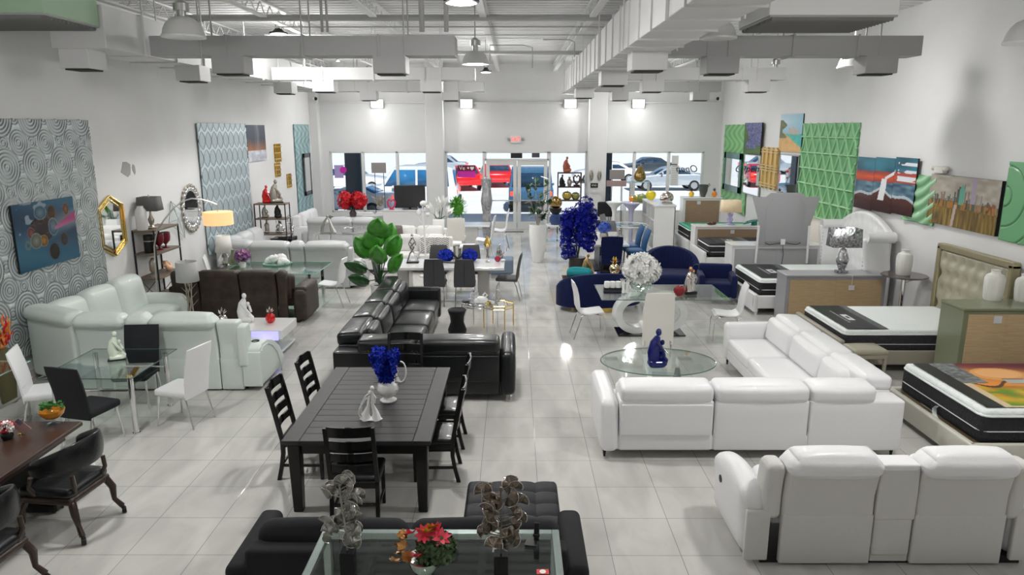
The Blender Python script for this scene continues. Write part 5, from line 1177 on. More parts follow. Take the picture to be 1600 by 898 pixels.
for s in (-1,1):
    g = G(); g.tube([(s*.03,0,0),(s*.035,0,.08),(s*.04,0,.16)], [.035,.022,.03], 10); g.ball((s*.045,0,.17), (.03,.015,.035))
    for k in range(4): g.tube([(s*.045+(k-1.5)*.015,0,.19),(s*.05+(k-1.5)*.024,0,.235),(s*.052+(k-1.5)*.03,-.012,.26-.006*abs(k-1.3))], [.008,.007,.005], 6)
    g.tube([(s*.045-s*.025,0,.155),(s*.045-s*.055,0,.18),(s*.045-s*.06,0,.205)], [.009,.008,.005], 6); obj('hand', g, CERW, t)
t = thing('embracing_figurine', 'tall silver and gold embracing figurine on black base at the right of the ring-base table', 'figurine', (3.1,12.22,TZ), .2)
g = G(); g.tube([(-.03,0,.05),(-.05,0,.2),(-.02,0,.32),(.0,0,.4)], [.08,.055,.05,.02], 12); g.tube([(.05,.02,.05),(.06,.02,.2),(.045,0,.3),(.03,0,.38)], [.06,.05,.045,.02], 12); g.tube([(-.06,-.03,.33),(.0,-.06,.28),(.07,-.03,.3)], .02, 8); g.tube([(.08,-.01,.34),(.12,0,.27),(.08,-.04,.2)], .018, 8); obj('bodies', g, SILV, t)
obj('heads', G().ball((0,0,.44), (.035,.038,.045)).ball((.045,-.01,.40), (.03,.032,.038)), mat('rose_bronze', (.55,.28,.16), .25, .9), t); obj('base', G().box((0,0,.025), (.22,.16,.05), .004), BMET, t)
def apple(label, loc, m=CERR, sc=1.):
    t = thing('apple_ornament', label, 'ornament', loc, 0, None, scale=sc); obj('apple', G().lathe([(0,.01),(.04,0),(.075,.03),(.09,.08),(.075,.13),(.04,.15),(.01,.135),(0,.13)], n=24), m, t); obj('stalk', G().tube([(0,0,.13),(.01,0,.17)], .005, 5).leaf((.005,0,.15), (.06,0,.18), .025), PEWT, t); return t
apple('dark red apple ornament in front of the silver embracing figurine', (2.88,12.06,TZ), mat('deep_red_mosaic', (.30,.01,.015), .15, .3, coat=.5, bump=.8, bscale=60), 1.15)
apple('red apple ornament standing on the low table behind the white orchids', (2.72,15.35,.46), CERR, 1.05)
# oval glass coffee table
t = thing('oval_coffee_table', 'oval glass coffee table with a sculpted white base inside the white sectional', 'table', (2.02, 9.50, 0)); N = 56
P = [(.80*math.cos(2*PI*i/N), .60*math.sin(2*PI*i/N)) for i in range(N)]
obj('glass_top', G().prism(P, .41, .425, 'z'), GLS, t); obj('glass_edge', G().tube([(a,b,.418) for a, b in P], .008, 5, closed=True), mat('dark_green_glass_edge', (.08,.17,.13), .1, coat=.5), t)
obj('curved_base', G().ribbon([(-.38,.40),(-.3,.2),(-.12,.08),(.1,.1),(.28,.25),(.36,.40)], .05, [.3,.26,.22,.22,.26,.3]), LACQ, t); obj('plinth', G().cyl((0,0,0),(0,0,.1), .16, .12, 20), GREYL, t)
obj('cone_support', G().cyl((.22,-.25,0),(.22,-.25,.41), .1, .03, 4), mat('grey_metal_cone', (.30,.30,.30), .3, .7), t)
x, y, _ = W(1026, 572, .43); seated_figure('blue_figurine', 'glossy cobalt blue kneeling figurine on the oval glass coffee table', (x,y,.427), CERB, 1.45, .1, mother=True)
# ================================================================ navy lounge group
def barrel(label, loc, rz, w, h, m, flutes=True, seat=True, deep=.8):
    t = thing('barrel_sofa', label, 'sofa', loc, rz); N = 44; vs = []; K = 12; fs = []
    for i in range(N+1):
        a = -PI*.62+PI*1.24*i/N; c = math.cos(a); s = math.sin(a); top = h*(.66+.34*max(0,c)**.8) if c > 0 else h*.66*(1+.0*c); fl = .014*abs(math.sin(i*PI/2)) if flutes else 0
        ro, ri = 1., .78-fl*2
        prof = [(ro,.1),(ro,top*.5),(ro,top-.06),(ro-.04,top-.01),((ro+ri)/2,top),(ri+.03,top-.02),(ri,top-.08),(ri-.01,.45),(ri-.0,.1)]
        K = len(prof)
        for r_, z in prof: vs.append((s*r_*w/2, c*r_*deep*.55+.1, z))
    for i in range(N):
        for k in range(K-1): fs.append([i*K+k, i*K+k+1, (i+1)*K+k+1, (i+1)*K+k])
        fs.append([i*K+K-1, i*K, (i+1)*K, (i+1)*K+K-1])
    fs += [list(range(K)), [N*K+k for k in range(K)][::-1]]
    g = G(); g._add(vs, fs); bmesh.ops.recalc_face_normals(g.bm, faces=g.bm.faces[:]); obj('backrest', g, m, t)
    obj('seat', G().soft((0,-.02,.32), (w*.84,deep*.92,.26), .08, (0,0,.02)), m, t); obj('plinth', G().cyl((0,0,0),(0,0,.1), w*.3, n=28), GOLD, t); return t
barrel('navy velvet curved loveseat with its back to the viewer, left of the ring-base table', (1.72,14.3,0), PI+.12, 1.75, .80, NAVY, False, deep=.85)
barrel('navy velvet shell chair with a fluted channel back', (3.55,15.75,0), -.1, 1.3, .95, NAVY, True, deep=.95)
t = thing('navy_armchair', 'square navy velvet armchair beside the fluted shell chair', 'armchair', (4.3,14.75,0), -.15)
obj('seat', G().soft((0,0,.3), (.6,.6,.3), .05), NAVY, t); obj('backrest', G().soft((0,.32,.45), (.7,.16,.62), .05), NAVY, t)
for s in (-1,1): obj('armrest', G().soft((s*.33,.02,.38), (.12,.66,.48), .04), NAVY, t)
t = thing('coffee_table', 'mirrored low table between the navy loveseat and shell chair', 'table', (2.2,15.4,0)); obj('tabletop', G().box((0,0,.44), (1.2,.55,.03), .004), MIR, t)
for s in (-1,1): obj('leg_frame', G().box((s*.55,0,.21), (.04,.5,.42), .004), STEEL, t)
solo('pillow', G().soft((0,0,.09), (.55,.2,.2), .08, (.0,.02,.03)), mat('teal_fur', (.02,.28,.32), .95, bump=1., bscale=60), (1.42,15.1,.455), 'teal fur pillow peeking over the navy loveseat', 'pillow', rz=-.3)
t = thing('side_table', 'low dark bench behind the navy loveseat carrying the teal pillow', 'table', (1.35,15.1,0)); obj('tabletop', G().box((0,0,.43), (.6,.45,.04), .006), DWOOD, t); obj('pedestal', G().box((0,0,.2), (.4,.3,.41), .01), DWOOD, t)
seated_figure('gold_figurine', 'gold and bronze meditating figurine by the blue flower cascade', (1.62,15.3,.455), mat('antique_gold', (.48,.32,.16), .3, .85), 1.3, -.3)
pineapple('pale gold pineapple ornament behind the navy loveseat', (2.22,15.4,.455), mat('champagne_gold', (.66,.55,.35), .2, 1.), GOLD, 1.5)
solo('gold_bud', G().lathe([(0,0),(.06,.0),(.07,.03),(.11,.12),(.08,.22),(.02,.3),(0,.31)], n=8), mat('champagne_gold'), (3.15,16.95,.0), 'gold faceted bud ornament left of the shell chair', 'ornament')
# blue wisteria cascade
t = thing('wisteria_arrangement', 'towering cascade of cobalt blue blossoms in a dark pot', 'flowers', (1.55,17.0,.0))
obj('pot', G().lathe([(0,0),(.16,0),(.2,.1),(.22,.4),(.2,.55),(.17,.55)], n=24), mat('dark_pewter_pot', (.05,.045,.04), .4, .5), t)
for k, (dx, z0, z1, r_) in enumerate(((-.30,.60,1.55,.15),(-.14,.55,1.6,.15),(.04,.9,1.72,.15),(.2,.85,1.85,.16),(.33,.75,1.6,.14),(-.24,1.1,1.6,.16),(.1,1.2,1.7,.17))):
    g = G()
    for i in range(8): z = z0+(z1-z0)*i/7; petals(g, (dx+.03*math.sin(i*2+k), .08*math.sin(k*2), z), r_*(.6+.45*i/7), 40, .048, 100+k*10+i)
    obj('blossom_spray', g, mat('cobalt_petals', (.004,.010,.26), .5, spec=.2, var=.4, vscale=30), t)
g = G(); [g.tube([(0,0,.5),(.1*math.cos(i),.1*math.sin(i),1.2),(.3*math.cos(i),.1*math.sin(i),1.7)], .01, 5) for i in range(7)]; obj('branches', g, STEM, t)
# white and blue dining set to the right
t = thing('dining_table', 'white marble dining table with a black base among the blue velvet chairs', 'table', (2.42,18.75,0)); obj('tabletop', G().box((0,0,.735), (.95,2.3,.05), .006), MARB, t); obj('base', G().box((0,0,.36), (.4,1.2,.70), .02), BWOOD, t); obj('foot_plate', G().box((0,0,.02), (.7,1.6,.04), .01), BWOOD, t)
def velvet(label, m, group='blue velvet dining chairs'):
    t = thing('velvet_dining_chair', label, 'chair', group=group)
    obj('seat', G().soft((0,0,.40), (.5,.5,.16), .06, (0,0,.02)), m, t)
    obj('backrest', G().ribbon([(.2,.3),(.2,.5),(.22,.7),(.27,.88),(.32,1.02)], .09, [.46,.48,.52,.54,.52], n=8, crown=.03), m, t)
    for sx in (-1,1):
        for sy in (-1,1): obj('leg', G().cyl((sx*.2,sy*.2,.34), (sx*.21,sy*.22,0), .018, .012, 8), BMET, t)
    return t
v = velvet('navy velvet dining chair at the near end of the black-based marble table', NAVY); v.location = (2.4,17.45,0); v.rotation_euler = (0,0,PI)
v = velvet('nearer teal-blue velvet dining chair on the right side of the black-based marble table', TEALV); v.location = (3.25,18.6,0); v.rotation_euler = (0,0,-PI/2)
dup(v, (3.22,19.35,0), -PI/2, 'farther teal-blue velvet dining chair on the right side of the black-based marble table')
bouquet('small blue hydrangea arrangement in a dark pot on the black-based marble table', (2.38,18.6,.762), [('blue_blossoms',mat('periwinkle_petals',(.06,.13,.55),.5))], .17, .2, potm=PEWT, n=90, fr=.05, potr=.11, leaf=False)
couple('small silver couple figurine on the black-based marble table', (2.72,18.3,.762), .2, .9, SILV)
# ================================================================ right side: beds, dressers
def dresser(label, x0, x1, y0, y1, H, m, back, side=None, rows=3, cols=2, label_patch=True, feet=.0, name='dresser'):
    w, d = x1-x0, y1-y0; t = thing(name, label, 'dresser', ((x0+x1)/2, (y0+y1)/2, 0))
    obj('carcase', G().box((0,.01,(H-.04+feet)/2), (w-.02,d-.03,H-.04-feet), .006), m, t)
    obj('top_board', G().box((0,0,H-.02), (w,d,.04), .008), m, t)
    if back: obj('back_panel', G().box((0,-d/2+.018,(H+feet)/2-.03), (w-.16,.012,H-.12-feet), .002).box((0,-d/2+.01,(H+feet)/2-.03), (.012,.01,H-.12-feet)), back, t)
    for r_ in range(rows):
        for c in range(cols):
            ww, hh = (w-.08)/cols, (H-.12-feet)/rows; cx, cz = -w/2+.04+ww*(c+.5), feet+.05+hh*(r_+.5)
            q = obj('drawer', G().box((cx,d/2-.0,cz), (ww-.015,.02,hh-.015), .004), side or m, t); obj('knob', G().box((cx,d/2+.02,cz), (.12,.02,.015), .003), STEEL, q)
    if label_patch: obj('back_sticker', G().box((-.12,-d/2+.009,H-.16), (.11,.003,.10)), mat('pale_sticker', (.62,.66,.70), .6), t)
    if feet:
        for sx in (-1,1):
            for sy in (-1,1): obj('foot', G().cyl((sx*(w/2-.06),sy*(d/2-.06),0),(sx*(w/2-.06),sy*(d/2-.06),feet+.01), .025, .035, 10), m, t)
    return t
def mattress(label, x0, x1, y0, y1, z0, z1, top, side, name='mattress', tape=MATW, patchcol=None, fn=None, dots=False):
    w, d, h = x1-x0, y1-y0, z1-z0; t = thing(name, label, 'mattress', ((x0+x1)/2, (y0+y1)/2, z0))
    obj('side_band', G().soft((0,0,h/2), (w,d,h), .07, (.0,.0,0)), side, t)
    obj('top_quilt', G().soft((0,0,h-.02), (w-.03,d-.03,.09), .04, (0,0,.012)), top, t)
    def loop(z, e=0.):
        P = []; r = .09
        for (cx, cy, a0) in ((w/2-r,d/2-r,0),(-w/2+r,d/2-r,90),(-w/2+r,-d/2+r,180),(w/2-r,-d/2+r,270)): P += [(cx+(r+e)*math.cos(R(a0+q)), cy+(r+e)*math.sin(R(a0+q)), z) for q in (0,30,60,90)]
        return P
    obj('tape_edge', G().tube(loop(h-.035), .013, 6, closed=True), tape, t); obj('piping', G().tube(loop(h*.42,.002), .007, 5, closed=True), GREYW if not dots else tape, t)
    if fn:
        o = sheet('printed_panel', grid(fn[1], fn[2], fn[5], fn[6], None, fn[0]), vcol('satin_print', .35), t); o.rotation_euler = (-PI/2, 0, PI) if False else (-PI/2,0,0); o.location = (fn[3], fn[4], h+.0385); o.rotation_euler = (-PI/2+0,0,0)
        o.rotation_euler = Euler((-PI/2,0,0)); 
    return t
def labelstrip(u, v):
    c = (.022,.022,.027)
    if .42 < u < .58 and .35 < v < .6: c = (.75,.75,.76) if not (.46 < u < .54 and .43 < v < .52) else (.03,.03,.03)
    if .30 < u < .36 and .25 < v < .75 and int(v*60) % 3: c = (.45,.45,.47)
    if u > .8: c = (.20,.21,.22) if vn(u*60, v*60) > .5 else (.13,.14,.15)
    return c
def bedframe(label, x0, x1, y0, y1, m, zr=.3, foot=.45, hb=None, rail=.22, feet=True, name='bed_frame'):
    """bed with its head on the right wall; foot at x0"""
    w, d = x1-x0, y1-y0; t = thing(name, label, 'bed', ((x0+x1)/2, (y0+y1)/2, 0))
    for s in (-1,1): obj('side_rail', G().soft((0,s*(d/2-.03),zr-rail/2+.05), (w,.06,rail), .02), m, t)
    obj('footboard', G().soft((-w/2+.04,0,.06+(foot-.06)/2), (.08,d+.04,foot-.06), .025), m, t)
    for i in range(9): obj('slat', G().box((-w/2+.2+i*(w-.4)/8,0,zr-.05), (.09,d-.1,.03)), PLY, t)
    for sx in (-1,1):
        for sy in (-1,1): obj('foot', G().cyl((sx*(w/2-.08),sy*(d/2-.06),0),(sx*(w/2-.08),sy*(d/2-.06),.12), .025, .04, 10), m, t)
    if hb: hb(t, w, d)
    return t
XH = XR-.06
# --- bed 3 (nearest, printed mattress)
def flat_hb(t, w, d): obj('headboard', G().soft((w/2-.05,0,.6), (.1,d+.1,1.15), .03), MATS['champagne_leather'], t)
CHL = mat('champagne_leather', (.62,.61,.53), .4, coat=.2)
bedframe('cream upholstered platform bed under the sunset-printed mattress, far right', 4.86, XH, 7.02, 8.78, CHL, .27, .32, flat_hb)
def sunsetprint(u, v):
    if u < .10: return (.022,.022,.027)
    if u < .24 and v > .5: return mixc((.12,.13,.14), (.4,.42,.42), vn(u*50, v*50))
    q = (u-.12)/.88; c = mixc((.85,.38,.08), (.20,.03,.09), max(0, (v-.55)*2+.4*q)); c = mixc(c, (.90,.62,.22), max(0, .8-abs(v-.72)*5)*(1-q))
    if v < .45: c = mixc((.55,.22,.02), (.75,.62,.05), vn(u*18, v*12)); c = mixc(c, (.15,.35,.02), max(0, vn(u*12+5, v*20)-.45)*2)
    if q > .6 and v < .5: c = mixc(c, (.85,.10,.01), .6)
    if abs(v-.5-.08*math.sin(u*20)) < .02: c = (.12,.05,.03)
    if math.hypot((u-.4)/.16, (v-.72)/.16) < 1: c = (.82,.45,.18) if math.hypot((u-.4)/.13, (v-.74)/.11) > 1 else (.90,.55,.28)
    if abs(u-.42) < .06 and abs(v-.55) < .06: c = (.55,.55,.52) if abs(v-.55) < .045 else (.3,.2,.15)
    if u < .14 or v < .03: c = (.72,.60,.42)
    return c
mattress('thick black mattress printed with an orange tropical sunset picture, far right', 5.0, XH-.12, 7.1, 8.72, .28, .64, MATW, MATB, fn=(sunsetprint, 2.10, 1.46, .03, -.73, 130, 100))
obj('handle_tag', G().ribbon([(0,0),(.05,.03),(.07,.1),(.02,.15)], .006, .05), MATW, [o for o in bpy.data.objects if o.name.startswith('mattress')][0]).location = (-1.14,-.1,.0)
solo('accent_pillow', G().soft((0,0,.12), (.5,.55,.2), .08, (0,0,.04), rot=(0,-.25,0)), mat('gold_leaf_fabric', (.36,.24,.04), .7, bump=1.2, bscale=50, var=.7, vscale=30), (6.72,8.38,.67), 'gold and brown leaf-patterned pillow at the head of the printed mattress', 'pillow')
# --- bed 2
def tuft_hb(t, w, d):
    def f(o, u):
        if u[0] < -.5:
            a = math.sin((u[1]+1)*PI*3.5); b = math.sin((u[2]+1)*PI*2.5+ (PI/2)*0); o.x += .055*max(0, 1-2.2*math.hypot((((u[1]+1)*3.5+.5*(int((u[2]+1)*2.5) % 2)) % 1)-.5, ((u[2]+1)*2.5 % 1)-.5))
        return o
    q = obj('headboard', G().soft((w/2-.06,0,.95), (.08,d+.02,1.3), .03, fn=f, n=44), mat('champagne_velvet', (.38,.36,.27), .35, coat=.2), t); g = G()
    for s in (-1,1): g.box((w/2-.06,s*(d/2+.05),.86), (.13,.1,1.62), .015)
    g.box((w/2-.06,0,1.66), (.13,d+.2,.1), .015); obj('headboard_frame', g, mat('aged_gold_frame', (.36,.32,.20), .35, .5), q)
bedframe('bed with a gold-framed button-tufted champagne headboard on the right wall', 4.86, XH, 10.18, 11.86, mat('taupe_silver_lacquer', (.36,.33,.27), .35, coat=.2), .3, .52, tuft_hb)
mattress('white quilted mattress with black diamond-pattern sides and dark label strip', 4.96, XH-.12, 10.25, 11.8, .3, .62, MATW, mat('dotted_black_ticking', (.03,.03,.035), .8, bump=1., bscale=26), fn=(labelstrip, .62, 1.44, -.75, -.72, 90, 90))
t = thing('vanity_stool', 'champagne cushioned wooden stool at the foot of the quilted bed', 'stool', (5.12,9.92,0), .05); TS = MATS['taupe_silver_lacquer']
obj('cushion', G().soft((0,0,.46), (.5,.4,.08), .035, (0,0,.02)), MATS['champagne_velvet'], t); obj('seat_frame', G().box((0,0,.395), (.48,.38,.06), .008), TS, t)
for sx in (-1,1):
    for sy in (-1,1): obj('leg', G().box((sx*.215,sy*.165,.19), (.05,.05,.38), .006, taper=.7), TS, t)
dresser('olive grey lacquered chest with a beige back panel, at the right edge', 6.16, XR-.02, 9.42, 9.98, 1.2, OLIV, PLY, rows=5, cols=1)
def ribvase(label, loc, sc=1., tied=True):
    t = thing('ribbed_vase', label, 'vase', loc, 0, 'white ribbed bottle vases', scale=sc)
    obj('vase_body', G().lathe([(0,0),(.11,0),(.12,.02),(.135,.2),(.135,.33),(.115,.38),(.065,.41),(.06,.44),(.07,.46),(.055,.46)], n=36, wob=.02, k=18), mat('matte_white_ceramic', (.74,.74,.70), .6), t)
    return t
ribvase('white ribbed vase on the olive chest in front of the tufted headboard', W(1550,468,1.2), .95)
ribvase('second white ribbed vase at the right edge on the olive chest', W(1597,470,1.2), .85)
dresser('long grey lacquered dresser with a beige back panel carrying the mosaic lamp', 5.05, 6.92, 12.88, 13.4, .95, GREYL, PLY, rows=3, cols=3, label_patch=False)
MOS = mat('silver_mosaic', (.42,.42,.44), .12, .9, bump=2., bscale=28, var=.7, vscale=25)
x, y, _ = W(1312, 425, .95); t = tlamp('mirror-mosaic diamond lamp with a mosaic drum shade on the grey dresser', (x,13.12,.95), (.265,.25,.50,.84,.6), lambda g: g.lathe([(0,.05),(.06,.06),(.13,.25),(.06,.44),(.03,.5)], n=6).box((0,0,.025), (.2,.14,.05), .004), MOS, MOS)
t = thing('price_tag', 'white paper price tag hanging over the edge of the grey dresser', 'tag', (x+.02,12.862,.0)); obj('card', G().box((.08,0,.72), (.11,.006,.09), .002), LACQ, t); obj('string', G().tube([(0,.1,.96),(.05,.02,.965),(.08,0,.94),(.08,0,.76)], .004, 5), CERW, t)
t = thing('bar_table', 'tall round dark-topped bar table against the right wall', 'table', (6.96,12.42,0)); obj('tabletop', G().lathe([(0,1.03),(.37,1.03),(.39,1.045),(.37,1.06),(0,1.06)], n=36), mat('dark_brown_top', (.07,.05,.045), .25, coat=.4), t); obj('post', G().cyl((0,0,.03),(0,0,1.03), .04, n=16), CHR, t); obj('base', G().lathe([(0,0),(.22,0),(.22,.01),(.05,.04),(0,.04)], n=32), CHR, t)
obj('brace', G().tube([(0,0,.9),(.1,-.1,.98),(.2,-.18,1.03)], .008, 6), CHR, t)
ribvase('white ribbed vase alone on the tall round bar table', (6.93,12.42,1.06), .98)
# --- bed 1
def sleigh_hb(t, w, d):
    WT = mat('white_tufted_leather', (.80,.80,.80), .4, coat=.15); X = w/2
    def f(o, u):
        if u[0] < -.3 and True:
            p, q = (u[1]+1)*4.5, (u[2]+1)*3.; q2 = p+.5*(int(q) % 2); o.x += .035*max(0, 1-2.4*math.hypot((q2 % 1)-.5, (q % 1)-.5))
        o.z += .28*(1-u[1]**2)*max(0, u[2]) if True else 0
        return o
    q = obj('headboard', G().soft((X-.12,0,1.02), (.14,d+.2,1.3), .05, fn=f, n=54), WT, t)
    def sc(o, u): o.x -= .10*max(0, u[2]); return o
    for s in (-1,1):
        obj('wing', G().soft((X-.30,s*(d/2+.12),.86), (.5,.12,1.36), .05, fn=sc), WT, q)
        g = G().tube([(X-.05,s*(d/2+.12),1.56),(X-.28,s*(d/2+.13),1.56),(X-.58,s*(d/2+.13),1.56)], .11, 14); obj('scroll', g, WT, q)
        g = G()
        for i in range(16): g.ball((X-.57,s*(d/2+.06),.25+i*.075), .013, 6)
        obj('nail_trim', g, STEEL, q)
bedframe('white leather bed with a curved crystal-tufted winged headboard', 4.72, XH, 13.6, 15.36, WHITE, .34, .42, sleigh_hb, rail=.26)
def longstrip(u, v): return labelstrip(u, v)
mattress('black-sided pillow-top mattress on the white winged bed', 4.84, XH-.25, 13.66, 15.30, .36, .68, MATW, MATB, fn=(longstrip, .85, 1.45, -.62, -.72, 90, 90))
dresser('white dresser with a grey back carrying the big mirror frame', 4.92, 6.95, 15.85, 16.4, 1.04, LACQ, mat('grey_board', (.40,.40,.41), .6), rows=3, cols=3, feet=.1, label_patch=False)
t = thing('dresser_mirror', 'large grey shield-shaped mirror back standing on the white dresser', 'mirror', (6.02,15.8,1.04)); GB = mat('grey_board2', (.37,.37,.38), .5)
out = [(-.52,0),(-.56,.55),(-.73,1.08),(-.44,1.08),(-.34,1.17),(.34,1.17),(.44,1.08),(.76,1.08),(.60,.5),(.56,0)]
obj('backing', G().prism(out, -.02, .04, 'y', .006), GB, t); obj('mirror_glass', G().prism([(a*.86, .06+b*.86) for a, b in out], .04, .05, 'y'), MIR, t)
inn = [(-.40,.08),(-.42,.85),(-.32,1.0),(-.26,1.06),(.30,1.06),(.38,.98),(.44,.85),(.40,.08)]
obj('raised_panel', G().prism(inn, -.035, -.01, 'y', .006), GB, t)
for s in (-1,1): obj('support_strap', G().box((s*.57,-.04,.02), (.05,.02,.85), .004, rot=(0,-s*.02,0)), LACQ, t)
obj('bracket', G().box((0,-.05,.08), (.10,.03,.13), .006), LACQ, t); obj('cable', G().tube([(0,-.05,.02),(.03,-.06,-.2),(0,-.05,-.5)], .006, 5).tube([(-.4,-.045,.06),(-.3,-.05,.02),(-.05,-.05,.06)], .008, 5).tube([(.4,-.045,.06),(.3,-.05,.02),(.05,-.05,.06)], .008, 5), BMET, t)
dresser('small cream nightstand under the lit lamp by the right wall', 6.5, 7.15, 17.1, 17.5, .72, CREAM, None, rows=2, cols=1, label_patch=False, name='nightstand')
tlamp('lit table lamp with a warm cream shade on the cream nightstand', (6.78,17.3,.72), (.235,.22,.28,.62,.7), lambda g: g.lathe([(0,0),(.1,0),(.1,.03),(.03,.06),(.05,.1),(.08,.15),(.03,.22),(.02,.28)], n=10), mat('lit_cream_shade', (.9,.72,.5), .8, emit=(1,.70,.40), es=.7), SILV, lit=4)
# beds and dressers toward the storefront
bedframe('white slatted-side bed with the dark-label mattress, third from the storefront', 4.8, XH, 17.75, 19.05, LACQ, .36, .55)
mattress('black mattress with white tape edge in front of the tan-backed low dresser', 4.95, 7.1, 17.82, 18.98, .4, .72, MATB, MATB, fn=(labelstrip, .9, 1.0, -.4, -.5, 60, 60))
dresser('long white dresser with a tan back panel behind the dark-label mattress', 4.95, 7.25, 19.3, 19.8, 1.0, LACQ, PLYD, rows=2, cols=3)
x, y, _ = WY(1141, 353, 19.5); tlamp('cream-shaded lamp with a violet glass base on the long white dresser', (x,19.55,1.0), (.25,.23,.36,.68,.7), lambda g: g.lathe([(0,0),(.12,0),(.12,.03),(.04,.06),(.09,.14),(.05,.22),(.08,.3),(.02,.36)], n=16), mat('cream_shade', (.72,.60,.42), .8, emit=(1,.75,.45), es=.15), mat('violet_crystal', (.45,.42,.68), .1, coat=.6))
t = thing('tray_ornament', 'little dark bow-shaped ornament on the left of the long white dresser', 'ornament', (5.45,19.5,1.0)); obj('body', G().ball((-.06,0,.04), (.07,.04,.035)).ball((.06,0,.05), (.07,.04,.045)).ball((0,0,.03), .03), mat('dark_brown_ceramic', (.08,.03,.03), .3), t)
t = thing('leaf_dish', 'glossy emerald green leaf-shaped dish on the right of the long white dresser', 'dish', (6.62,19.5,1.0)); g = G(); g.leaf((-.3,0,.03), (.35,0,.22), .3, n=8, bend=.1); obj('dish', g, mat('emerald_glaze', (.0,.22,.16), .1, coat=.6), t, solid=.02); obj('foot', G().cyl((0,0,0),(0,0,.1), .08), mat('emerald_glaze'), t)
bedframe('low bed with a green-topped mattress beside the white bookcase', 5.0, XH, 20.3, 21.9, LACQ, .36, .45)
mattress('black mattress with an emerald green satin top, behind the white bookcase', 5.06, 7.2, 20.36, 21.84, .4, .76, mat('emerald_satin', (.02,.30,.18), .35, bump=.6, bscale=10), MATB)
dresser('tall white chest with a tan back panel near the storefront', 5.28, 6.5, 22.2, 22.7, 1.5, LACQ, PLYD, rows=5, cols=1)
for xx, c, l in ((5.58,(.80,.50,.02),'yellow pineapple ornament on the tall tan-backed chest'), (6.3,(.85,.30,.02),'orange pineapple ornament on the tall tan-backed chest')):
    pineapple(l, (xx,22.45,1.5), mat('ceramic_%d' % int(c[1]*100), c, .2, coat=.5), mat('dark_violet', (.10,.06,.14), .4), 1.1)
t = thing('jug', 'dark grey two-handled jug between the pineapple ornaments on the tall chest', 'jug', (5.95,22.45,1.5)); obj('body', G().lathe([(0,0),(.07,0),(.13,.2),(.14,.32),(.16,.38),(.14,.38),(.1,.2),(0,.05)], n=20), mat('charcoal_glaze', (.09,.10,.10), .4), t)
for s in (-1,1): obj('handle', G().tube([(s*.13,0,.3),(s*.2,0,.36),(s*.17,0,.42),(s*.15,0,.38)], .012, 6), MATS['charcoal_glaze'], t)
# white bookcase seen end-on
t = thing('bookcase', 'tall white bookcase seen end-on with open compartments on its left', 'bookcase', (4.45,21.9,0)); w, d, H = .62, 2.0, 1.4
g = G().box((0,-d/2+.02,H/2), (w,.04,H), .006).box((0,d/2-.02,H/2), (w,.04,H), .006).box((w/2-.015,0,H/2), (.03,d,H), .004).box((0,0,H-.02), (w+.04,d+.04,.05), .008).box((0,0,.04), (w,d,.08), .004)
for z in (.48,.93): g.box((0,0,z), (w-.02,d-.04,.03))
for yy in (-.33,.33): g.box((0,yy,H/2), (w-.02,.03,H-.1))
obj('carcase', g, LACQ, t)
t = thing('helmet_sculpture', 'polished silver shell-shaped sculpture on top of the white bookcase', 'sculpture', (4.55,21.2,1.425)); obj('shell', G().ball((0,0,.17), (.2,.16,.17), 16, fn=lambda c: (c[0], c[1], c[2]) if c[2] > -.6 else (c[0]*.8, c[1]*.8, -.6)).ball((-.12,-.05,.12), (.1,.1,.1)), mat('smoky_silver', (.55,.50,.46), .12, 1.), t); obj('base', G().box((0,0,.02), (.3,.2,.04), .006), PEWT, t)
apple('bright yellow round fruit ornament with dark leaves on the white bookcase', (4.28,22.3,1.425), mat('yellow_glaze', (.72,.58,.01), .25, coat=.4), 1.8)
# ================================================================ right wall
GRP = mat('green_relief_paint', (.13,.42,.17), .38, coat=.2); GRPL = vcol('green_relief_two_tone', .38, coat=.2)
def onr(a, b, c_, d_, x=None): # pixel box on the right wall -> y0,y1,z0,z1 (a,b left-top)
    x = x or XR-.03; q0, q1, q2 = WX(a, b, x), WX(c_, b, x), WX(a, d_, x); return q0, q1, q2
def starh(x, y, P=.44):
    c = P*.86; r = math.floor(y/c); v = y/c-r; u = x/P+(.5 if r & 1 else 0); fu = u-math.floor(u)
    def seg(px, py, ax, ay, bx, by): dx, dy = bx-ax, by-ay; t_ = max(0, min(1, ((px-ax)*dx+(py-ay)*dy)/(dx*dx+dy*dy))); return math.hypot(px-ax-t_*dx, py-ay-t_*dy)
    d = min(seg(fu,v,0,0,.5,1), seg(fu,v,1,0,.5,1), min(v,1-v)); d2 = min(abs(fu-.5)+max(0,v-.65), abs(fu-.25)*1.2+abs(v-.8), abs(fu-.75)*1.2+abs(v-.8))
    up = max(0, 1-d/.07); s = min(abs(fu-.5)/max(.05,(1-v)*.5), 1.5)
    return up, s
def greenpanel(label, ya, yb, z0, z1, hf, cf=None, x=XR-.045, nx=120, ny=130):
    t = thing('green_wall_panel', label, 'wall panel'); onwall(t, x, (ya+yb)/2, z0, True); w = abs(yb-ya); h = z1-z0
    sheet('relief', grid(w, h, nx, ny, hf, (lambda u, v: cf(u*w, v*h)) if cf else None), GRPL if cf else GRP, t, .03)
y1, y0 = WX(1255,195,XR-.05)[1], WX(1342,195,XR-.05)[1]
greenpanel('big green wall panel with a star-burst triangle relief on the right wall', y0, y1, 1.5, 3.72, lambda x, y: .05*starh(x,y)[0]-.02*min(1,starh(x,y)[1]), lambda x, y: mixc((.15,.40,.18), (.50,.78,.50), starh(x,y)[0]+.25*(starh(x,y)[1] < .5)), nx=190, ny=200)
y1, y0 = min(WX(1127,196,XR-.05)[1], 25.3), WX(1172,196,XR-.05)[1]
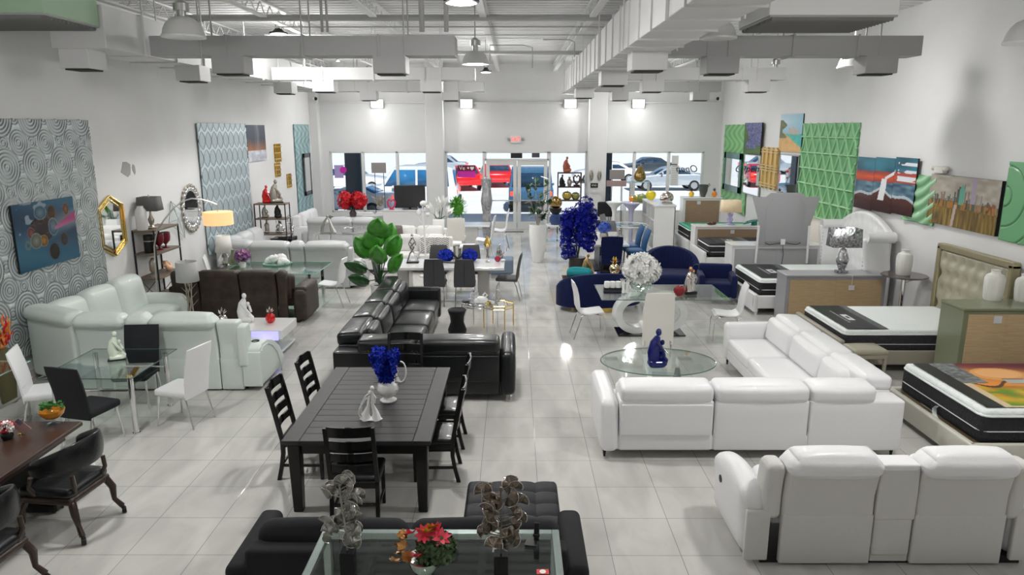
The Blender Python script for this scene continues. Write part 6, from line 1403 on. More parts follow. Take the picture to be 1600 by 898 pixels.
greenpanel('green relief wall panel nearest the storefront on the right wall', y0, y1, .9, 3.72, lambda x, y: .02*(.5+.5*math.sin(x*12+4*math.sin(y*8)))*abs(math.sin(y*7)), lambda x, y: mixc((.16,.42,.16), (.30,.58,.28), .5+.5*math.sin(x*12+4*math.sin(y*8))))
y1, y0 = WX(1425,285,XR-.05)[1], WX(1459,285,XR-.05)[1]
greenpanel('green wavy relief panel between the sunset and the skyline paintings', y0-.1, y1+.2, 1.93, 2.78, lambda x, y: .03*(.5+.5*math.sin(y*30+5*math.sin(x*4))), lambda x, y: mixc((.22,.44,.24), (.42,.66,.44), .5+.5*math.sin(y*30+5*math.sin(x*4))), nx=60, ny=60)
y1 = WX(1577,253,XR-.05)[1]
greenpanel('green wall panel with sweeping arcs at the right edge of the view', y1-1.2, y1, WX(1577,378,XR-.05)[2], WX(1590,253,XR-.05)[2], lambda x, y: -.02*max(0, 1-abs(((math.hypot(x, y-.65) % .3)-.15)/.02)), lambda x, y: mixc((.22,.48,.26), (.10,.26,.13), max(0, 1-abs(((math.hypot(x, y-.65) % .3)-.15)/.02))), nx=100, ny=100)
def rcanvas(name, label, fn, a, b, c_, d_, c2=None, **k):
    q0, q1, q2 = onr(a, b, c_, d_); zb = q2[2]; 
    return canvas(name, label, fn, q1[1], q0[1], zb, q0[2], XR-k.pop('off', .0), True, **k)
def wister(u, v): return mixc((.06,.13,.04), (.12,.22,.06), vn(u*9, v*9)) if (u < .2-.1*math.sin(v*9) or v < .18) and v < 1-.6*u or (u > .75 and v < .3) else mixc((.06,.05,.20), (.25,.28,.48), vn(u*22, v*22))
rcanvas('wisteria_painting', 'purple wisteria painting overlapping the farthest green panel', wister, 1168, 192, 1195, 239, off=.07, nx=50, ny=60)
def beach(u, v):
    if v > .48: c = mixc((.30,.52,.62), (.62,.72,.76), max(0, 1-abs(v-.8)*3)*(1-u)); 
    else: c = mixc((.02,.42,.40), (.10,.55,.50), vn(u*10, v*20))
    if v < .5-.48*u+.1 and v < .5: c = mixc((.62,.40,.15), (.75,.52,.25), vn(u*12, v*12))
    if u < .22+.1*math.sin(v*20) and .35 < v < .85: c = mixc((.05,.14,.04), (.25,.22,.10), vn(u*20, v*20))
    for k in range(6):
        if abs(u-.45-.08*k) < .025 and .46 < v < .56+.14*h2(k,3): c = (.60,.42,.30)
    return c
rcanvas('beach_painting', 'bright beach and city skyline painting above the star-burst panel edge', beach, 1221, 179, 1256, 236, off=.0, nx=60, ny=80)
def sunset(u, v):
    c = mixc((.02,.10,.15), (.05,.28,.36), vn(u*5+3, v*8)) if v > .75 else (mixc((.80,.16,.03), (.10,.05,.12), min(1, abs(v-.64)*5+.2*vn(u*8, v*20))) if v > .55 else mixc((.04,.11,.18), (.25,.38,.45), vn(u*12, v*20)))
    sh = .38-.25*abs(u-.45)**.8+.03*math.sin(u*16)
    if v < sh: c = mixc((.07,.025,.03), (.15,.06,.05), v/sh)
    elif v < sh+.05: c = (.55,.62,.66)
    if .40 < u < .56 and .22 < v < .62 and abs(u-.5-.1*(v-.4)) < .05: c = (.82,.82,.84)
    if .52 < u < .68 and abs(v-.62-.8*(u-.52)) < .03: c = (.8,.8,.8)
    if u > .72 and (.58 < v < .67 or .72 < v < .78 or .86 < v < .92) and vn(u*9, v*40) > .3: c = (.78,.80,.84)
    return c
q0 = WX(1345,243,XR-.03); q1 = WX(1440,247,XR-.03); zz0 = WX(1380,331,XR-.03)[2]; zz1 = q0[2]; L3 = (q0[1]-q1[1])
for k in range(3):
    a_, b_ = q0[1]-L3*k/3, q0[1]-L3*(k+1)/3; off = (-.02,.0,.03)[k]
    canvas('sunset_painting', 'glossy sunset beach painting on the right wall, %s panel of its three' % ('left','middle','right')[k], (lambda K: (lambda u, v: sunset((K+u)/3, v)))(k), a_-.004, b_+.004, zz0+off-.06*k*0, zz1+off, XR-.05, True, nx=50, ny=90, m=PGLOS)
def skyline(u, v):
    n = vn(u*60, v*6); c = mixc((.40,.36,.30), (.55,.52,.47), vn(u*14, v*14)) if v > .5 else mixc((.30,.20,.05), (.10,.08,.03), n)
    for k in range(44):
        cx = .02+.0222*k; hh = .50+.36*h2(k,7)*math.exp(-((cx-.5)/.35)**2); wd = .006+.007*h2(k,9)
        if abs(u-cx) < wd and .38 < v < hh: c = mixc(c, [(.08,.09,.08),(.22,.16,.10),(.10,.17,.13),(.34,.30,.28),(.28,.09,.04)][int(h2(k,5)*5)], .85)
    if abs(u-.5) < .035 and .45 < v < .86-.5*abs(u-.5)*6: c = (.18,.45,.36)
    if abs(u-.66) < .03 and v > .5: c = (.45,.38,.48)
    if .35 < v < .5 and n > .55: c = mixc(c, (.55,.28,.04), .7)
    if v < .35: c = mixc(c, (.50,.36,.08), max(0, vn(u*50, v*2)-.45)*1.6)
    if abs(u-.41-.06*(v-.2)) < .02 and v < .45: c = (.55,.45,.42)
    return c
q0 = WX(1459,271,XR-.03); q1 = WX(1570,283,XR-.03); zb = (WX(1452,343,XR-.03)[2]+WX(1554,372,XR-.03)[2])/2
canvas('skyline_painting', 'dripping abstract city skyline painting in brown and gold with dark edges', skyline, q1[1], q0[1], zb, (q0[2]+q1[2])/2, XR, True, nx=150, ny=100, th=.06, edge=BMET)
t = thing('emergency_light', 'small white emergency light unit above the skyline painting', 'lamp'); q = WX(1470,265,XR-.06); onwall(t, XR-.06, q[1], q[2], True); obj('case', G().box((0,0,0), (.26,.10,.12), .01), CREAM, t)
for s in (-1,1): obj('lamp_head', G().ball((s*.18,-.02,.02), (.045,.05,.045)), CREAM, t)
# gold lattice + mirrors
def wallmirror(label, a, b, c_, d_, fr, off=.03, fw=.06, name='wall_mirror'):
    q0, q1, q2 = onr(a, b, c_, d_, XR-off); t = thing(name, label, 'mirror'); onwall(t, XR-off, (q0[1]+q1[1])/2, (q0[2]+q2[2])/2, True); w, h = abs(q0[1]-q1[1]), abs(q0[2]-q2[2])
    obj('mirror_glass', G().box((0,0,0), (w-fw,.02,h-fw), .002), MIR, t); g = G()
    for s in (-1,1): g.box((s*(w/2-fw/2),0,0), (fw,.04,h), .004).box((0,0,s*(h/2-fw/2)), (w,.04,fw), .004)
    obj('mirror_frame', g, fr, t); return t
wallmirror('rectangular mirror with a dark teal frame on the farthest green panel', 1133, 237, 1160, 296, mat('teal_mirror_frame', (.05,.16,.15), .2, .5), .10, .2)
wallmirror('frameless wall mirror just left of the gold lattice', 1164, 240, 1190, 302, STEEL, .05, .03)
wallmirror('frameless wall mirror just right of the gold lattice', 1220, 240, 1250, 302, STEEL, .05, .03)
q0, q1, q2 = onr(1192, 229, 1219, 293); t = thing('gold_lattice', 'tall golden lattice wall ornament between the two wall mirrors', 'wall decor'); onwall(t, XR-.045, (q0[1]+q1[1])/2, (q0[2]+q2[2])/2, True); w, h = abs(q0[1]-q1[1]), abs(q0[2]-q2[2])
GLD2 = mat('satin_gold', (.72,.52,.22), .35, .6); obj('backing', G().box((0,.02,0), (w*.9,.02,h*.92), .004), mat('amber_back', (.62,.42,.14), .4), t); g = G()
for i in range(4): g.box((-w/2+w*(i+.5)/4,-.01,0), (w*.09,.05,h), .006)
for zz in (-.44,-.38,-.06,.0,.06,.38,.44): g.box((0,-.015,zz*h), (w,.05,h*.035), .006)
obj('lattice_bars', g, GLD2, t)
# ================================================================ far seating groups near the storefront
def simple_sofa(label, loc, rz, w, m, n=3, h=.9, d=.92, pillow=True, armw=.2, name='sofa'):
    t = thing(name, label, 'sofa', loc, rz)
    obj('base', G().soft((0,0,.2), (w-.04,d-.06,.24), .03, n=2), m, t)
    obj('back_frame', G().soft((0,d/2-.13,.10+(h-.2)/2), (w-.02,.24,h-.2), .05, n=3), m, t)
    for s in (-1,1): obj('armrest', G().soft((s*(w/2-armw/2),0,.33), (armw,d,.5), .08, n=3), m, t)
    for i in range(n):
        cw_ = (w-2*armw)/n; x = -w/2+armw+cw_*(i+.5)
        obj('seat_cushion', G().soft((x,-.1,.38), (cw_-.012,d-.3,.18), .06, (0,.0,.02), n=3), m, t)
        obj('back_cushion', G().soft((x,d/2-.24,h-.26), (cw_-.012,.24,.46), .1, (0,.02,.02), rot=(-.1,0,0), n=3), m, t)
    for sx in (-1,1):
        for sy in (-1,1): obj('foot', G().cyl((sx*(w/2-.1),sy*(d/2-.1),0), (sx*(w/2-.1),sy*(d/2-.1),.09), .02, .03, 8), BMET, t)
    return t
def headsofa(label, loc, rz, w, m, n=3, h=1.0, name='recliner_sofa'):
    t = thing(name, label, 'sofa', loc, rz); uw = (w-.44)/n
    for i in range(n):
        x = -w/2+.22+uw*(i+.5); recliner_back(t, x, uw-.01, m, y=0, h=h); obj('seat_cushion', G().soft((x,.58,.38), (uw-.012,.7,.26), .08, n=3), m, t)
    for s in (-1,1): obj('armrest', G().soft((s*(w/2-.11),.5,.34), (.22,.95,.56), .09, n=3), m, t)
    obj('plinth', G().box((0,.5,.035), (w-.2,.8,.07)), BMET, t); return t
headsofa('white leather recliner sofa seen from behind, farther back than the glass console with bird ornaments', (-5.1,20.85,0), 0, 2.45, PGL, 3, 1.0)
simple_sofa('white leather sofa along the left wall near the storefront corner', (-6.55,23.3,0), PI/2, 2.0, WHITE, 2, 1.0)
simple_sofa('long white sofa beneath the left shop window', (-4.4,24.3,0), PI, 2.4, GREYW, 3, .85)
solo('throw_pillow', G().soft((0,0,.2), (.42,.14,.4), .06, (0,.05,0), rot=(.2,.3,0)), mat('dark_grey_fabric', (.12,.12,.125), .9), (-5.45,21.3,.62), 'dark grey square pillow on the white recliner sofa behind the arch sculpture', 'pillow')
t = thing('console_table', 'slim glass and chrome console table behind the pearl grey corner sofa', 'table', (-4.72,19.45,0))
obj('glass_top', G().box((0,0,.78), (1.5,.42,.014), .003), GLS, t); obj('top_rail', G().tube([(-.75,-.21,.765),(.75,-.21,.765),(.75,.21,.765),(-.75,.21,.765)], .012, 5, closed=True), CHR, t)
for sx in (-1,1):
    for sy in (-1,1): obj('leg', G().box((sx*.73,sy*.19,.385), (.03,.03,.77), .003), CHR, t)
obj('glass_shelf', G().box((0,0,.4), (1.4,.36,.01), .002), GLS, t)
t = thing('arch_sculpture', 'brushed silver arch-shaped couple sculpture at the left of the glass console', 'sculpture', (-5.12,19.45,.788)); g = G()
g.tube([(-.17,0,.02),(-.16,0,.16),(-.10,0,.30),(0,0,.44),(.05,0,.36),(.10,0,.2),(.17,0,.02)], [.05,.045,.035,.03,.03,.03,.05], 8); g.ball((0,0,.46), .04); g.box((0,0,.012), (.42,.12,.024), .004); obj('figures', g, mat('brushed_nickel', (.45,.43,.40), .3, 1.), t)
t = thing('seat_figure', 'small pale seated figure under the silver arch sculpture', 'figurine', (-5.12,19.32,.788)) if False else None
t = thing('bird_sculpture', 'row of chrome flying birds on the right of the glass console', 'sculpture', (-4.42,19.45,.788)); g = G()
for i in range(4): x = -.24+.16*i; g.cyl((x,0,0),(x,0,.10+.03*(i % 2)), .005, n=6); g.leaf((x-.02,0,.13), (x+.12,.02,.18), .05); g.leaf((x-.02,0,.13), (x-.12,.02,.19), .05); g.ball((x,0,.13), (.05,.02,.02), 8)
g.box((0,0,.01), (.62,.1,.02), .003); obj('birds', g, CHR, t, solid=.008)
# red roses on a pedestal table, tv on stand
t = thing('side_table', 'small white pedestal table under the red roses', 'table', (-5.15,22.6,0)); obj('tabletop', G().cyl((0,0,.82),(0,0,.86), .32, n=28), LACQ, t); obj('post', G().lathe([(0,0),(.22,0),(.2,.03),(.06,.08),(.05,.7),(.12,.82),(0,.82)], n=24), LACQ, t)
x, _, z = WY(551, 322, 22.6); t = thing('red_roses', 'two big clusters of red roses in a dark vase on the white pedestal table', 'flowers', (x,22.6,.86))
for s in (-1,1): g = G(); petals(g, (s*.22,0,.52), .22, 70, .09, 60+s, 1.2); petals(g, (s*.2,0,.45), .15, 40, .09, 63+s); obj('blossoms', g, REDP, t)
obj('vase', G().lathe([(0,0),(.1,0),(.12,.1),(.07,.2),(.09,.24)], n=20), mat('smoky_glass', (.05,.03,.035), .15, coat=.5), t); g = G(); [g.tube([(0,0,.2),(.05*math.cos(i),.05*math.sin(i),.3),(.22*math.cos(i),.1*math.sin(i),.42)], .01, 5) for i in range(8)]; [g.leaf((0,0,.2),(.2*math.cos(i),.15*math.sin(i),.22+.04*(i % 3)), .08) for i in range(10)]; obj('leaves', g, STEM, t)
t = thing('tv_stand', 'low white media stand under the television', 'stand', (WY(640,320,23.4)[0],23.4,0)); obj('body', G().box((0,0,.5), (1.7,.45,.92), .01).box((0,0,.02), (1.5,.38,.04)), LACQ, t); obj('top_board', G().box((0,0,.98), (1.8,.5,.04), .006), LACQ, t)
x, _, z0 = WY(641, 331, 23.4); _, _, z1 = WY(641, 297, 23.4); w = WY(664,310,23.4)[0]-WY(617,310,23.4)[0]
t = thing('television', 'switched-off flat television on the white media stand by the left window', 'television', (x,23.4,1.0)); obj('screen', G().box((0,0,.06+(z1-z0)/2), (w,.05,(z1-z0)), .006), mat('tv_glass', (.022,.022,.024), .25, coat=.3), t); obj('bezel', G().box((0,.004,.06+(z1-z0)/2), (w+.03,.04,(z1-z0)+.03), .006), BMET, t); obj('tv_foot', G().box((0,0,.008), (.5,.22,.016), .004).box((0,.02,.05), (.08,.04,.1), .004), BMET, t)
bouquet('potted dried ornamental grass in a grey bowl left of the television', (x-.98,23.35,1.0), [('pale_blossoms',mat('sage_petals',(.35,.33,.20),.7))], .1, .16, potm=GREYL, n=30, fr=.04, potr=.11, leaf=False)
t0 = bpy.data.objects['flower_bouquet'] if 'flower_bouquet' in bpy.data.objects else None
g = G(); rnd = random.Random(31)
for i in range(26): a = rnd.random()*6.28; e = rnd.uniform(.1,.28); g.tube([(0,0,.1),(math.cos(a)*e*.5,math.sin(a)*e*.4,.28),(math.cos(a)*e,math.sin(a)*e*.6,.34+rnd.uniform(0,.12))], [.006,.008,.010], 5)
o = obj('grass', g, PEWT, [q for q in bpy.data.objects if q.get('label','').startswith('potted dried')][0])
solo('heart_figurine', G().tube([(0,0,0),(-.1,0,.12),(-.13,0,.25),(-.07,0,.33),(0,0,.27),(.07,0,.33),(.13,0,.25),(.1,0,.12),(0,0,0)], .03, 8).box((0,0,.01), (.18,.1,.02), .004), mat('rose_pink_enamel', (.65,.03,.14), .2, coat=.5), (WY(612,330,23.3)[0],23.3,1.0), 'rose pink open heart figurine left of the television', 'figurine')
t = thing('oval_sculpture', 'tall silver pierced oval sculpture right of the red roses', 'sculpture', (WY(574,330,23.3)[0],24.9,.62)) if False else None
# lilies, branch, planter, bush
t = thing('lily_arrangement', 'oversized white lilies in a tall white square vase left of the pillar', 'flowers', (WY(686,350,21.2)[0],21.2,0))
obj('vase', G().prism([(-.17,-.17),(.17,-.17),(.17,.17),(-.17,.17)], 0, .95, 'z', .01), CERW, t); g = G()
for (dx, dz, L, rx, ry) in ((-.22,1.25,.5,-.5,.3),(.05,1.35,.55,.1,.2),(.28,1.2,.45,.6,.4),(-.05,1.15,.4,-.2,-.4),(.18,1.5,.42,.3,-.2)):
    T0 = g.T; g.T = Matrix.Translation((dx*.7,0,dz-.15)) @ rotm((ry,rx,0))
    for j in range(6): a = j*PI/3; g.leaf((0,0,0), (math.cos(a)*.13,math.sin(a)*.13,L*.75), .15, n=5, bend=.12)
    g.T = T0
obj('petals', g, WHP, t); g = G(); [g.tube([(0,0,.9),(dx*.4,0,1.0),(dx*.7,0,dz)], .012, 5) for dx, dz in ((-.22,1.1),(.05,1.2),(.28,1.05),(-.05,1.0),(.18,1.35))]; obj('stems', g, LEAFD, t)
x = WY(664,405,17.3)[0]; t = thing('branch_decor', 'tall slender white bare branch ornament in front of the white sofa', 'ornament', (x,17.3,0)); g = G().tube([(0,0,.0),(.02,0,.7),(.0,0,1.3),(-.03,0,1.75)], [.03,.025,.02,.012], 7)
for i in range(9): z = .7+.12*i; s = (-1)**i; g.tube([(0,0,z),(s*.1,.03*s,z+.1),(s*.14,.0,z+.2)], [.01,.008,.004], 5)
g.ball((0,0,1.82), (.09,.09,.07)); g.ball((-.12,0,1.6), (.06,.05,.08)); g.ball((.1,0,1.55), .05); obj('branch', g, CERW, t); obj('base', G().cyl((0,0,0),(0,0,.04), .14, n=20), CERW, t)
simple_sofa('white fabric sofa with tall loose cushions facing the viewer, left of centre', (-2.75,18.2,0), 0, 2.3, mat('white_boucle', (.74,.73,.71), .85, bump=.4, bscale=90), 3, .92)
simple_sofa('white armless sofa closer to the storefront in front of the television', (-2.85,20.42,0), 0, 1.8, MATS['white_boucle'], 2, .85, armw=.1)
simple_sofa('white curved armchair back right of the large-leaved plant', (-3.5,19.25,0), PI/2+.3, .95, WHITE, 1, 1.0)
solo('throw_pillow', G().soft((0,0,.2), (.4,.14,.4), .06, (0,.05,0), rot=(.3,0,0)), mat('brown_grey_fabric', (.16,.13,.12), .9), (-3.4,20.32,.49), 'brown-grey pillow at the left end of the armless white sofa', 'pillow')
def chevron(u, v): return (.78,.77,.74) if (v*7+abs(((u*2) % 1)-.5)*2.4) % 1 > .42 else (.16,.15,.15)
for i, (xx, rz, l) in enumerate(((-2.2,.15,'left black and white chevron pillow on the white fabric sofa'), (-1.85,-.1,'right black and white chevron pillow on the white fabric sofa'))):
    t = thing('chevron_pillow', l, 'pillow', (xx,17.92,.50), rz, 'chevron throw pillows'); t.rotation_euler[0] = -.25
    obj('cover', G().soft((0,.075,.21), (.42,.13,.42), .06, (0,.04,0)), mat('off_white_canvas', (.72,.71,.69), .9), t); o = sheet('pattern', grid(.36,.36,50,50,lambda a, b: .035*(1-((a-.18)/.2)**2)*(1-((b-.18)/.2)**2), chevron), vcol('printed_cotton', .9), t); o.location = (0,.005,.03)
# dining group in front of the doors
t = thing('dining_table', 'small white pedestal dining table under the round green bush, in front of the doors', 'table', (-1.35,21.6,0)); obj('tabletop', G().box((0,0,.735), (1.25,.9,.04), .01), MARB, t); obj('pedestal', G().box((0,0,.36), (.5,.35,.71), .02).box((0,0,.02), (.9,.6,.04), .01), LACQ, t)
c = parsons('cream high-back chair with its seamed back to the viewer, below the round green bush', CREAM); c.location = (-1.68,20.75,0); c.rotation_euler = (0,0,PI); c.scale = (1.15,1,1.05)
t = thing('potted_bush', 'round bright green boxwood bush in a white pot on the small white table', 'plant', (-1.72,21.55,.757)); obj('pot', G().lathe([(0,0),(.10,0),(.12,.2),(.14,.22),(.1,.22)], n=20), CERW, t); g = G(); rnd = random.Random(12)
for i in range(520):
    d = Vector((rnd.gauss(0,1),rnd.gauss(0,1),rnd.gauss(0,1))).normalized(); k = .30*rnd.uniform(.55,1.05); p = Vector((d.x*k,d.y*k,.5+d.z*k*1.05)); g.leaf(p, p+d*.07+Vector((0,0,.02)), .04, n=2)
g.ball((0,0,.48), (.2,.2,.22)); obj('foliage', g, mat('bright_bush_green', (.07,.27,.02), .6, var=.6, vscale=20), t)
x = WY(764,368,19.6)[0]; c = swoosh('white and grey curved high chair seen side-on in front of the glass doors', WHITE); c.location = (x-.12,19.6,0); c.rotation_euler = (0,0,-PI/2-.1); c.scale = (1,1,1.25)
dup(c, (x+.25,21.7,0), -PI/2, 'white curved high chair nearer the glass doors, half hidden by the one in front', scale=(1,1,1.2))
t = thing('mosaic_post', 'tall glittering silver mosaic post sculpture left of the glass doors', 'sculpture', (WY(760,340,23.2)[0],23.2,0)); g = G(); rnd = random.Random(6)
obj('column', G().lathe([(.0,0),(.14,.0),(.1,.1),(.16,.5),(.12,.9),(.18,1.3),(.13,1.7),(.17,2.0),(.0,2.1)], n=14, wob=.12, k=5), MOS, t, smooth=0)
def zebra(u, v): return (.75,.74,.72) if vn(u*14, v*7) > .5 else (.06,.06,.06)
for i, (xx, yy, l) in enumerate(((-1.25,18.9,'larger black and white speckled drum stool behind the marble table'), (-1.62,19.4,'smaller black and white speckled drum stool beside the first'))):
    t = thing('drum_stool', l, 'stool', (xx,yy,0), 0, 'speckled drum stools'); w_ = .24-.03*i; g = G().lathe([(0,0),(w_,0),(w_*1.02,.03),(w_*1.02,.45),(w_,.48),(0,.48)], n=32); o = obj('body', g, vcol('speckle_paint', .5), t)
    a = o.data.color_attributes.new('col', 'FLOAT_COLOR', 'POINT')
    for k, vtx in enumerate(o.data.vertices): q = zebra(math.atan2(vtx.co.y, vtx.co.x)/6.28, vtx.co.z*3+.3*k); a.data[k].color = (*q, 1)
    obj('cushion', G().soft((0,0,.51), (w_*1.7,w_*1.7,.07), .03), WHP, t)
x, y, _ = W(786, 408, .25); t = thing('ottoman', 'steel blue square ottoman right of the marble table, far side', 'ottoman', (-.32,17.3,0)); obj('cushion', G().soft((0,0,.3), (.62,.55,.36), .05), mat('steel_blue_fabric', (.16,.21,.28), .8, bump=.2, bscale=150), t); obj('base', G().box((0,0,.06), (.5,.44,.12), .01), GREYL, t)
seated_figure('silver_figurine', 'silver thinking-man figurine on the steel blue ottoman', (-.36,17.25,.482), SILV, .95, 0)
solo('door_grate', G().box((0,0,.008), (1.0,.13,.016), .004), mat('beaded_black_grate', (.05,.05,.05), .4, .3, bump=2., bscale=18), (-.15,25.15,0), 'dark beaded threshold grate on the floor before the glass doors', 'grate')
# right of the doors
t = thing('console_table', 'mirrored white console table right of the tall white floor vase', 'table', (1.55,21.2,0)); obj('tabletop', G().box((0,0,.77), (1.3,.42,.04), .006), LACQ, t)
for sx in (-1,1): obj('leg', G().tube([(sx*.6,-.17,0),(sx*.6,-.17,.75),(sx*.6,.17,.75),(sx*.6,.17,0)], .018, 6), CHR, t)
obj('shelf_board', G().box((0,0,.3), (1.2,.36,.02), .004), MIR, t)
t = thing('stacked_pot', 'navy blue round pot holding a dark bowl and a golden ball on the mirrored console', 'vase', (WY(868,345,21.2)[0],21.2,.79)); obj('pot', G().lathe([(0,0),(.14,0),(.19,.12),(.17,.27),(.12,.32),(0,.32)], n=24), mat('navy_glaze', (.02,.05,.16), .25, coat=.5), t)
obj('bowl', G().lathe([(.1,.32),(.16,.38),(.19,.48),(.17,.5),(0,.46)], n=24), BMET, t); obj('ball', G().ball((0,0,.66), .19, 20), mat('bronze_gold', (.38,.25,.09), .15, 1.), t)
SX = (WY(872,300,24.9)[0]+WY(907,300,24.9)[0])/2; SW_ = WY(907,300,24.9)[0]-WY(870,300,24.9)[0]
zs = [WY(890,p,24.9)[2] for p in (312,291,269)]
etagere('thin bronze metal display shelf in front of the right door pane', SX, 24.9, SW_, .32, zs[2], [.5]+zs, m=mat('bronze_metal', (.10,.07,.06), .4, .6), sh=mat('bronze_metal'), brace=False)
seated_figure('terracotta_figurine', 'red-brown bust statue on top of the bronze display shelf', (SX-.1,24.9,zs[2]), mat('terracotta', (.33,.09,.05), .5), 1.45)
for i, (dx, l, m) in enumerate(((-.25,'dark curled figure, left on the bronze display shelf',BMET),(0,'small dark urn in the middle of the bronze display shelf',PEWT),(.25,'dark heart-shaped figure, right on the bronze display shelf',mat('dark_maroon',(.06,.02,.025),.3)))):
    if i == 1: solo('urn', G().lathe([(0,0),(.05,0),(.085,.12),(.07,.22),(.03,.26),(.045,.32),(0,.33)], n=18), m, (SX+dx,24.9,zs[1]), l, 'vase')
    elif i == 0: seated_figure('curled_figurine', l, (SX+dx,24.9,zs[1]), m, 1.1, plinth=m)
    else: solo('heart_figurine', G().tube([(0,0,.06),(-.1,0,.2),(-.11,0,.32),(-.05,0,.38),(0,0,.31),(.05,0,.38),(.11,0,.32),(.1,0,.2),(0,0,.06)], .03, 8).box((0,0,.03), (.22,.1,.06), .01), m, (SX+dx,24.9,zs[1]), l, 'figurine')
GA = mat('gold_mosaic', (.50,.38,.08), .2, .6, coat=.4)
apple('golden apple ornament, left of the pair on the bronze display shelf', (SX-.08,24.9,zs[0]), GA, 1.9); apple('greenish gold apple ornament, right of the pair on the bronze display shelf', (SX+.22,24.9,zs[0]), mat('green_gold', (.32,.32,.12), .2, .6, coat=.4), 1.7)
# signs and masks on the right pillar
PY = YB-.46
def onfront(px, py, y=PY): return WY(px, py, y)
for i, (px, l) in enumerate(((924,'left antique silver oval mask on the right pillar'),(936.5,'right antique silver oval mask on the right pillar'))):
    x, _, z = onfront(px, 274); t = thing('wall_mask', l, 'wall decor', (x,PY-.02,z)); obj('mask', G().ball((0,0,0), (.07,.04,.19), 14), PEWT, t); obj('relief', G().tube([(0,-.045,.12),(.03,-.05,.05),(-.02,-.05,-.02),(.03,-.05,-.1)], .012, 6), SILV, t)
x, _, z = onfront(928.5, 289.5); t = thing('wall_sign', 'small black rectangular sign with three white letters on the right pillar', 'sign', (x,PY-.012,z)); obj('plate', G().box((0,0,0), (.26,.02,.16), .006), BMET, t); text('letters', 'END', .09, LACQ, t, (0,-.012,0))
x, _, z = onfront(930, 299); t = thing('switch_plate', 'pale switch plate under the black sign on the right pillar', 'switch', (x,PY-.008,z)); obj('plate', G().box((0,0,0), (.26,.014,.11), .004), FRM, t); [obj('switch', G().box((s*.07,-.01,0), (.03,.012,.05), .002), LACQ, t) for s in (-1,0,1)]
# window corner right
def easel(label, px, py0, py1, w, y, m, name='display_board'):
    x, _, z0 = WY(px, py1, y); _, _, z1 = WY(px, py0, y); t = thing(name, label, 'board', (x,y,0)); obj('board', G().box((0,0,(z0+z1)/2), (w,.05,z1-z0), .008), m, t)
    for s in (-1,1): obj('leg', G().tube([(s*w*.3,.04,z0+.1),(s*w*.35,.1,0)], .012, 6), BMET, t)
easel('grey rectangular board standing before the dark panel of the right window', 964, 265, 280, .52, 24.9, mat('warm_grey_board', (.26,.24,.23), .7))
easel('dusty pink ledge board just below the grey board at the right window', 963, 282, 291, .68, 24.6, mat('dusty_pink_board', (.34,.24,.24), .7))
easel('grey square board hanging height in front of the left window', 592, 254, 270, .50, 24.9, mat('warm_grey_board'))
def trumpet(label, px, py, y, m, r=.27):
    x, _, z = WY(px, py, y); t = thing('pedestal_stand', label, 'stand', (x,y,0)); obj('stem', G().lathe([(0,0),(.2,0),(.2,.02),(.07,.06),(.06,z-.35),(.1,z-.2),(r,z-.02),(r,z),(r-.02,z),(.08,z-.12),(0,z-.14)], n=28), m, t); return z
trumpet('white trumpet-shaped pedestal bowl near the right window', 960, 315, 22.8, LACQ)
trumpet('pale violet trumpet-shaped pedestal bowl near the right window', 987, 317, 22.6, mat('pale_violet_glass', (.45,.44,.62), .15, coat=.5))
t = thing('office_chair', 'black padded chair with rounded back behind the blue flowers', 'chair', (3.05,23.6,0)); obj('backrest', G().soft((0,0,.98), (.55,.12,.5), .1), BLKF, t); obj('seat', G().soft((0,.28,.5), (.52,.5,.12), .05), BLKF, t); obj('column', G().cyl((0,.28,.06),(0,.28,.46), .03, n=10), BMET, t); obj('spine', G().tube([(0,.02,.8),(0,.06,.55),(0,.2,.45)], .02, 6), BMET, t)
for k in range(5): a = k*1.2566; obj('base_arm', G().tube([(0,.28,.08),(.26*math.cos(a),.28+.26*math.sin(a),.04)], .018, 6), BMET, t)
t = thing('round_glass_table', 'round glass dining table with white rim behind the teal chairs', 'table', (3.45,21.4,0)); obj('glass_top', G().cyl((0,0,.74),(0,0,.76), .6, n=36), GLS, t); obj('rim', G().tube([(.6*math.cos(2*PI*i/36),.6*math.sin(2*PI*i/36),.75) for i in range(36)], .015, 5, closed=True), LACQ, t); obj('pedestal', G().lathe([(0,0),(.25,0),(.22,.04),(.06,.1),(.06,.6),(.2,.74),(0,.74)], n=24), LACQ, t)
c = swoosh('grey curved dining chair at the round glass table', mat('mid_grey_leather', (.20,.20,.21), .4), wid=.46); c.location = (3.0,21.9,0); c.rotation_euler = (0,0,PI/2-.5)
dup(c, (2.85,20.75,0), PI-.4, 'grey curved dining chair behind the round glass table')
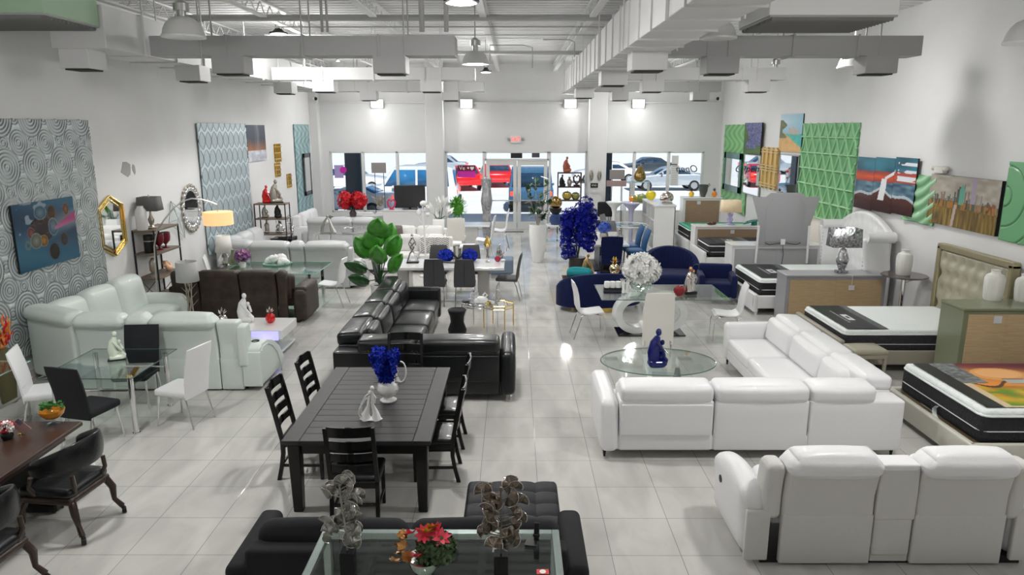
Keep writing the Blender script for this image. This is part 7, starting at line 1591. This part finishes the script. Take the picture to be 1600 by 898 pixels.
# bar ledge with fruit and gold pear
x, _, z = WY(994, 315, 24.3); t = thing('bar_table', 'high narrow white display table by the right window', 'table', (x+.1,24.3,0)); obj('tabletop', G().box((0,0,z-.02), (1.25,.5,.04), .006), LACQ, t)
for s in (-1,1): obj('leg', G().box((s*.5,0,z/2-.02), (.06,.4,z-.04), .006), LACQ, t)
zt_ = z
for i, (px, m, l, sc) in enumerate(((988,mat('orange_glaze',(.75,.28,.05),.25,coat=.4),'orange glazed apple ornament on the high white display table',1.3),(994,GA,'yellow gold apple ornament in the middle of the high white display table',1.6),(1001,mat('olive_green_glaze',(.22,.28,.08),.25,coat=.4),'olive green pear ornament on the high white display table',1.9))):
    apple(l, (WY(px,310,24.2)[0],24.2-.1*i,zt_), m, sc)
x, _, z = WY(1000, 284, 24.75); t = thing('glass_stand', 'tall clear glass display stand holding the golden pear at the right window', 'stand', (x,24.82,0)); obj('top_plate', G().box((0,0,z-.01), (.7,.35,.02), .003), GLS, t); obj('edge', G().tube([(-.35,-.175,z-.01),(.35,-.175,z-.01),(.35,.175,z-.01),(-.35,.175,z-.01)], .01, 4, closed=True), GLE, t)
for sx in (-1,1): obj('leg', G().box((sx*.31,0,z/2), (.03,.3,z-.02), .004), GREYW, t)
t = thing('pear_ornament', 'large golden pear ornament in the right shop window', 'ornament', (x,24.8,z)); obj('pear', G().lathe([(0,0),(.1,.01),(.2,.1),(.21,.2),(.15,.35),(.1,.45),(.08,.52),(0,.55)], n=28), mat('bronze_gold'), t); obj('stalk', G().tube([(0,0,.54),(.03,0,.62)], .012, 5).leaf((0,0,.56),(.14,0,.6), .06), PEWT, t)
# window posters
def decal(name, label, px0, py0, px1, py1, y, m, cat='poster', th=.006):
    a, b = WY(px0, py0, y), WY(px1, py1, y); t = thing(name, label, cat, ((a[0]+b[0])/2, y, (a[2]+b[2])/2)); obj('panel', G().box((0,0,0), (abs(b[0]-a[0]), th, abs(a[2]-b[2])), .001), m, t); return t
YW = YB+.04
t = decal('window_poster', 'magenta and dark red window poster with white script, disc and heart', 715, 258, 743, 277, YW, mat('magenta_poster', (.62,.02,.40), .5))
obj('dark_band', G().box((0,-.005,.11), (.64,.004,.2), .001), mat('maroon_poster', (.16,.0,.02), .5), t); text('letters', 'Ve', .2, LACQ, t, (-.16,-.008,.11), ext=.001); obj('disc', G().cyl((.06,-.008,.12),(.06,-.01,.12), .035, n=16), LACQ, t)
obj('heart', G().prism([(.2+.07*1.0*math.sin(a)**3*1.0, .11+.065*(math.cos(a)-.38*math.cos(2*a)-.15*math.cos(3*a))) for a in [2*PI*i/24 for i in range(24)]], -.012, -.009, 'y'), LACQ, t)
t = decal('window_poster', 'lavender notice poster with a magenta disc on the left window', 522, 258, 537, 278, YW, mat('lavender_poster', (.42,.34,.62), .5)); obj('disc', G().cyl((.16,-.006,.06),(.16,-.012,.06), .12, n=24), mat('magenta_poster'), t)
t = decal('window_notice', 'tall white notice strip taped on the right window pane edge', 1048, 258, 1059, 290, YW, mat('paper_white', (.75,.75,.74), .8))
for i in range(9): obj('text_line', G().box((0,-.006,.33-.08*i), (.18,.002,.012)), GREYL, t)
t = decal('window_notice', 'small square white notice above the tall one on the right window', 1050, 243, 1060, 256, YW, MATS['paper_white'])
x, _, z = WY(1074, 264, YW); o = text('window_lettering', 'Open', .36, BMET, None, (x,YW-.012,z), (PI/2,0,0), .002, -.95, .25); tag(o, 'black script Open lettering, seen reversed, on the rightmost window pane', 'lettering')
t = decal('transom_sign', 'dark sign plate left of centre in the pane above the doors', 798, 239, 816, 247, YW, BMET, 'sign'); t = decal('transom_sign', 'small dark sign plate right of centre in the pane above the doors', 831, 239, 843, 246, YW, mat('slate_plate', (.06,.06,.08), .5), 'sign')
# ================================================================ outside: pavement, parking lot, parked cars
struct('floor_outside', G().box((0,YB+.45+60,-.06), (160,119.6,.1)), mat('sunlit_concrete', (.80,.79,.76), .9, var=.05, vscale=.6), smooth=0)
g = G()
for i in range(14): g.box((-36+5.6*i, 50, -.007), (.12,6,.006)).box((-36+5.6*i,35,-.007), (.12,5.5,.006))
struct('trim_20', g, mat('parking_paint', (.9,.9,.88), .8), smooth=0)
solo('door_mat', G().box((0,0,.006), (1.9,1.2,.012), .004), mat('blue_shade_tint', (.22,.42,.68), .9), (-.1,27.0,-.01), 'light blue sheet standing for the shade on the pavement outside the glass doors', 'mat')  # thin blue sheet painted in for the bluish shade by the doors
struct('trim_21', G().box((bx(529)-.0,28.2,1.5), (.62,.5,3.2)), mat('dark_teal_pillar', (.02,.035,.055), .4), smooth=0)
struct('trim_22', G().box((bx(954)+.05,28.0,1.5), (.56,.5,3.2)), mat('dark_teal_pillar'), smooth=0)
CG = mat('car_window_glass', (.02,.05,.09), .05, coat=.5); TYRE = mat('tyre_rubber', (.012,.012,.012), .8)
def car(label, loc, rz, m, L=4.5, w=1.82, H=1.45, suv=False, wm=None, cat='car', name='car'):
    t = thing(name, label, cat, loc, rz); h = L/2
    if suv: low = [(-h,.35),(-h,.95),(-h+.05,1.05),(h-1.25,1.08),(h-.35,1.0),(h-.05,.85),(h,.6),(h,.35)]; cab = [(-h+.08,1.04),(-h+.22,H-.08),(-h+.5,H),(h-2.1,H),(h-1.75,H-.06),(h-1.15,1.06)]
    else: low = [(-h,.35),(-h,.8),(-h+.12,.95),(-h+.9,.98),(h-1.5,.95),(h-.4,.82),(h-.05,.7),(h,.5),(h,.3)]; cab = [(-h+.75,.96),(-h+1.35,H-.05),(-h+1.8,H),(h-2.2,H-.02),(h-1.95,H-.07),(h-1.35,.94)]
    obj('body', G().prism(low, -w/2, w/2, 'x', .06, M=Matrix.Rotation(0,4,'Z')), m, t)
    k = .86; g = G(); n = len(cab); vs = [(-w/2*(.97 if z < 1.1 else k), y, z) for y, z in cab]+[(w/2*(.97 if z < 1.1 else k), y, z) for y, z in cab]
    g._add(vs, [list(range(n)), [n+i for i in range(n)][::-1]]+[[i, n+i, n+(i+1) % n, (i+1) % n] for i in range(n)]); bmesh.ops.recalc_face_normals(g.bm, faces=g.bm.faces[:]); obj('cabin', g, m, t)
    def side(s):
        g = G(); y0, y1 = cab[0][0]+.28, cab[-1][0]-.18; yt0, yt1 = cab[1][0]+.2, cab[-2][0]-.05; zb = .02+cab[0][1]; zt = H-.16; xb = s*(w/2*.97+.006); xt = s*(w/2*(.885)+.006); ym = (y0+y1)/2
        for a, b, c, d in ((y0,ym-.05,yt0,ym-.05),(ym+.05,y1,ym+.05,yt1)): g._add([(xb,a,zb),(xb,b,zb),(xt,d,zt),(xt,c,zt)], [[0,1,2,3]])
        return g
    for s in (-1,1): obj('side_window', side(s), wm or CG, t, solid=.01)
    def scr(p, q, e):
        g = G(); y0, z0 = p; y1, z1 = q; g._add([(-w/2*.86,y0+(y1-y0)*.1+e,z0+(z1-z0)*.1),(w/2*.86,y0+(y1-y0)*.1+e,z0+(z1-z0)*.1),(w/2*.78,y0+(y1-y0)*.86+e,z0+(z1-z0)*.86),(-w/2*.78,y0+(y1-y0)*.86+e,z0+(z1-z0)*.86)], [[0,1,2,3]]); return g
    obj('rear_window', scr(cab[0], cab[1], -.015), wm or CG, t, solid=.01); obj('windscreen', scr(cab[-1], cab[-2], .015), wm or CG, t, solid=.01)
    for sy in (-1,1):
        for s in (-1,1): q = obj('wheel', G().lathe([(0,-.1),(.29,-.1),(.33,-.07),(.33,.07),(.29,.1),(0,.1)], (s*(w/2-.09),sy*(h-.85),.325), 28, rot=(0,PI/2,0)), TYRE, t); obj('hub_cap', G().lathe([(0,-.11),(.2,-.11),(.2,.11),(0,.11)], (s*(w/2-.09),sy*(h-.85),.325), 10, rot=(0,PI/2,0)), STEEL, q)
    obj('bumper', G().soft((0,-h,.45), (w*.96,.14,.22), .05).soft((0,h,.42), (w*.96,.14,.22), .05), m if not suv else TYRE, t)
    for s in (-1,1): obj('tail_lamp', G().box((s*(w/2-.14),-h-.0,.82), (.16,.05,.2), .02), REDL, t); obj('head_lamp', G().box((s*(w/2-.2),h-.03,.66), (.3,.06,.13), .02), LACQ, t); obj('wing_mirror', G().soft((s*(w/2+.08),h-1.75,1.05), (.16,.1,.12), .03), m, t)
    return t
NB = mat('car_navy_paint', (.05,.14,.25), .25, coat=.7); RP = mat('car_red_paint', (.65,.01,.015), .25, coat=.7); SP = mat('car_silver_paint', (.50,.54,.57), .25, .4, coat=.7); WP = mat('car_white_paint', (.78,.78,.77), .3, coat=.7)
BLG = mat('blue_tinted_glass', (.03,.17,.36), .08, coat=.4)
car('dark blue off-road vehicle parked right outside the doors, rear toward the shop', (.75,33.2,0), 0, NB, 4.3, 1.95, 1.9, True)
car('white vehicle with blue-tinted windows outside the left window', (-4.85,33.0,0), PI/2, WP, 4.6, 1.9, 1.95, True, wm=BLG)
car('small white car close outside the left window behind the television', (-6.9,30.2,0), PI/2-.1, WP, 4.0, 1.7, 1.3, wm=BLG)
car('white car with a dark wheel arch farther out in the left window', (-9.6,42,0), -PI/2, WP, 4.6, 1.85, 1.5)
car('red car seen in the pane left of the doors', (-3.2,44,0), .25, RP, 4.4, 1.8, 1.4)
car('second red car half visible through the left door', (-1.2,46.5,0), .15, RP, 4.4, 1.8, 1.4)
car('silver coupe parked outside the right window, side on', (9.2,43,0), PI/2, SP, 4.5, 1.8, 1.38)
car('white car beyond the grey board at the right window', (6.3,49,0), PI/2, WP, 4.5, 1.8, 1.4)
car('dark car in the back row at the right window', (10.5,57,0), PI/2+.1, mat('car_dark_paint', (.04,.05,.06), .25, coat=.7), 4.5, 1.8, 1.4)
car('grey car in the back row left of the red car', (-6,58,0), PI/2, SP, 4.5, 1.8, 1.5)
# ================================================================ camera, world, view
cd = bpy.data.cameras.new('camera'); cd.sensor_width = 36; cd.lens = FPX/1600*36; cd.clip_start = .05; cd.clip_end = 500
cam = bpy.data.objects.new('camera', cd); COL.objects.link(cam); cam.location = (0,0,CAMH)
cam.rotation_euler = (PI/2-TH, 0, YA); bpy.context.scene.camera = cam
w = bpy.data.worlds.new('sky'); bpy.context.scene.world = w; w.use_nodes = True
nt = w.node_tree; bg = nt.nodes['Background']; sk = nt.nodes.new('ShaderNodeTexSky'); sk.sky_type = 'HOSEK_WILKIE'; sk.turbidity = 3; sk.sun_direction = (.3,.5,.8)
nt.links.new(sk.outputs[0], bg.inputs[0]); bg.inputs[1].default_value = 2.2
sl = bpy.data.lights.new('sun', 'SUN'); sl.energy = 5; sl.angle = .01; so = bpy.data.objects.new('sun', sl); COL.objects.link(so); so.rotation_euler = (R(38), R(12), 0); so.location = (0,40,30)
vs = bpy.context.scene.view_settings; vs.view_transform = 'Standard'; vs.look = 'None'; vs.gamma = 1; vs.use_curve_mapping = False; vs.exposure = 0.0
